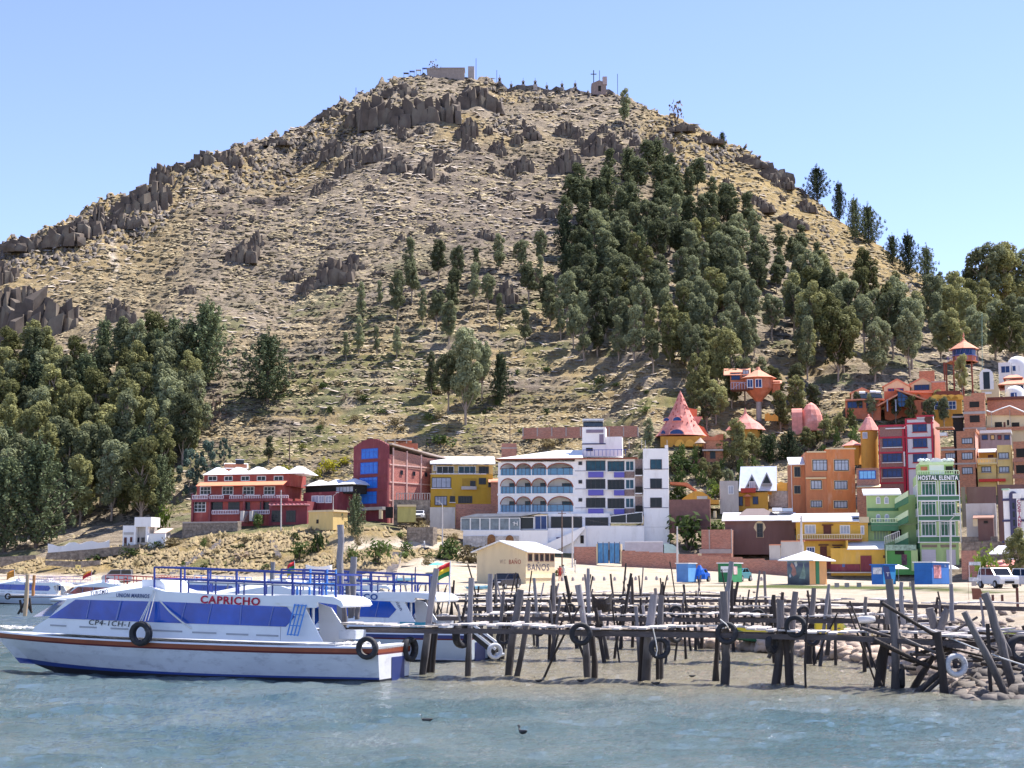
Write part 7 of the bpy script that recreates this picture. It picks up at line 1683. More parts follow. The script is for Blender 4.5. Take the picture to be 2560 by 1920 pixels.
def hull(root, side=HULLG, rub=(BW, RUBB), boot=BOOT, trans=HULLW, full=True):
    NS = 26; V = []; X = []
    def prm(t):
        bt = 1.42*(1-max(0,(t-.55)/.45)**2.3)*(0.90+.10*min(1,t/.2)) ; bt = max(bt, .03)
        bc = 1.22*(1-max(0,(t-.45)/.50)**2.0)*(.9+.1*min(1,t/.2)); bc = max(bc, .01)
        g = 1.08 + .02*t + .36*max(0,t-.15)**1.7
        zc = -.25 + .95*max(0,(t-.86)/.14)**1.6
        bz = .13 + .62*max(0,t-.25)**2.2
        return bt, bc, g, zc, bz
    rings = []
    for i in range(NS+1):
        t = i/NS; bt, bc, g, zc, bz = prm(t)
        zs = [g, g-.055, g-.19, g-.25, (g-.25)*.6+bz*.4, bz, min(bz, .07+.4*max(0,t-.3)**2), zc]
        row = []
        for z in zs:
            f = (g-z)/(g-zc+1e-6); y = bt*(1-f**1.4)+bc*f**1.4
            if z >= g-.2 and z < g: y += .02
            row.append((y, z))
        rings.append(row)
    wl = 13.25
    def xof(t, z):
        top = X0+(GX-X0)*t; low = X0+(wl-X0)*t
        f = min(1, max(0, (z-0.0)/1.3)); return low+(top-low)*f**.8 if t > .3 else low+(top-low)*f**.8*t/.3
    vs = []; fs = []; mi = []
    K = 8
    for s in (1, -1):
        for i, row in enumerate(rings):
            for (y, z) in row: vs.append((xof(i/NS, z), s*y, z))
    def idx(s, i, k): return (0 if s > 0 else (NS+1)*K) + i*K + k
    mats = [0, 1, 2, 3, 3, 4, 5]
    for s in (1, -1):
        for i in range(NS):
            for k in range(K-1):
                q = (idx(s,i,k), idx(s,i+1,k), idx(s,i+1,k+1), idx(s,i,k+1)); fs.append(q if s > 0 else q[::-1]); mi.append(mats[k])
    for i in range(NS):
        fs.append((idx(1,i,K-1), idx(1,i+1,K-1), idx(-1,i+1,K-1), idx(-1,i,K-1))); mi.append(5)
    me = MB(); me.v = [tuple(v) for v in vs]; me.f = fs; me.m = mi; me.sm = [False]*len(fs)
    # transom panels
    for k in range(K-1):
        b0 = len(me.v); me.v += [vs[idx(1,0,k)], vs[idx(-1,0,k)], vs[idx(-1,0,k+1)], vs[idx(1,0,k+1)]]; me.f.append((b0,b0+1,b0+2,b0+3)); me.m.append([0,1,2,6,6,6,5][k]); me.sm.append(False)
    o = me.build('hull', [rub[0], rub[1], RUBD, side, boot, ANTIF, trans], root)
    # deck
    dk = MB(); n = NS+1
    for i in range(NS):
        a, c = rings[i][0], rings[i+1][0]; x0, x1 = xof(i/NS, a[1]), xof((i+1)/NS, c[1])
        q = [(x0,a[0],a[1]-.03),(x1,c[0],c[1]-.03),(x1,-c[0],c[1]-.03),(x0,-a[0],a[1]-.03)]; dk.add(q, [(0,1,2,3)])
    dk.build('deck', BW, root)
    if trans: MB().box(X0-.02, X0-.004, -.75, .25, -.1, .72).build('transom_well', BNAVY, root)
    # stern box walls, thickness of the gunwale at the transom
    MB().box(X0, X0+.25, -1.25, 1.25, 1.0, 1.13).build('transom_cap', BW, root)
    # grey dashes along the foot of the cabin
    for (ua, va, ub, vb_) in ((125,1565,165,1567),(198,1569,241,1571),(276,1573,320,1575),(360,1577,455,1581),(480,1583,540,1585),(565,1587,620,1589),(640,1590,695,1592)):
        a_, c_ = PL(ua, va, 1.05), PL(ub, vb_, 1.05); MB().prism([(a_[0],a_[1]),(c_[0],c_[1]),(c_[0],c_[1]+.055),(a_[0],a_[1]+.055)], 1.031, 1.045, ax='y').build('grey_dash', GREYS, root)
def cabin(root, wcol=WINB, body=BW):
    P = [PL(u, v) for u, v in ((700,1604),(700,1490),(600,1487),(520,1486),(410,1478),(384,1470),(372,1466),(168,1497),(121,1545),(86,1566),(80,1580),(300,1592))]
    MB().prism(P, -1.03, 1.03, ax='y').build('cabin', body, root)
    # bow canopy (peaked)
    a, b_, c = PL(367,1454,.0), PL(168,1496,.0), PL(384,1482,.0)
    MB().add([(a[0],.35,a[1]),(a[0],-.35,a[1]),(b_[0],.95,b_[1]+.0),(b_[0],-.95,b_[1]),(a[0]-.12,1.08,PL(380,1492)[1]),(a[0]-.12,-1.08,PL(380,1492)[1]),(c[0]-.25,.2,c[1]+.25),(c[0]-.25,-.2,c[1]+.25)],
             [(0,2,4),(1,5,3),(0,1,3,2),(0,4,6),(1,7,5),(0,6,7,1),(4,5,7,6)]).build('bow_canopy', body, root)
    W_ = MB(); Q = [PL(u, v, 1.04) for u, v in ((121,1545),(189,1499),(400,1504),(717,1517),(737,1542),(714,1567),(420,1557))]
    for s in (1, -1): W_.prism(Q, s*1.032, s*1.05, ax='y')
    wn = W_.build('side_window', wcol, root)
    for (ua, va, ub, vb_) in ((226,1500,216,1546),(303,1502,291,1550),(465,1507,452,1556),(530,1510,519,1559),(604,1512,600,1562),(684,1516,672,1565)):
        p, q = PL(ua, va, 1.06), PL(ub, vb_, 1.06)
        for s in (1, -1): MB().bar((p[0], s*1.055, p[1]), (q[0], s*1.055, q[1]), .035 if ua != 303 else .06).build('window_divider', WIND, wn)
    # windscreen
    p, q = PL(188,1499,.0), PL(121,1544,.0)
    MB().add([(q[0]+.02,.85,q[1]+.05),(q[0]+.02,-.85,q[1]+.05),(p[0]+.03,-.85,p[1]-.03),(p[0]+.03,.85,p[1]-.03)],[(0,1,2,3)]).build('windscreen', wcol, root)
    # wings and stern roof
    Q = [PL(u, v, 1.03) for u, v in ((702,1500),(765,1500),(762,1519),(806,1604),(702,1604))]
    MB().prism(Q, .97, 1.03, ax='y').build('side_wing', body, root)
    Q = [PL(u, v, -1.0) for u, v in ((797,1508),(828,1519),(884,1604),(800,1604))]
    MB().prism(Q, -1.03, -.97, ax='y').build('side_wing', body, root)
    Q = [PL(u, v, 1.0) for u, v in ((690,1488),(785,1488),(838,1493),(856,1502),(862,1514),(856,1519),(846,1512),(800,1506),(690,1508))]
    MB().prism(Q, -1.10, 1.10, ax='y').build('stern_roof', body, root)
    Q = [PL(u, v, 1.05) for u, v in ((700,1489),(780,1490),(794,1502),(795,1516),(788,1520),(700,1515))]
    MB().prism(Q, 1.0, 1.09, ax='y').build('roof_skirt', body, root)
    z = PL(840,1590,0)[1]; x1 = PL(735,1590,0)[0]
    MB().box(.9, 1.5, -1.0, -.2, z-.1, z+.18).build('stern_seat', HULLG, root); MB().box(x1-.05, x1, -.95, .95, z-.1, z+1.2).build('cabin_rear_panel', HULLG, root)
    MB().tube([(PL(783,1590,.4)[0],.4,z-.1),(PL(783,1519,.4)[0],.4,z+1.05)], .05, 6).build('roof_post', BW, root)
    x0, z0 = PL(384,1470); x1, z1 = PL(440,1490)
    MB().prism([PL(386,1480,0), PL(386,1449,0), PL(430,1449,0), PL(442,1460,0), PL(448,1488,0)], -.75, .75, ax='y').build('wheelhouse_top', body, root)
def railing(root, col=RAILB, bench=GREYS, x_off=0):
    us = [386,452,520,591,662,732,786,840]
    m = MB(); tv = lambda u: 1418+(u-386)*19/454; mv = lambda u: 1447+(u-386)*16/454; rv = lambda u: 1482+max(0,(u-452))*12/388 if u > 390 else 1478
    for s in (1, -1):
        pts = [PL(u, tv(u), .95) for u in us]; mid = [PL(u, mv(u), .95) for u in us]; bot = [PL(u, rv(u)+8, .95) for u in us]
        Y = .95*s
        for a in range(len(us)-1):
            m.bar((pts[a][0],Y,pts[a][1]), (pts[a+1][0],Y,pts[a+1][1]), .055); m.bar((mid[a][0],Y,mid[a][1]), (mid[a+1][0],Y,mid[a+1][1]), .045)
        for a in range(len(us)): m.bar((bot[a][0],Y,bot[a][1]), (pts[a][0],Y,pts[a][1]), .05)
        for a in range(1, len(us)-1): x = bot[a][0]-.17; m.bar((x,Y*.8,bot[a][1]), (x,Y*.8,mid[a][1]), .04)
        for a in range(1, len(us)-1): x = bot[a][0]-.17; m.bar((x,Y*.8,mid[a][1]), (x,Y,mid[a][1]), .04)
    for u in (386, 840):
        p, q, r_ = PL(u, tv(u), .95), PL(u, mv(u), .95), PL(u, rv(u)+8, .95)
        m.bar((p[0],.95,p[1]), (p[0],-.95,p[1]), .055); m.bar((q[0],.95,q[1]), (q[0],-.95,q[1]), .045)
    m.build('roof_railing', col, root)
    if bench:
        for s in (1,-1):
            a, c = PL(470, mv(470)+3, .9), PL(770, mv(770)+3, .9)
            MB().prism([(a[0],a[1]),(c[0],c[1]),(c[0],c[1]-.05),(a[0],a[1]-.05)], min(s*.5,s*.86), max(s*.5,s*.86), ax='y').build('roof_bench', bench, root)
def ladder(root):
    m = MB()
    a, b_, c, d_ = PL(738,1510,1.1), PL(766,1512,1.1), PL(720,1588,1.25), PL(746,1590,1.25)
    for f in (0, .33, .66, 1): m.bar((a[0]+(b_[0]-a[0])*f,1.12,a[1]+(b_[1]-a[1])*f), (c[0]+(d_[0]-c[0])*f,1.3,c[1]+(d_[1]-c[1])*f), .035)
    for f in (.03,.33,.68,.97): m.bar((a[0]+(c[0]-a[0])*f,1.12+.18*f,a[1]+(c[1]-a[1])*f), (b_[0]+(d_[0]-b_[0])*f,1.12+.18*f,b_[1]+(d_[1]-b_[1])*f), .03)
    m.build('boarding_ladder', RAILL, root)
r = ref.t
hull(r); cabin(r); railing(r); ladder(r)
def btxt(root, body, cap, wd, u, v, mat, off=1.055, tilt=0, bold=0.0, shear=0):
    x, z = PL(u, v, off); return text('lettering', body, cap, wd, (x, off, z), (math.pi/2, -tilt, math.pi), mat, root, .004, bold, shear)
btxt(r, 'CAPRICHO', .235, 2.2, 575, 1501, REDL, tilt=-.03, bold=.025)
btxt(r, 'UNION MARINOS', .13, 1.28, 332, 1489, NAVL, off=1.09, tilt=-.03, shear=.15, bold=.015)
btxt(r, 'TURISMO', .13, .70, 248, 1481, NAVL, off=1.12, tilt=.12, bold=.02)
btxt(r, 'CP4-1CH-1', .17, 1.6, 273, 1558, BLACKL, tilt=-.04, shear=.15)
# anchor gear on the bow, coiled lines
def coil(label, p, n, s, seed):
    rd = random.Random(seed); m = MB()
    for k in range(n):
        c = Vector(p)+Vector((rd.uniform(-s,s), rd.uniform(-.15,.15), rd.uniform(0,.06))); rr_ = rd.uniform(.08,.2)
        m.tube([c+Vector((rr_*math.cos(t)*1.5, rr_*math.sin(t), .03*math.sin(3*t))) for t in [6.283*j/10 for j in range(10)]], .022, 5, closed=True)
    o = m.build('coiled_rope', ROPE); return tag(o, label, 'rope')
q = ref.Mi.inverted() @ Vector((PL(50,1572,0)[0], 0, 1.47)); coil('white rope heap on the bow of the front launch', q, 9, .8, 1)
q = ref.Mi.inverted() @ Vector((PL(905,1590,0)[0], .3, 1.12)); coil('white rope heap on the stern of the front launch', q, 9, .6, 2)
def blue_chair(u, v, label, col=RAILL):
    x, z = PL(u, v, 0); p = ref.Mi.inverted() @ Vector((x, 0, z))
    t = thing('roof_chair', label, 'chair', p, ref.rz+.4, 'light blue chairs on the launch roof'); m = MB()
    for a in (-.2,.2):
        for c in (-.2,.2): MB().tube([(a,c,0),(a,c,.42)], .025, 5).build('leg', col, t)
    MB().box(-.24,.24,-.24,.24,.42,.46).build('seat', col, t); MB().box(-.24,-.2,-.24,.24,.461,.9).build('backrest', col, t)
for k, (u, v) in enumerate(((758,1491),(800,1493),(822,1493))): blue_chair(u, v, 'light blue metal chair on the front launch roof, %s from left' % ordn(k))
def vv_launch(label, us, vs_, d, ds, txt, side, rub, boot, rail, lcol=BLUEL, wcol=WINB, scale=1.0, fullrail=True, extra=None, drz=0.0):
    """another launch of the same build; its stern foot stands at (us, vs_)"""
    A = W(us, vs_, d)
    t = thing('passenger_launch', label, 'boat', (A.x, A.y, 0), ref.rz+drz); t.scale = (scale,)*3
    hull(t, side, rub, boot, side); cabin(t, wcol); 
    if fullrail: railing(t, rail)
    if txt: btxt(t, txt[0], .22, txt[1], txt[2], 1501, lcol, tilt=-.03, bold=.03)
    return t
t2 = vv_launch('white launch with navy stripe moored behind the near jetty', 1160, 1647, 60.6, 0, ('BLANCO', 1.75, 620), M('hull_sky_grey', (.42,.48,.54), rough=.4, var=.05), (BW, BNAVY), HULLG, RAILB, drz=-.05)
btxt(t2, 'Union', .15, .62, 742, 1522, NAVL, tilt=-1.0)
MB().box(1.2, 2.3, 1.0, 1.06, 1.15, 1.5).build('teal_seat_panel', TEAL, t2)
t3 = vv_launch('white launch with blue window band at the far left edge', 178, 1512, 190, 0, ('SUR LAGO', 1.5, 500), M('hull_sky_grey', (.42,.48,.54)), (BW, HULLG), HULLG, RAILW, drz=-.1)
t4 = vv_launch('white launch with red curtains moored behind the front launch bow', 455, 1533, 136, 0, None, M('hull_sky_grey', (.42,.48,.54)), (BW, HULLG), HULLG, RAILR, wcol=M('curtained_window', (.30,.05,.05), var=.9, scale=1.4, rough=.3), drz=-.05, scale=.98)
t5 = vv_launch('white launch with pale pink railing moored on the far left beach', 250, 1500, 212, 0, None, BW, (BW, RAILR), HULLG, RAILW, drz=.1)
t6 = vv_launch('white launch with red railing behind the front launch roof', 520, 1505, 196, 0, None, BW, (BW, RAILR), HULLG, RAILR, drz=-.1)
t7 = vv_launch('white launch with blue awning near the beach behind the roof railing', 640, 1508, 186, 0, None, BW, (BW, BNAVY), HULLG, RAILL, drz=.1)
t8 = vv_launch('white launch lying behind the roof of the second launch', 860, 1520, 156, 0, None, BW, (BW, RAILR), HULLG, RAILL, drz=.02)
t9 = vv_launch('low white launch moored between the two big launches', 1010, 1542, 122, 0, None, BW, (BW, BNAVY), HULLG, RAILB, drz=.0)
def flag(label, u, v0, v1, d, w_, h_, cols, lean=0):
    A, B = W(u, v1, d), W(u+lean, v0, d)
    t = thing('flag', label, 'flag', A); L_ = B-A
    MB().tube([(0,0,0), tuple(L_)], .022, 6).build('pole', FR_W, t)
    vs = []; fs = []; nx = 10; m = MB()
    for j in range(4):
        for i in range(nx+1): f = i/nx; vs.append((L_.x-w_*f, .06*math.sin(f*7), L_.z-.05-h_*j/3-.35*w_*f*f-.12*f))
    for j in range(3): m.add(vs, [(j*(nx+1)+i, j*(nx+1)+i+1, (j+1)*(nx+1)+i+1, (j+1)*(nx+1)+i) for i in range(nx)], j, True)
    o = m.build('flag_cloth', cols, t); sd = o.modifiers.new('thick', 'SOLIDIFY'); sd.thickness = .008
FC = [M('flag_red', (.60,.02,.03), rough=.7), M('flag_yellow', (.80,.55,.02), rough=.7), M('flag_green', (.02,.22,.06), rough=.7)]
flag('red yellow and green striped flag on the stern of the second launch', 1123, 1402, 1510, 60.2, .62, .52, FC, 3)
flag('small red yellow green flag drooping behind the blue roof railing', 738, 1402, 1450, 118, .55, .9, [FC[0], FC[2], FC[1]], -2)
flag('orange flag on the launch at far left', 36, 1424, 1460, 186, .9, .8, [M('flag_orange', (.75,.28,.04))]*3)
flag('orange-red pennant beside the red railing', 224, 1425, 1462, 150, .9, .5, [M('flag_orange', (.75,.28,.04)), FC[0], FC[0]], 6)
# outboard motor with its bracket behind the second launch
A = W(1195, 1640, 59.5); t = thing('outboard_motor', 'tilted black and white outboard motor behind the second launch stern', 'outboard motor', (A.x, A.y, .3), -.2)
MB().prism([(-.7,.95),(-.25,1.25),(.1,1.1),(.15,.75),(-.55,.6)], -.25, .25, ax='y').build('cowling', M('motor_black', (.02,.02,.025), rough=.3), t, .05)
MB().bar((-.3,-.26,1.0), (.75,-.26,.2), .09).bar((-.1,-.26,1.1), (.95,-.26,.35), .09).build('white_arm', FR_W, t)
MB().bar((-.2,0,.8), (.7,0,.1), .22, .3).build('shaft', M('motor_black', (.02,.02,.025)), t); MB().lathe([(.03,-.1),(.2,-.05),(.2,.05),(.03,.1)], 10, (.85,0)).build('propeller', METAL, t)
# ------------------------------------------------------------------ tyres
RUB = M('tyre_rubber', (.018,.018,.022), rough=.75, var=.3, scale=5, dirt=(.13,.12,.12), dscale=3, damt=.6, rnd=.3)
RUBW = M('whitewashed_rubber', (.55,.56,.58), rough=.8, var=.15, scale=3, dirt=(.06,.06,.06), dscale=3.5, damt=.8)
def tyre_mesh(mat):
    m = MB(); n = 28; prof = [(.20,-.07),(.225,-.095),(.29,-.105),(.335,-.085),(.35,-.03),(.35,.03),(.335,.085),(.29,.105),(.225,.095),(.20,.07),(.215,0)]
    vs = []; k = len(prof)
    for i in range(n):
        t_ = 6.2832*i/n
        for (r_, y) in prof:
            rr_ = r_*(1.012 if (i % 2 and r_ > .33) else 1.0); vs.append((rr_*math.cos(t_), y, rr_*math.sin(t_)))
    fs = [(i*k+j, ((i+1)%n)*k+j, ((i+1)%n)*k+(j+1)%k, i*k+(j+1)%k) for i in range(n) for j in range(k)]
    m.add(vs, fs, 0, True); return m.build('tyre', mat)
TY = {0: tyre_mesh(RUB), 1: tyre_mesh(RUBW)}; TYU = {0: False, 1: False}
def tyre(u, v, px, d, label, turn=0.0, lean=0.0, wht=0, flat=False):
    o = TY[wht]
    if TYU[wht]: o = o.copy(); COL.objects.link(o)
    TYU[wht] = True
    s = px/F*d/.70
    o.location = W(u, v, d); o.scale = (s,s,s); o.rotation_euler = (math.pi/2*.9 if flat else lean, 0, turn)
    tag(o, label, 'tyre', 'fender tyres hung along the boats and jetties')
tyre(352, 1584, 61, 50.45, 'fender tyre on white ropes below the front launch windows', -.35)
def side(u, v, off): return (ref.Mi.inverted() @ Vector((PL(u, v, off)[0], off, .5))).y
tyre(918, 1620, 57, side(918,1620,1.45), 'fender tyre at the stern corner of the front launch', -.3)
tyre(1024, 1623, 60, 50.2, 'narrow-looking tyre hung on the far stern corner of the front launch', 1.05)
TYL = [(1155,1587,66,51.2,'tyre seen edge-on beside the left pale pile of the near jetty',1.0,0),(1259,1594,38,58,'small tyre on the stern of the second launch',0,0),(1237,1628,40,57.5,'white-ringed wheel low over the water by the outboard motor',.4,1),
 (1347,1575,32,60,'small tyre under the near jetty right of the twin dark piles',.2,0),(1452,1585,57,47.6,'big tyre facing out on the bent pile of the near jetty',.05,0),(1497,1577,36,60,'tyre half hidden behind the pile with the big tyre',.3,0),(1425,1523,30,66,'tyre standing against the second jetty above the big tyre',.2,0),
 (1649,1620,55,47.2,'tyre tied low by white rope to the thick pale pile',.25,0),(1817,1583,56,46.6,'tyre roped to the dark pile in the middle of the near jetty',-.3,0),(1688,1584,46,58,'tyre hanging behind the thick pale pile under the deck',.7,0),(1690,1530,34,62,'tyre on the second jetty behind the thick pale pile',.1,0),
 (1894,1540,36,60,'tyre on the second jetty right of the middle pile',.2,0),(1989,1566,56,46.0,'pale-rimmed tyre on the slanting pile pair of the near jetty',-.35,0),(2030,1594,43,52,'tyre below and right of the pale-rimmed tyre',.15,0),(1930,1608,52,46.4,'tyre edge-on behind the crossed dark piles',.95,0),
 (2009,1530,32,62,'tyre on the second jetty above the pale-rimmed one',.3,0),(1787,1537,28,62,'tyre lying against the second jetty left of the middle pile',.0,0),(1865,1523,24,70,'small tyre on the third jetty behind the board walk',.1,0),
 (2243,1610,60,46.4,'tyre edge-on hung beside the thick blue-grey pile',1.25,0),(2253,1690,58,44.9,'tyre edge-on standing in the water by the thick pile',1.3,0),(1296,1500,40,70,'tyre hung high on the twin dark piles',1.1,0),(1560,1497,26,88,'little tyre among far piles left of the blue kiosk',.2,0),(1270,1514,24,92,'little tyre among the far piles left of the twin piles',.3,0)]
for (u, v, px, d, l, tn, wh) in TYL: tyre(u, v, px, d, l, tn, 0, wh)
tyre(2390, 1663, 58, 43.6, 'whitewashed tyre hanging over the rocks at the right', .1, 0, 1)
tyre(2165, 1549, 46, 46.6, 'pale tyre lying flat on the near jetty deck', .2, 0, 1, True)
tyre(2552, 1622, 70, 44.5, 'large tyre at the right edge under the broken jetty', .2, 0, 0)
tyre(14+6, 1491, 16, 140, 'small tyre on the log by the red-curtained launch', .1)
m = MB()
for (u0, v0, u1, v1) in ((385,1475,354,1553),(383,1475,362,1553),(388,1478,370,1552),(386,1475,348,1555)): m.tube([W(u0,v0,50.9), W((u0+u1)/2+1,(v0+v1)/2,50.75), W(u1,v1,50.6)], .016, 5)
tag(m.build('rope', ROPE), 'bundle of white ropes holding the fender tyre on the launch side', 'rope')
tag(MB().tube([W(400,1502,50.9),W(425,1530,50.6),W(455,1555,50.4),W(480,1572,50.5)], .028, 6).build('rope', ROPE), 'thick white rope slung across the launch windows', 'rope')
def ropes(label, lst, d, r_=.018):
    m = MB(); m.tube([W(u, v, d) for u, v in lst], r_, 5); tag(m.build('rope', ROPE), label, 'rope')
ropes('white rope tied round the thick pale pile holding a tyre', [(1612,1566),(1632,1570),(1640,1605),(1643,1625),(1640,1640)], 46.9)
ropes('white rope tied round the middle dark pile of the near jetty', [(1800,1548),(1815,1560),(1822,1572),(1818,1563)], 46.3)
A, B = W(2226,1524,46.2), W(2600,1675,41)
tag(MB().tube([A+(B-A)*f+Vector((0,0,-.5*f*(1-f))) for f in [k/12 for k in range(13)]], .022, 5).build('rope', ROPE), 'long taut mooring rope slanting down to the right edge', 'rope')
# ------------------------------------------------------------------ jetties
WG = M('weathered_grey_wood', (.155,.138,.135), var=.35, scale=2, bump=.5, bscale=6, dirt=(.10,.085,.08), dscale=2, damt=.7, stretch=(3,3,.35))
WP = M('pale_weathered_wood', (.25,.235,.245), var=.25, scale=2, bump=.4, bscale=6, dirt=(.14,.12,.12), dscale=2, damt=.6, stretch=(3,3,.35))
WD = M('dark_wet_wood', (.035,.026,.022), var=.4, scale=2, bump=.5, bscale=6, stretch=(3,3,.4))
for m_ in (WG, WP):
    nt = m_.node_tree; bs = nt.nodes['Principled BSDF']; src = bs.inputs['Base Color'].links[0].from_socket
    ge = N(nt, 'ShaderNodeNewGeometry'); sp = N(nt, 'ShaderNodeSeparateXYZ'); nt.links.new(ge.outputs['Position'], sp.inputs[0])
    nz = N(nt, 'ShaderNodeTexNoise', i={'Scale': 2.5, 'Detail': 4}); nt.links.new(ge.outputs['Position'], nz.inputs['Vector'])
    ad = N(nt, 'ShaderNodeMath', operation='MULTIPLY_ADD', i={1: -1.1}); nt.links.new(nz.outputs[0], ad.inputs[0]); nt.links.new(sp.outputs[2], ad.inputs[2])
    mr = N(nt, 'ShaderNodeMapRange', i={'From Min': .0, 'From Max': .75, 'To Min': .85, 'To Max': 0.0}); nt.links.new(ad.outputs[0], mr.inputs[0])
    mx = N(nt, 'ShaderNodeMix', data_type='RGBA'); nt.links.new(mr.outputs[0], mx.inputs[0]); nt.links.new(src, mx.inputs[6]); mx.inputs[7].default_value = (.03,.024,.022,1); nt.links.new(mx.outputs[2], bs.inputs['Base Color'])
WBD = M('deck_board_wood', (.50,.46,.44), var=.25, scale=1.5, bump=.3, dirt=(.2,.17,.15), dscale=1.5)
BEAMM = M('beam_wood', (.085,.07,.068), var=.4, scale=1.2, bump=.4, dirt=(.05,.04,.04), dscale=1.0, stretch=(.4,3,3))
def pile(parent, org, p, q, r_, mat, seed, name='pile'):
    rd = random.Random(seed); p, q = Vector(p)-org, Vector(q)-org
    n = 7; pts = []
    bx_, by_ = rd.uniform(-.05,.05), rd.uniform(-.03,.03)
    for k in range(n):
        f = k/(n-1); pts.append(p+(q-p)*f+Vector((bx_*math.sin(f*3.1)*(q-p).length*.6+rd.uniform(-.01,.01), by_*math.sin(f*3.1), 0)))
    m = MB(); m.tube(pts, [r_*(1.08-.2*k/(n-1))*rd.uniform(.93,1.07) for k in range(n)], 8, jit=rd, sm=True)
    return m.build(name, mat, parent)
def jetty(label, path, width, nseed, post_rows, mats=(WG, WP, WD, WD), step=.30, gaps=0.06, th=.05, beam=.17, top=(.2,1.6), extra=()):
    org = Vector(path[0]); t = thing('wooden_jetty', label, 'jetty', org); rd = random.Random(nseed)
    P = [Vector(p)-org for p in path]; L_ = [0]
    for a, c in zip(P, P[1:]): L_.append(L_[-1]+(c-a).length)
    def at(s):
        for i in range(len(P)-1):
            if s <= L_[i+1] or i == len(P)-2:
                f = (s-L_[i])/(L_[i+1]-L_[i]); d = (P[i+1]-P[i]).normalized(); return P[i]+(P[i+1]-P[i])*f, d
    m = MB(); s = 0
    while s < L_[-1]:
        c, d = at(s); n_ = Vector((-d.y, d.x, 0)).normalized(); w_ = step*rd.uniform(.75,.98)
        if rd.random() > gaps:
            hw = width/2*rd.uniform(.9,1.12); o1, o2 = rd.uniform(-.08,.08), rd.uniform(-.04,.04); zt = rd.uniform(-.02,.045)+.05*math.sin(s*.9+nseed)
            tl = rd.uniform(-.03,.03)
            a = c-n_*(hw+o1)+d*o2; b_ = c+n_*(hw-o1)
            a = Vector((a.x,a.y,a.z+zt+tl)); b_ = Vector((b_.x,b_.y,b_.z+zt-tl)); m.bar(a, b_, w_, th)
        s += step
    m.build('deck_boards', WBD, t)
    for sgn in (-1, 1):
        m = MB(); k = 0; s = 0
        while s < L_[-1]-.1:
            e = min(L_[-1], s+rd.uniform(3,5)); (a, d1), (b_, d2) = at(s), at(e); n_ = Vector((-d1.y,d1.x,0)).normalized()
            off = n_*width*.44*sgn; dz = Vector((0,0,-th/2-.055-beam/2+rd.uniform(-.04,0)))
            m.bar(a+off+dz-d1*.1, b_+off+dz+d1*.1, .11, beam*rd.uniform(.85,1)); s = e
        m.build('side_beam', BEAMM, t)
    k = 0
    s = rd.uniform(.3,1)
    while s < L_[-1] and post_rows:
        c, d = at(s); n_ = Vector((-d.y,d.x,0)).normalized()
        for sg in (-1, 1):
            for q in range(1 if rd.random() < .6 else 2):
                xy = c+n_*sg*(width*.56+.05*q)+d*(rd.uniform(-.2,.2)+.25*q); wv = xy+org
                zb = min(-1.0, gz(wv.x, wv.y)-.5) if wv.y > 45 else -1.6
                if gz(wv.x, wv.y) > 0: zb = gz(wv.x, wv.y)-.4
                ht = c.z+rd.choice([-.1, rd.uniform(*top), rd.uniform(*top), rd.uniform(.1,.5)])
                lean = rd.uniform(-.2,.2); r_ = rd.uniform(.04,.09)
                hgt = ht+org.z-zb
                pile(t, org, wv.to_3d().xy.to_3d()*1.0+Vector((-lean*hgt*.4, 0, zb)), Vector((wv.x+lean*hgt*.6, wv.y, ht+org.z)), r_, rd.choice(mats if q == 0 else (WD, WG)), nseed*97+k); k += 1
        s += post_rows*rd.uniform(.7,1.3)
    for q in range(int(L_[-1]/2.2)):
        c, d = at(rd.uniform(0, L_[-1])); n_ = Vector((-d.y,d.x,0)).normalized(); c = c+n_*rd.choice((-.6,.6))*width
        if gz((c+org).x, (c+org).y) < -.3 and rd.random() < .8: k += 1; pile(t, org, c+org+Vector((0,0,-org.z-.6)), c+org+d*rd.uniform(-1.6,1.6)+Vector((0,0,rd.uniform(.1,.9))), rd.uniform(.03,.055), WD, nseed*53+k, 'brace')
    for e in extra:
        (ut, vt, ub, vb_, r_, mt) = e[:6]; d = CH*F/(vb_-HOR) if len(e) < 7 else e[6]
        q = W(ub, vb_, d); p = W(ut, vt, d)
        dirn = (q-p).normalized(); k += 1
        if len(e) < 7: q = q+dirn*.9
        pile(t, org, q, p, r_, mt, nseed*31+k)
    return t
near = [(1091,1421,1059,1682,.115,WP),(1092,1559,1082,1678,.08,WD),(1086,1556,1075,1676,.08,WD),(1179,1445,1168,1683,.10,WP),(1303,1474,1275,1683,.12,WG),(1322,1502,1289,1684,.10,WG),
 (1445,1462,1463,1690,.11,WP),(1478,1560,1483,1686,.10,WD),(1470,1532,1472,1640,.05,WP),(1634,1486,1617,1695,.14,WP),(1611,1560,1606,1694,.09,WD),(1653,1488,1653,1690,.10,WG),(1638,1560,1640,1694,.06,WD),
 (1809,1478,1809,1704,.125,WG),(1799,1559,1788,1696,.09,WD),(1795,1560,1798,1697,.08,WD),(1829,1404,1814,1552,.09,WP,47.5),(1951,1500,1935,1706,.12,WG),(1961,1568,1970,1708,.125,WD),(1989,1479,1977,1705,.11,WG),(1945,1578,1922,1645,.06,WG,46.8),
 (2223,1448,2233,1718,.125,WG),(2214,1580,2197,1711,.15,WD),(2222,1580,2207,1709,.12,WD),(2160,1545,2161,1671,.07,WD),(2253,1455,2259,1561,.07,WP,46),(2281,1454,2288,1559,.06,WG,46.2),(2217,1500,2222,1560,.12,WG,46.6),(2324,1520,2338,1570,.13,WG,45.2),(2368,1522,2352,1575,.11,WG,45),
 (2341,1580,2355,1725,.13,WD),(2334,1640,2287,1714,.10,WD),(2352,1680,2303,1722,.10,WG),(2364,1688,2325,1724,.06,WG),(2378,1460,2380,1552,.07,WP,47)]
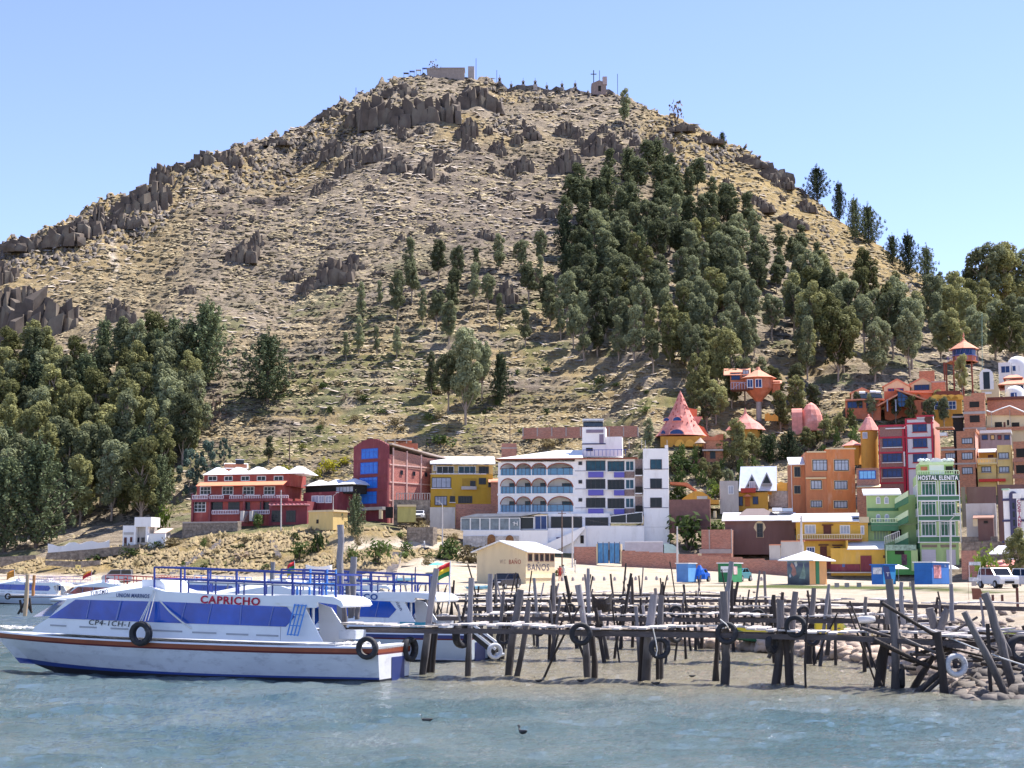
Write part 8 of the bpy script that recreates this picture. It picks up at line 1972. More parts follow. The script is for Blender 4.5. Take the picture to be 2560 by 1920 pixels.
def dk(u, d, z): x = (u-CX)/F*d; return (x, d, z)
jetty('long near jetty of weathered boards running across the picture', [dk(868,51.6,1.70),dk(1300,49.6,1.68),dk(1620,48.0,1.70),dk(1960,46.6,1.66),dk(2240,45.6,1.62),dk(2415,44.0,1.50)], 1.25, 3, 0, extra=near)
j2x = [(2105-70,1470,2035,1667,.10,WG,55.0),(2026,1575,2017,1667,.13,WD,55.0),(2045,1580,2047,1667,.08,WD,55.0)]
jetty('second jetty just behind the near one with upright grey posts', [dk(1108,61.5,1.78),dk(1500,60.5,1.80),dk(2000,58.0,1.82),dk(2330,54.5,1.85)], 1.15, 11, 1.9, top=(.2,1.5), extra=[(1471,1421,1477,1640,.075,WP,62),(1226,1435,1228,1650,.12,WP,61.4),(1219,1480,1224,1650,.09,WP,61.5),(1384,1432,1388,1560,.08,WG,61),(2035,1470,2035,1660,.10,WG,57.4),(2028,1560,2022,1660,.13,WD,57.2),(2070,1483,2068,1638,.09,WG,60),(2164,1492,2162,1545,.07,WG,57)])
jetty('third jetty behind the second with short posts', [dk(1170,73,1.95),dk(1600,71,1.95),dk(2150,66,2.0)], 1.1, 12, 1.8, top=(.2,1.5))
jetty('fourth jetty among the thicket of posts', [dk(1060,92,2.05),dk(1500,89,2.1),dk(1960,84,2.15)], 1.1, 13, 1.9, top=(.3,1.7), step=.34)
jetty('fifth jetty close to the beach left of centre', [dk(1035,112,2.1),dk(1500,109,2.2),dk(1800,105,2.2)], 1.1, 14, 2.0, top=(.4,2.2), step=.38)
jetty('low jetty with rail reaching toward the left launches', [dk(560,140,1.9),dk(900,128,2.0),dk(1100,122,2.1)], 1.1, 15, 3.2, top=(.3,1.6), step=.4)
jetty('collapsed board walk over the rocks at the right', [dk(2300,53,1.65),dk(2430,50,1.55),dk(2640,46,1.45)], 1.3, 16, 2.2, top=(-.2,.5), gaps=.35)
jetty('long low walkway rail in front of the right beach', [dk(2010,72,2.25),dk(2230,68,2.2),dk(2560,62,2.15)], .5, 17, 3.2, top=(-.1,.25), step=.5)
# free-standing poles
def pole(label, ut, vt, ub, vb_, d, r_, mat, cat='pole', name='mooring_pole', group=None):
    q, p = W(ub, vb_, d), W(ut, vt, d); A = Vector(q)
    m = MB(); rd = random.Random(int(ut)); n = 7
    m.tube([q+(p-q)*(k/(n-1))+Vector((rd.uniform(-.02,.02),rd.uniform(-.02,.02),0)) for k in range(n)], [r_*(1.06-.14*k/(n-1)) for k in range(n)], 8, jit=rd)
    o = m.build(name, mat); tag(o, label, cat, group); return o
pole('tall pale pole standing behind the stern of the front launch', 851, 1312, 851, 1560, 56, .125, WP)
pole('grey pole with a dark knot right of the tall pale pole', 884, 1392, 880, 1540, 56.5, .12, WP); pole('short leaning pole beside the knotted grey pole', 868, 1458, 878, 1545, 56, .10, WG)
pole('short grey stump at the left end of the near jetty', 860, 1497, 862, 1570, 53, .09, WG); pole('second grey stump right of the leaning pole', 895, 1502, 893, 1548, 56, .09, WG)
pole('pale pole seen through the blue roof railing', 682, 1405, 680, 1500, 75, .12, WP)
pole('thick pale log leaning steeply at the right, nearer one', 2411, 1530, 2518, 1745, 41.5, .10, WG); pole('thick pale log leaning steeply at the right, farther one', 2463, 1483, 2540, 1735, 42.5, .12, WG)
pole('thin dark pole between the two leaning logs', 2468, 1559, 2478, 1740, 42.5, .055, WD); pole('dark thin pole crossing the farther leaning log', 2482, 1540, 2528, 1640, 43.5, .05, WG)
pole('tan post in front of the red-curtained launch', 70, 1436, 62, 1540, 118, .16, M('tan_post', (.45,.32,.2))); pole('short orange-brown post beside the tan post', 86, 1438, 82, 1490, 119, .12, M('orange_post', (.5,.22,.08)))  # first post has one even tan colour
m = MB(); 
for (a, c, d_, e) in ((45,1535,66,1500),(80,1532,60,1498),(55,1532,50,1500),(78,1530,74,1495)): m.tube([W(a,c,120), W(d_,e,120)], .09, 6)
m.tube([W(22,1492,120), W(62,1492,120)], .12, 6); o = m.build('broken_landing_stage', WD); tag(o, 'dark broken timber stage with white rags left of the front launch', 'landing stage')
# rocks: larger dark ones round the right piles
rr3 = random.Random(44); DR = M('dark_wet_stone', (.075,.065,.058), var=.4, scale=1.5, bump=.4, rough=.6)
sx = []
for k in range(420):
    u = rr3.uniform(2260, 2700); d = rr3.uniform(40.8, 52); x = (u-CX)/F*d; z = gz(x, d); 
    if z < -.9: z = -.25+rr3.uniform(-.1,.1)
    sx.append((x, d, z+rr3.uniform(-.05,.35)*max(0,min(1,(u-2330)/120))))
rrn = np.random.RandomState(8); sp_ = np.array(sx); ss = rrn.uniform(.14,.42,len(sp_))
stuff_mesh('shore_boulders', M('mixed_shore_stone', (.13,.11,.095), var=.75, scale=.9, bump=.4, rough=.8), sp_, icoV, icoF, np.stack([ss*1.3,ss,ss*.8],-1), rrn, .25, .2)
rrn = np.random.RandomState(9); n_ = 900; A_r = rrn.uniform(1620,2330,n_); sh_ = np.interp(A_r, KA[:,1], KD[:,1]); be_ = np.interp(A_r, KA[:,2], KD[:,2]); D_r = sh_-2.0+np.abs(rrn.normal(0,.05,n_))*(be_-sh_)
X_r = (A_r-CX)/F*D_r; Z_r = np.array([gz(float(a), float(c)) for a, c in zip(X_r, D_r)]); ss = rrn.uniform(.12,.38,n_)
stuff_mesh('heaped_shore_stones', M('pinkish_shore_stone', (.40,.31,.24), var=.45, scale=.9, bump=.3), np.stack([X_r, D_r, np.maximum(Z_r,-.25)+.1+rrn.uniform(0,.35,n_)],-1), icoV, icoF, np.stack([ss*1.3,ss,ss*.8],-1), rrn, .25, .2)
org = W(2380,1640,45); org.z = 0; t = thing('collapsed_jetty', 'dark tangle of fallen jetty beams over the rocks at the right', 'jetty', org); rd = random.Random(12)
for k in range(26):
    u, v = rd.uniform(2270,2540), rd.uniform(1585,1690); d = rd.uniform(43.5,47); a = W(u, v, d); a.z = max(.15, a.z); an = rd.uniform(0,6.28); ln = rd.uniform(.7,2.2)
    pile(t, org, a, a+Vector((math.cos(an)*ln, math.sin(an)*ln*.4, rd.uniform(-.5,.9))), rd.uniform(.035,.075), rd.choice((WD,WD,BEAMM,WG)), 700+k, 'beam')
# yellow and green rowing boat hauled among the piles
def rowboat(label, u0, u1, v, d, cols, h=.5, bw=.6):
    A = W(u0, v, d); B = W(u1, v, d); L_ = (B-A).length; t = thing('rowing_boat', label, 'boat', (A.x, A.y, A.z), math.atan2(B.y-A.y, B.x-A.x))
    m = MB(); n = 12; vs = []
    for i in range(n+1):
        f = i/n; b_ = bw*max(.04, math.sin(math.pi*min(1,.12+f*.88))**.6); sh = .25*(abs(f-.5)*2)**2.2
        vs += [(L_*f,-b_,h+sh),(L_*f,-b_*.98,h+sh-.15),(L_*f,-b_*.7,.05+sh*.6),(L_*f,0,sh*.5),(L_*f,b_*.7,.05+sh*.6),(L_*f,b_*.98,h+sh-.15),(L_*f,b_,h+sh)]
    for i in range(n):
        for k in range(6): m.add([vs[i*7+k],vs[(i+1)*7+k],vs[(i+1)*7+k+1],vs[i*7+k+1]], [(0,1,2,3)], 0 if k in (0,5) else 1)
    m.build('hull', cols, t); MB().box(L_*.3,L_*.3+.25,-bw*.8,bw*.8,h-.15,h-.11).box(L_*.6,L_*.6+.25,-bw*.8,bw*.8,h-.15,h-.11).build('thwart', WG, t)
YB, GB = M('boat_yellow', (.75,.60,.04), rough=.4), M('boat_green', (.03,.14,.07), rough=.4)
rowboat('yellow and green rowing boat behind the middle piles', 1838, 1985, 1606, 68, [YB, GB]); rowboat('yellow boat end showing right of the pale-rimmed tyre', 2038, 2110, 1592, 66, [YB, YB])
rowboat('dark low rowing boat moored at the second jetty', 1480, 1530, 1532, 62.5, [WD, WD]); rowboat('white rowing boat between the left launches and the near jetty', 1225, 1300, 1575, 74, [BW, HULLW]); rowboat('upturned dark boat by the shore rocks', 2160, 2205, 1642, 60, [WD, WD])
rowboat('small white boat pulled up on the beach behind the railing', 765, 830, 1435, 190, [BW, BW], .9, .9)
# ------------------------------------------------------------------ kiosks on the shore
Zk = (1640, 1240, 4.809)
def kiosk(label, ua, ub, uc, vb_, vt, d, mat, mat2, roof=WHITER, a=-.55, depth=1.6, z=Zk, name='kiosk'):
    wq = (ub-ua)/z[2]/F*d/math.cos(a); b = Bld(name, label, 'kiosk', ua, d, ub, d+wq*math.sin(a)*1.0+1e-4, vb_, z)
    x0, x1, z0, z1 = b.rect(ua, vt, ub, vb_, 0); MB().box(x0, x1, 0, depth, z0-.15, z1).build('wall', mat, b.t)
    MB().box(x1+.001, x1+.03, .02, depth-.02, z0-.1, z1-.02).build('side_panel', mat2, b.t)
    MB().box(x0-.12, x1+.15, -.12, depth+.12, z1+.001, z1+.10).build('roof', roof, b.t)
    return b, x0, x1, z0, z1
BL1, BL2 = M('kiosk_blue', (.09,.22,.48), var=.15), M('kiosk_blue_lit', (.13,.36,.68), var=.1)  # lighter blue holds the sun on the right side in its colour
kiosk('plain steel-blue kiosk left of the blue tarp', 245, 385, 460, 1018, 815, 166, BL1, BL2, depth=1.9)
GK = M('kiosk_green', (.02,.16,.06), var=.2)
b, x0, x1, z0, z1 = kiosk('dark green kiosk with a white notice, between tarp and mural kiosk', 745, 905, 1008, 1022, 812, 165, GK, M('kiosk_green_lit', (.03,.24,.10), var=.15), depth=2.6)  # side green lightened to paint in the sun that falls there
o_ = b.slab(778, 845, 872, 918, .04, FR_W, -.045, 'notice'); x_, z_ = b.L(825, 888, -.06); text('lettering', 'HELADOS', .16, .95, (x_, -.05, z_), (math.pi/2,0,0), BLACKL, b.t, .003)
MB().box(x1+.031, x1+.06, .5, 1.4, z0+.7, z1-.3).build('poster', M('pink_poster', (.65,.45,.45), var=.5, scale=3), b.t)
# blue tarp heap and blue vehicle
A = W(1749, 1448, 167); m = MB(); rd = random.Random(5); n = 10; vs = []
for (f, z) in ((1,0),(.85,.5),(.5,1.1),(.15,1.5)):
    for k in range(n): t_ = 6.283*k/n; j = rd.uniform(.8,1.2); vs.append((.75*f*j*math.cos(t_), .7*f*j*math.sin(t_), z*rd.uniform(.92,1.05)))
m.add(vs, [(i*n+k, i*n+(k+1)%n, (i+1)*n+(k+1)%n, (i+1)*n+k) for i in range(3) for k in range(n)]+[tuple(3*n+k for k in range(n))])
o = m.build('tarp_cover', M('bright_blue_tarp', (.005,.11,.55), rough=.4, var=.25, scale=3)); o.location = A; tag(o, 'bright blue tarp draped over a heap beside the blue kiosk', 'tarp')
# mural kiosk
b = Bld('mural_kiosk', 'square kiosk with painted mural and white pyramid roof', 'kiosk', 1578, 160, 1848, 158.6, 1040, Zk)
x0, x1, z0, z1 = b.rect(1578, 765, 1848, 1035, 0); dp = 4.6
MB().box(x0, x1, 0, dp, z0-.3, z1).build('wall', M('kiosk_orange', (.62,.33,.13), var=.1), b.t)
def mural():
    m = bpy.data.materials.new('mural_paint'); m.use_nodes = True; nt = m.node_tree; L = nt.links.new; bs = nt.nodes['Principled BSDF']; bs.inputs['Roughness'].default_value = .8
    tc = N(nt, 'ShaderNodeTexCoord'); sp = N(nt, 'ShaderNodeSeparateXYZ'); L(tc.outputs['Object'], sp.inputs[0]); n1 = N(nt, 'ShaderNodeTexNoise', i={'Scale': 1.1, 'Detail': 3}); L(tc.outputs['Object'], n1.inputs['Vector'])
    ad = N(nt, 'ShaderNodeMath', operation='MULTIPLY_ADD', i={1: 1.4}); L(n1.outputs[0], ad.inputs[0]); L(sp.outputs[2], ad.inputs[2])
    r = N(nt, 'ShaderNodeValToRGB'); mr = N(nt, 'ShaderNodeMapRange', i={'From Min': .4, 'From Max': 4.2}); L(ad.outputs[0], mr.inputs[0]); L(mr.outputs[0], r.inputs[0])
    e = r.color_ramp.elements; e[0].color = (.05,.05,.06,1); e[1].color = (.14,.22,.32,1)
    for p, c in ((.2,(.10,.12,.13,1)),(.35,(.16,.22,.22,1)),(.55,(.09,.10,.19,1)),(.72,(.20,.30,.40,1))): q = e.new(p); q.color = c
    L(r.outputs[0], bs.inputs['Base Color']); return m
MB().box(x0, x1, -.03, -.002, z0-.3, z1-.002).build('mural_panel', mural(), b.t)
def blob(pts, mat, nm='painted_figure'): MB().prism([b.L(u, v, -.035) for u, v in pts], -.036-.01*blob.k, -.033, ax='y').build(nm, mat, b.t); blob.k += .4
blob.k = 0
blob([(1650,970),(1625,930),(1640,870),(1615,840),(1630,800),(1655,830),(1680,880),(1690,940)], M('mural_salmon', (.45,.22,.18), var=.3)); blob([(1660,800),(1690,785),(1700,830),(1680,860),(1670,830)], M('mural_white', (.55,.58,.62)))
blob([(1720,990),(1740,940),(1765,860),(1775,800),(1785,860),(1800,960),(1790,1000)], M('mural_pale_green', (.26,.34,.28), var=.3)); blob([(1600,960),(1612,930),(1625,965),(1612,985)], M('mural_white', (.55,.58,.62)))
MB().box(x1+.002, x1+.05, 1.6, 2.5, z0-.2, z0+2.3).build('door', M('door_green', (.02,.17,.08)), b.t)
zt = b.L(1800, 655, dp/2)[1]; e_ = .75
MB().add([(x0-e_,-e_,z1-.05),(x1+e_,-e_,z1-.05),(x1+e_,dp+e_,z1-.05),(x0-e_,dp+e_,z1-.05),((x0+x1)/2,dp/2,zt),(x0-e_,-e_,z1-.15),(x1+e_,-e_,z1-.15),(x1+e_,dp+e_,z1-.15),(x0-e_,dp+e_,z1-.15)],[(0,1,4),(1,2,4),(2,3,4),(3,0,4),(0,5,6,1),(1,6,7,2),(2,7,8,3),(3,8,5,0),(5,8,7,6)]).build('roof', WHITER, b.t)
Zq = (2160, 1400, 5.53)
BK, BKL = M('kiosk_strong_blue', (.02,.13,.42), var=.15), M('kiosk_strong_blue_lit', (.03,.28,.62), var=.15)  # second blue is the first brightened as if sunlit, for the side
b, x0, x1, z0, z1 = kiosk('small blue kiosk with white poster beside the market umbrella', 100, 265, 350, 315, 72, 138, BK, BKL, a=-.62, depth=2.4, z=Zq, roof=BK)
b.slab(120, 105, 248, 195, .03, M('printed_poster', (.55,.56,.58), var=.45, scale=6), -.035, 'poster')
b, x0, x1, z0, z1 = kiosk('large royal blue kiosk with a colourful drinks poster', 690, 940, 1118, 315, 38, 136, BK, BK, a=-.5, depth=5.0, z=Zq); 
MB().box(x1+.031, x1+.05, .5, 2.6, z0+.4, z1-.2).build('poster', M('red_white_poster', (.50,.18,.20), var=.9, scale=1.6, dirt=(.7,.75,.85), dscale=1.6, damt=.9), b.t)
text('lettering', 'LA', .22, .45, (x1+.04, 3.9, z1-.25), (math.pi/2,0,math.pi/2), FR_W, b.t, .004)
def umbrella(label, u, v, vb_, wpx, d):
    A = W(u, vb_, d); H = (vb_-v)/F*d; r_ = wpx/2/F*d; t = thing('market_umbrella', label, 'umbrella', A)
    MB().tube([(0,0,0),(0,0,H)], .03, 6).build('pole', METAL, t); MB().lathe([(r_,H-.25),(r_*.5,H-.02),(.03,H+.15)], 8, sm=False).build('canopy', FR_W, t)
umbrella('white market umbrella right of the small blue kiosk', 2247, 1416, 1455, 54, 140); umbrella('white market umbrella right of the royal blue kiosk', 2378, 1416, 1450, 44, 142)
for k, (u, v, d) in enumerate(((1094,1408,186),)): 
    A = W(u, 1445, d); t = thing('market_umbrella', 'teal umbrella on the beach beside the flag', 'umbrella', A); MB().tube([(0,0,0),(0,0,1.7)], .03, 6).build('pole', METAL, t); MB().lathe([(1.15,1.55),(.6,1.8),(.03,1.9)], 8, sm=False).build('canopy', M('teal_canvas', (.12,.42,.42)), t)
for k, (u, v, d, l) in enumerate(((1012,1434,176,'pale blue pedal boat on the beach below the stone stairs'),(905,1432,182,'pale blue pedal boat beside the low stone wall'),(1196,1444,160,'pale blue pedal boat near the dark jeep'),(830,1442,170,'pale blue pedal boat behind the blue railing'))):
    A = ongr(u, d); t = thing('pedal_boat', l, 'boat', A, .2*k, 'pedal boats pulled up on the beach'); pb = M('pedal_boat_blue', (.22,.50,.62), rough=.4)
    MB().prism([(-1.3,.3),(-1.0,.05),(1.0,.05),(1.4,.4),(.9,.42),(.7,.3),(-.9,.3)], -.7, -.3, ax='y').prism([(-1.3,.3),(-1.0,.05),(1.0,.05),(1.4,.4),(.9,.42),(.7,.3),(-.9,.3)], .3, .7, ax='y').build('floats', pb, t); MB().box(-.8,.7,-.5,.5,.301,.4).box(-.8,-.6,-.5,.5,.401,.9).build('seat', FR_W, t)
# sandwich board
A = W(2232, 1450, 137); t = thing('signboard', 'dark blue A-board leaning beside the small kiosk', 'sign', A); MB().prism([(-.7,0),(-.1,0),(-.35,1.2),(-.85,1.25)], -.1, 0, ax='y').build('board', BNAVY, t); text('lettering', 'T', .35, .3, (-.45,-.105,.5), (math.pi/2,0,0), FR_W, t, .003)
# sign frame on the right
b = Bld('sign_frame', 'tall thin board frame with a white header near the white cars', 'sign', 1430, 92, 1640, 92, 540, Zq)
b.slab(1432, 30, 1448, 550, .06, DKWOOD, 0, 'post'); b.slab(1620, 30, 1636, 470, .06, DKWOOD, 0, 'post'); b.slab(1448, 25, 1612, 72, .05, M('printed_poster', (.55,.56,.58)), 0, 'header_board'); b.slab(1448, 240, 1618, 295, .05, M('printed_poster', (.55,.56,.58)), 0, 'lower_board'); b.slab(1448, 72, 1460, 240, .04, FR_W, .01, 'white_stile'); b.slab(1604, 72, 1616, 240, .04, FR_W, .01, 'white_stile')
b = Bld('boat_house_sign', 'rusty brown sheet leaning beside the sign frame', 'panel', 1490, 90, 1640, 90, 545, Zq); MB().prism([b.L(1500,545), b.L(1640,545), b.L(1640,470), b.L(1610,395), b.L(1485,390)], 0, .05, ax='y').build('panel', M('rusty_sheet', (.20,.075,.045), var=.3, scale=2), b.t)
b = Bld('wooden_fence', 'low rustic rail fence in front of the white cars', 'fence', 1640, 88, 2120, 82, 560, Zq)
b.slab(1740, 490, 2212, 505, .08, WG, 0, 'rail'); 
for u in (1760, 1890): b.slab(u, 480, u+16, 570, .1, DKWOOD, .1, 'post')
b.slab(2095, 385, 2115, 700, .12, DKWOOD, -.5, 'post')
b = Bld('notice_board', 'yellow notice board on the left shore', 'sign', 803, 214, 858, 214, 1045, Z7); b.slab(803, 988, 858, 1030, .1, M('notice_yellow', (.8,.6,.2)), 0, 'board'); b.slab(825, 1005, 838, 1018, .03, BLACKL, -.03, 'symbol'); b.slab(812, 1030, 818, 1055, .08, WG, .01, 'post'); b.slab(845, 1030, 851, 1055, .08, WG, .01, 'post')
for i, (u, d, w_, h, k) in enumerate(((2085,74,.9,.7,'lime'),(2120,72,.8,.6,'bush1'),(2150,73,.7,.5,'lime'),(2190,71,.8,.45,'dry'),(2440,66,.7,.4,'bush1'),(2490,64,.9,.5,'lime'),(2035,78,.6,.5,'bush0'),(2340,70,.6,.4,'dry'))):
    plant(k, ongr(u, d), i, (w_, w_, h), 'low weedy bush on the shore behind the jetties, %s in order walking right and back' % ordn(i), 'bush', 'weedy bushes behind the jetties')
# kerb stones
for k, u in enumerate(range(1405, 1905, 26)):
    if 1690 < u < 1750 or 1790 < u < 1860: continue
    d = 176; x = (u-CX)/F*d; o_ = MB().lathe([(.18,-.2),(.2,.25),(.1,.45)], 5, (0,0)).build('kerb_stone', CONC); o_.location = (x, d, gz(x, d)); tag(o_, 'small kerb stone along the road edge, %s from left' % ordn(k), 'stone', 'kerb stones along the road edge')
for k, u in enumerate((2085,2110,2140,2212,2270,2425,2440,2472)):
    d = 150; x = (u-CX)/F*d; o_ = MB().box(-.2,.2,-.15,.15,-.1,.42).build('kerb_block', CONC); o_.location = (x, d, gz(x, d)); tag(o_, 'brown kerb block on the road by the blue kiosks, %s from left' % ordn(k), 'stone', 'kerb blocks by the kiosks')
# ------------------------------------------------------------------ vehicles
CGL = M('car_glass', (.01,.012,.018), rough=.02, spec=.3)
def car(label, u, d, rz, body, name='parked_car', kind='suv', on=None, sc=1.0, glassm=CGL):
    x = (u-CX)/F*d; p = Vector(on) if on is not None else Vector((x, d, gz(x, d)))
    t = thing(name, label, 'car' if kind != 'van' else 'van', p, rz); t.scale = (sc,)*3
    pr = {'suv': [(-2.25,.35),(-2.3,.8),(-2.2,1.05),(-1.0,1.12),(-.3,1.12),(1.9,1.15),(2.2,1.1),(2.3,.6),(2.2,.35)], 'car': [(-2.1,.3),(-2.2,.7),(-2.0,.9),(-1.1,1.0),(1.5,1.05),(2.0,.98),(2.1,.6),(2.05,.3)], 'van': [(-2.4,.35),(-2.5,.8),(-2.2,1.1),(-1.4,1.3),(2.3,1.3),(2.4,.6),(2.3,.35)]}[kind]
    cb = {'suv': [(-1.15,1.1),(-.45,1.72),(1.75,1.74),(2.15,1.12)], 'car': [(-1.2,.99),(-.5,1.42),(.9,1.45),(1.65,1.04)], 'van': [(-1.6,1.28),(-1.0,1.95),(2.2,2.0),(2.35,1.29)]}[kind]
    MB().prism(pr, -.88, .88, ax='y').build('body', body, t, .06)
    MB().prism([(a*.99, c-.04) for a, c in cb], -.76, .76, ax='y').build('cabin_glass', glassm, t, .03)
    zr = cb[1][1]; m = MB(); m.prism([(cb[1][0]-.02,zr-.04),(cb[2][0]+.02,cb[2][1]-.04),(cb[2][0],cb[2][1]+.03),(cb[1][0]+.05,zr+.03)], -.74, .74, ax='y')
    for s in (-.755,.755):
        for i, j in ((0,1),(3,2)): m.bar((cb[i][0],s,cb[i][1]-.03), (cb[j][0],s,cb[j][1]-.02), .09)
        mx = (cb[1][0]+cb[2][0])/2; m.bar((mx,s*1.0,cb[0][1]-.05), (mx,s,zr), .07)
    m.build('roof', body, t)
    for x_ in (-1.45, 1.4):
        for s in (-.86, .86):
            w_ = MB().tube([(x_,s-.11,.34),(x_,s+.11,.34)], .34, 16).build('wheel', M('tyre_black', (.015,.015,.015)), t)
            MB().tube([(x_,s+(.115 if s > 0 else -.115),.34),(x_,s+(.10 if s > 0 else -.10),.34)], .2, 10).build('rim', METAL, w_)
    for s in (-.6, .6): MB().box(pr[1][0]-.02, pr[1][0]+.15, s-.18, s+.18, .68, .84).build('headlight', FR_W, t); MB().box(pr[-2][0]-.12, pr[-2][0]+.03, s-.12, s+.12, .75, .95).build('tail_light', CRIM, t)
    MB().box(pr[1][0]-.04, pr[1][0]+.05, -.4, .4, .42, .62).build('grille', DARK, t)
    return t
CWHITE = M('car_white', (.60,.61,.64), rough=.25, var=.03); CDARK = M('car_dark', (.03,.03,.04), rough=.2); CSILV = M('car_silver', (.35,.36,.40), rough=.25); CBLUE = M('car_blue', (.01,.10,.50), rough=.3)
car('dark jeep parked before the cream toilet block', 1262, 160, 1.05, CDARK, sc=.92)
car('white car facing right beside the sign frame', 2484, 132, 1.70, CWHITE, 'parked_car', 'suv', sc=1.0); car('white car cut by the right edge of the photo', 2572, 134, 1.85, CWHITE, 'parked_car', 'suv', sc=1.0)
car('silver van with open door at the foot of the left bluff', 302, 213, .1, CSILV, 'parked_van', 'van', sc=.85); car('white hatchback on the terrace between olive booth and wall', 1048, 234, math.pi/2, CWHITE, 'parked_car', 'car', on=W(1047,1300,233))
car('blue car half hidden behind the blue tarp', 1738, 171, 1.1, CBLUE, 'parked_car', 'car'); car('teal car half hidden behind the green kiosk', 1842, 172, 1.1, M('car_teal', (.05,.20,.25), rough=.3), 'parked_car', 'car')
# ------------------------------------------------------------------ people and birds
def figure(label, p, rz, pose, skin, hair, sc=1.0):
    joints, edges, rad = pose
    me = bpy.data.meshes.new('person'); me.from_pydata(joints, edges, []); o = bpy.data.objects.new('person', me); put(o)
    o.location = p; o.rotation_euler = (0,0,rz); o.scale = (sc,)*3
    md = o.modifiers.new('skin', 'SKIN')
    for i, r_ in enumerate(rad): me.skin_vertices[0].data[i].radius = r_
    me.skin_vertices[0].data[0].use_root = True
    ss_ = o.modifiers.new('sub', 'SUBSURF'); ss_.levels = 1; ss_.render_levels = 1; me.materials.append(skin)
    tag(o, label, 'person')
    hd = joints[3]; m = MB(); m.lathe([(.03,hd[2]-.06),(.115,hd[2]),(.12,hd[2]+.07),(.07,hd[2]+.13),(.01,hd[2]+.15)], 8, (hd[0],hd[1])); h = m.build('hair', hair, o)
STAND = ([(0,0,.95),(0,0,1.2),(0,0,1.45),(0,0,1.62),(.11,0,.9),(.12,.03,.5),(.12,0,.06),(.13,-.14,.03),(-.11,0,.9),(-.12,-.03,.5),(-.13,.05,.06),(-.13,-.1,.03),(.2,0,1.4),(.26,0,1.12),(.27,-.08,.88),(-.2,0,1.4),(-.26,.02,1.12),(-.26,-.06,.88)],
 [(0,1),(1,2),(2,3),(0,4),(4,5),(5,6),(6,7),(0,8),(8,9),(9,10),(10,11),(2,12),(12,13),(13,14),(2,15),(15,16),(16,17)],
 [(.15,.11),(.14,.1),(.09,.08),(.10,.11),(.09,.09),(.06,.06),(.045,.045),(.04,.03),(.09,.09),(.06,.06),(.045,.045),(.04,.03),(.06,.06),(.045,.045),(.03,.03),(.06,.06),(.045,.045),(.03,.03)])
p_ = W(1400,1425,176); p_.z = gz(p_.x, p_.y); figure('person in red jacket standing beside the toilet block', p_, .3, STAND, M('red_clothes', (.45,.04,.04), var=.3), BLACKL)
p_ = W(1408,1425,178); p_.z = gz(p_.x, p_.y); figure('person in pale clothes next to the one in red', p_, 2.3, STAND, M('pale_clothes', (.5,.5,.52), var=.3), BLACKL)
p_ = W(1438,1425,196); p_.z = gz(p_.x, p_.y); figure('person in light clothes alone on the dirt road', p_, 1.3, STAND, M('light_clothes', (.55,.5,.45), var=.3), BLACKL)
SIT = ([(0,0,.82),(0,-.05,1.08),(0,-.1,1.28),(0,-.14,1.5),(.14,-.2,.78),(.17,-.35,.72),(.15,-.2,.35),(.15,-.3,.3),(-.14,-.2,.78),(-.17,-.35,.72),(-.15,-.2,.35),(-.15,-.3,.3),(.2,-.12,1.25),(.24,-.3,1.08),(.22,-.52,1.02),(-.2,-.12,1.25),(-.24,-.3,1.08),(-.22,-.52,1.02)], STAND[1], STAND[2])
p_ = ongr(1064, 213); figure('motorcyclist in white helmet riding on the dirt road', p_, -1.2, SIT, M('pale_clothes', (.5,.5,.52)), FR_W)
t = thing('motorcycle', 'dark motorcycle under the rider on the dirt road', 'motorcycle', p_, -1.2); mk = M('tyre_black', (.015,.015,.015))
for y in (-.65,.6): MB().tube([(.03*0,y+.3*math.cos(a),.3+.3*math.sin(a)) for a in [6.283*k/14 for k in range(14)]], .05, 6, closed=True).build('wheel', mk, t)
MB().prism([(-.45,.5),(-.35,.8),(.1,.72),(.6,.78),(.5,.6),(.0,.35)], -.1, .1, ax='x').build('frame', CDARK, t); MB().tube([(-.3,-.45,1.0),(.3,-.45,1.0)], .02, 5).bar((0,-.45,1.0), (0,-.65,.3), .05).build('handlebar', METAL, t)
for k, (u, v) in enumerate(((1172,1375),(1190,1378))):
    p_ = W(u, v, 222); p_.z = gz(p_.x, p_.y)
    t = thing('motorcycle', ['dark motorcycle parked left by the stone-faced wall','dark motorcycle parked right by the stone-faced wall'][k], 'motorcycle', p_, 1.2)
    for y in (-.65,.6): MB().tube([(0,y+.3*math.cos(a),.3+.3*math.sin(a)) for a in [6.283*k_/14 for k_ in range(14)]], .05, 6, closed=True).build('wheel', mk, t)
    MB().prism([(-.45,.5),(-.35,.85),(.1,.78),(.6,.85),(.5,.6),(.0,.35)], -.12, .12, ax='x').build('frame', CDARK, t); MB().tube([(-.3,-.45,1.0),(.3,-.45,1.0)], .02, 5).bar((0,-.45,1.0), (0,-.65,.3), .05).build('handlebar', METAL, t)
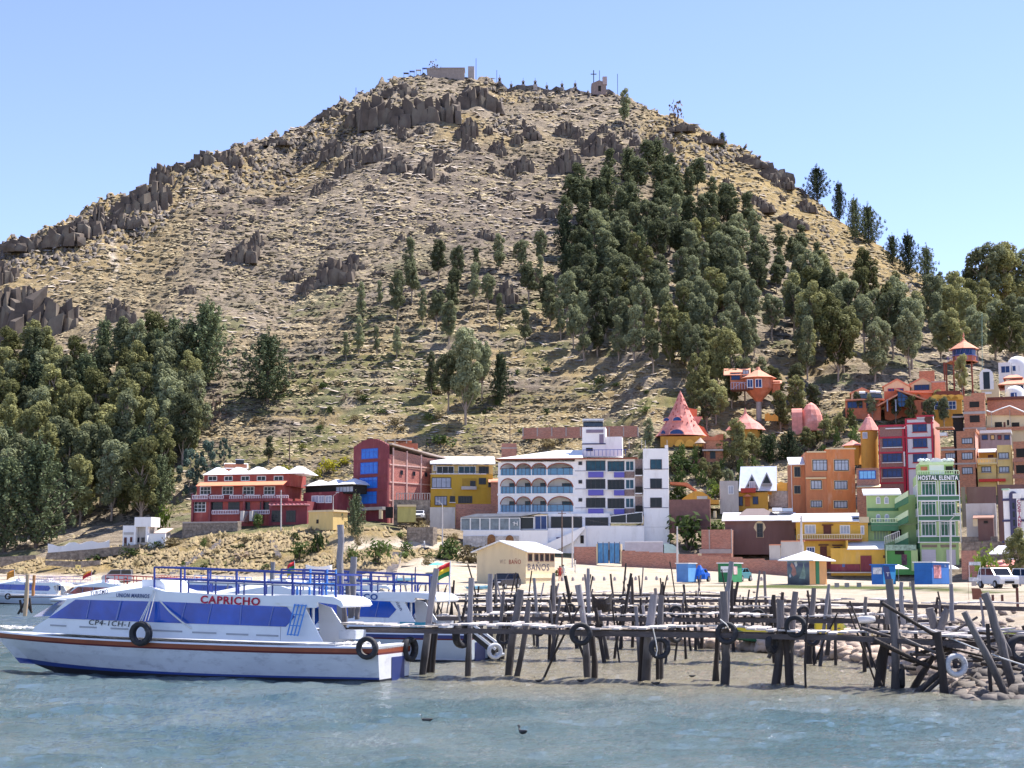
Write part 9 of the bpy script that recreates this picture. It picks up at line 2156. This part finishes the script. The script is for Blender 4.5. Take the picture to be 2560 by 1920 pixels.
def coot(label, u, v, s, rz, upright=False, wht=False):
    d = CH*F/(v-HOR); p = W(u, v, d); t = thing('water_bird', label, 'bird', (p.x, p.y, .03*s), rz, None); t.scale = (s,)*3
    BK_ = M('black_plumage', (.012,.012,.015), rough=.6, var=.2)
    vs = []; n = 10; pr = [(-.20,.10,.015),(-.16,.085,.045),(-.08,.06,.075),(.02,.05,.085),(.10,.06,.065),(.15,.085,.04),(.17,.13,.028),(.175,.18,.026),(.18,.21,.034),(.205,.225,.036),(.23,.215,.02)]
    m = MB()
    for (x, z, r_) in pr:
        for k in range(n): a = 6.283*k/n; vs.append((x + (0 if x < .12 else .0), r_*math.cos(a)*.95, z+r_*math.sin(a)*.8))
    m.add(vs, [(i*n+k, i*n+(k+1)%n, (i+1)*n+(k+1)%n, (i+1)*n+k) for i in range(len(pr)-1) for k in range(n)]+[tuple(range(n)), tuple((len(pr)-1)*n+k for k in range(n))], 0, True)
    m.build('body', BK_, t); MB().tube([(.225,0,.212),(.275,0,.195)], [.014,.004], 6).build('bill', FR_W if wht else M('grey_bill', (.3,.3,.3)), t)
    if wht: MB().lathe([(.002,.195),(.02,.2),(.022,.225),(.002,.24)], 6, (.215,.03)).build('cheek', FR_W, t)
coot('black water bird nearest the camera, floating upright', 1307, 1826, .72, 2.2); coot('small black and white bird left in the open water', 1067, 1797, .7, 3.0, wht=True)
coot('black bird swimming below the jetty, left one', 1347, 1700, .68, 3.1); coot('black bird swimming beside the big-tyre piles', 1452, 1700, .66, 0.1); coot('black bird swimming left of the thick pale pile foot', 1640, 1707, .75, 0.1); coot('black bird between the thick pale pile and the middle pile', 1730, 1688, .62, 3.1)
# ------------------------------------------------------------------ street poles and wires
def upole(label, ut, vt, vb_, d, r_=.09, lamp=0, mat=POLE, ub=None, cat='pole'):
    A = W(ub or ut, vb_, d); B = W(ut, vt, d); t = thing('street_lamp' if lamp else 'utility_pole', label, 'street lamp' if lamp else 'pole', A)
    L_ = B-A; MB().tube([(0,0,-1.2), tuple(L_)], [r_*1.15, r_*.75], 8).build('pole', mat, t)
    if lamp: MB().tube([tuple(L_), (L_.x+lamp*.7, L_.y-.1, L_.z+.5)], .03, 5).build('arm', mat, t); MB().box(L_.x+lamp*.7-.25, L_.x+lamp*.7+.25, -.2, .02, L_.z+.47, L_.z+.56).build('lamp_head', METAL, t)
    elif r_ > .07: MB().box(L_.x-.5, L_.x+.5, -.05, .05, L_.z-.4, L_.z-.32).build('crossarm', DKWOOD, t)
    return B
w1 = upole('white street pole in front of the red hotel steps', 703, 1225, 1322, 229, .10); w2 = upole('grey street lamp before the red annex', 833, 1240, 1340, 226, .07, .9); w3 = upole('slim street lamp on the bluff beside the mustard house', 1106, 1262, 1368, 214, .09, -.8)
w4 = upole('dark wooden pole behind the cream toilet block', 1405, 1276, 1435, 190, .09, 0, WOODP); w5 = upole('pale concrete lamp pole left of the blue gate', 1431, 1290, 1400, 208, .11, -.6)
w6 = upole('pale pole by the big bush and brick wall', 1693, 1316, 1412, 204, .13); w7 = upole('pale concrete pole behind the mural kiosk', 2003, 1290, 1380, 195, .16); w8 = upole('tall pale street lamp in front of the green hostel', 2376, 1300, 1460, 130, .10, .7)
w9 = upole('thin dark pole left of the orange apartment block', 1968, 1208, 1300, 226, .05, 0, WOODP); upole('tall thin green mast behind the red lookout', 2455, 782, 960, 300, .06, 0, M('mast_green', (.25,.42,.35)))
upole('thin tall bare trunk above the arcaded hotel', 1275, 985, 1100, 262, .08, 0, WOODP); upole('second thin bare trunk on the slope above the maroon tower', 724, 1070, 1140, 270, .1, 0, WOODP)
def wire(label, A, B, sag=.6, r_=.012):
    tag(MB().tube([A+(B-A)*f+Vector((0,0,-4*sag*f*(1-f))) for f in [k/10 for k in range(11)]], r_, 4).build('power_cable', FR_D), label, 'cable')
wire('cable from the big bush pole to the mural kiosk pole', w6, w7, .5); wire('cable from the mural kiosk pole to the tall lamp', w7, w8, .8); wire('cable from the gate lamp to the big bush pole', w5, w6, .6); wire('cable from the slim bluff lamp to the wooden pole', w3, w4, .6)
# ------------------------------------------------------------------ hilltop
def ridge(u, dmin=380):
    a, _ = AT(u, 220); i = int((a-A0)/(A1-A0)*(NA-1)); js = np.where(dv > dmin)[0]; j = js[int(np.argmax((ZG[js, i]-CH)/dv[js]))]
    d = dv[j]; return Vector(((a-CX)/F*d, float(d), float(ZG[j, i])))
SHR = M('shrine_stone', (.42,.37,.34), var=.15, scale=2)
for k, (u, vt) in enumerate(((1249,205),(1278,200),(1308,203),(1338,205),(1367,207),(1405,210),(1438,212))):
    p = ridge(u); s = p.y/F; h = 22*s
    t = thing('shrine', 'small white stone shrine on the summit wall, %s from left' % ordn(k), 'shrine', p, 0, 'row of shrines on the summit wall')
    MB().box(-.7,.7,-.5,.5,-1,h*.35).box(-.45,.45,-.4,.4,h*.351,h*.72).prism([(-.55,h*.721),(.55,h*.721),(0,h*.9)], -.45, .45, ax='y').build('body', SHR, t); MB().box(-.3,.3,-.43,-.401,h*.38,h*.66).build('niche', DARK, t); MB().box(-.05,.05,-.05,.05,h*.88,h*1.2).build('cross', FR_D, t)
p = ridge(1497); s = p.y/F; t = thing('chapel', 'small chapel with a cross beside it on the summit', 'chapel', p)
MB().prism([(-2.6,-1.5),(2.4,-1.5),(2.4,2.6),(0,3.6),(-2.6,2.4)], -2, 2, ax='y').build('wall', M('chapel_render', (.30,.22,.19), var=.2), t); MB().box(1.2,2.7,-2.2,-.6,2.0,4.8).build('bell_pier', M('pink_render', (.5,.38,.35)), t); MB().box(-.3,.6,-2.05,-2.001,-.3,1.6).build('door', DARK, t)
p2 = p+Vector((-1.8,-1.0,3.0)); t = thing('cross', 'dark cross on the chapel roof', 'cross', p2); MB().box(-.14,.14,-.14,.14,0,4.4).box(-1.0,1.0,-.12,.12,2.9,3.15).build('cross', FR_D, t)
wv = []; us = list(range(1246, 1545, 12)); m = MB()
for a, c in zip(us, us[1:]):
    P, Q = ridge(a), ridge(c); m.add([(P.x,P.y-1,P.z-2.5),(Q.x,Q.y-1,Q.z-2.5),(Q.x,Q.y-1,Q.z+.5),(P.x,P.y-1,P.z+.5),(P.x,P.y,P.z-2.5),(Q.x,Q.y,Q.z-2.5),(Q.x,Q.y,Q.z+.5),(P.x,P.y,P.z+.5)],[(0,1,2,3),(7,6,5,4),(3,2,6,7)])
tag(m.build('summit_wall', M('summit_stone', (.14,.12,.105), var=.5, scale=1.2, bump=.5)), 'dark dry stone wall along the summit crest under the shrines', 'wall')
for (u0, u1, hh, l, mt) in ((1100,1162,17,'square stone block house on the summit left of centre',M('summit_blockwork', (.33,.27,.23), var=.2, scale=1.5)),(1068,1102,9,'low stone wing left of the summit block house',M('summit_blockwork', (.33,.27,.23))),(1170,1186,24,'twin pale pillars beside the summit block house',SHR)):
    p = ridge((u0+u1)/2); s = p.y/F; w_ = (u1-u0)*s/2; t = thing('stone_building', l, 'building', p); MB().box(-w_,w_,-2,3,-3,hh*s).build('wall', mt, t)
    if u0 != 1170: MB().box(-w_-.2,w_+.2,-2.2,3.2,hh*s+.001,hh*s+.3).build('coping', SHR, t)
for k, (u, hp) in enumerate(((1190,56),(1242,34),(1544,54),(890,24),(1499,58),(1102,22))):
    p = ridge(u); s = p.y/F; tag(MB().tube([tuple(p+Vector((0,0,-1))), tuple(p+Vector((0,0,hp*s)))], .09, 5).build('mast', FR_D), ['thin mast rising above the summit block house','short mast left of the shrines','mast at the right end of the summit wall','lone short post on the left skyline','thin mast above the chapel','short mast on the block house roof'][k], 'mast')
for k, u in enumerate((1015,1030,1046,1062)):
    p = ridge(u); t = thing('market_stall', 'tiny stall on the summit crest, %s from left' % ordn(k), 'stall', p, 0, 'stalls on the summit crest'); c_ = [FR_D, CBLUE, FR_W, CBLUE][k]
    MB().box(-.9,.9,-.6,.6,1.3,1.5).build('awning', c_, t); MB().box(-.8,-.7,-.5,-.4,-.5,1.3).build('post', FR_D, t); MB().box(.7,.8,-.5,-.4,-.5,1.3).build('post', FR_D, t)
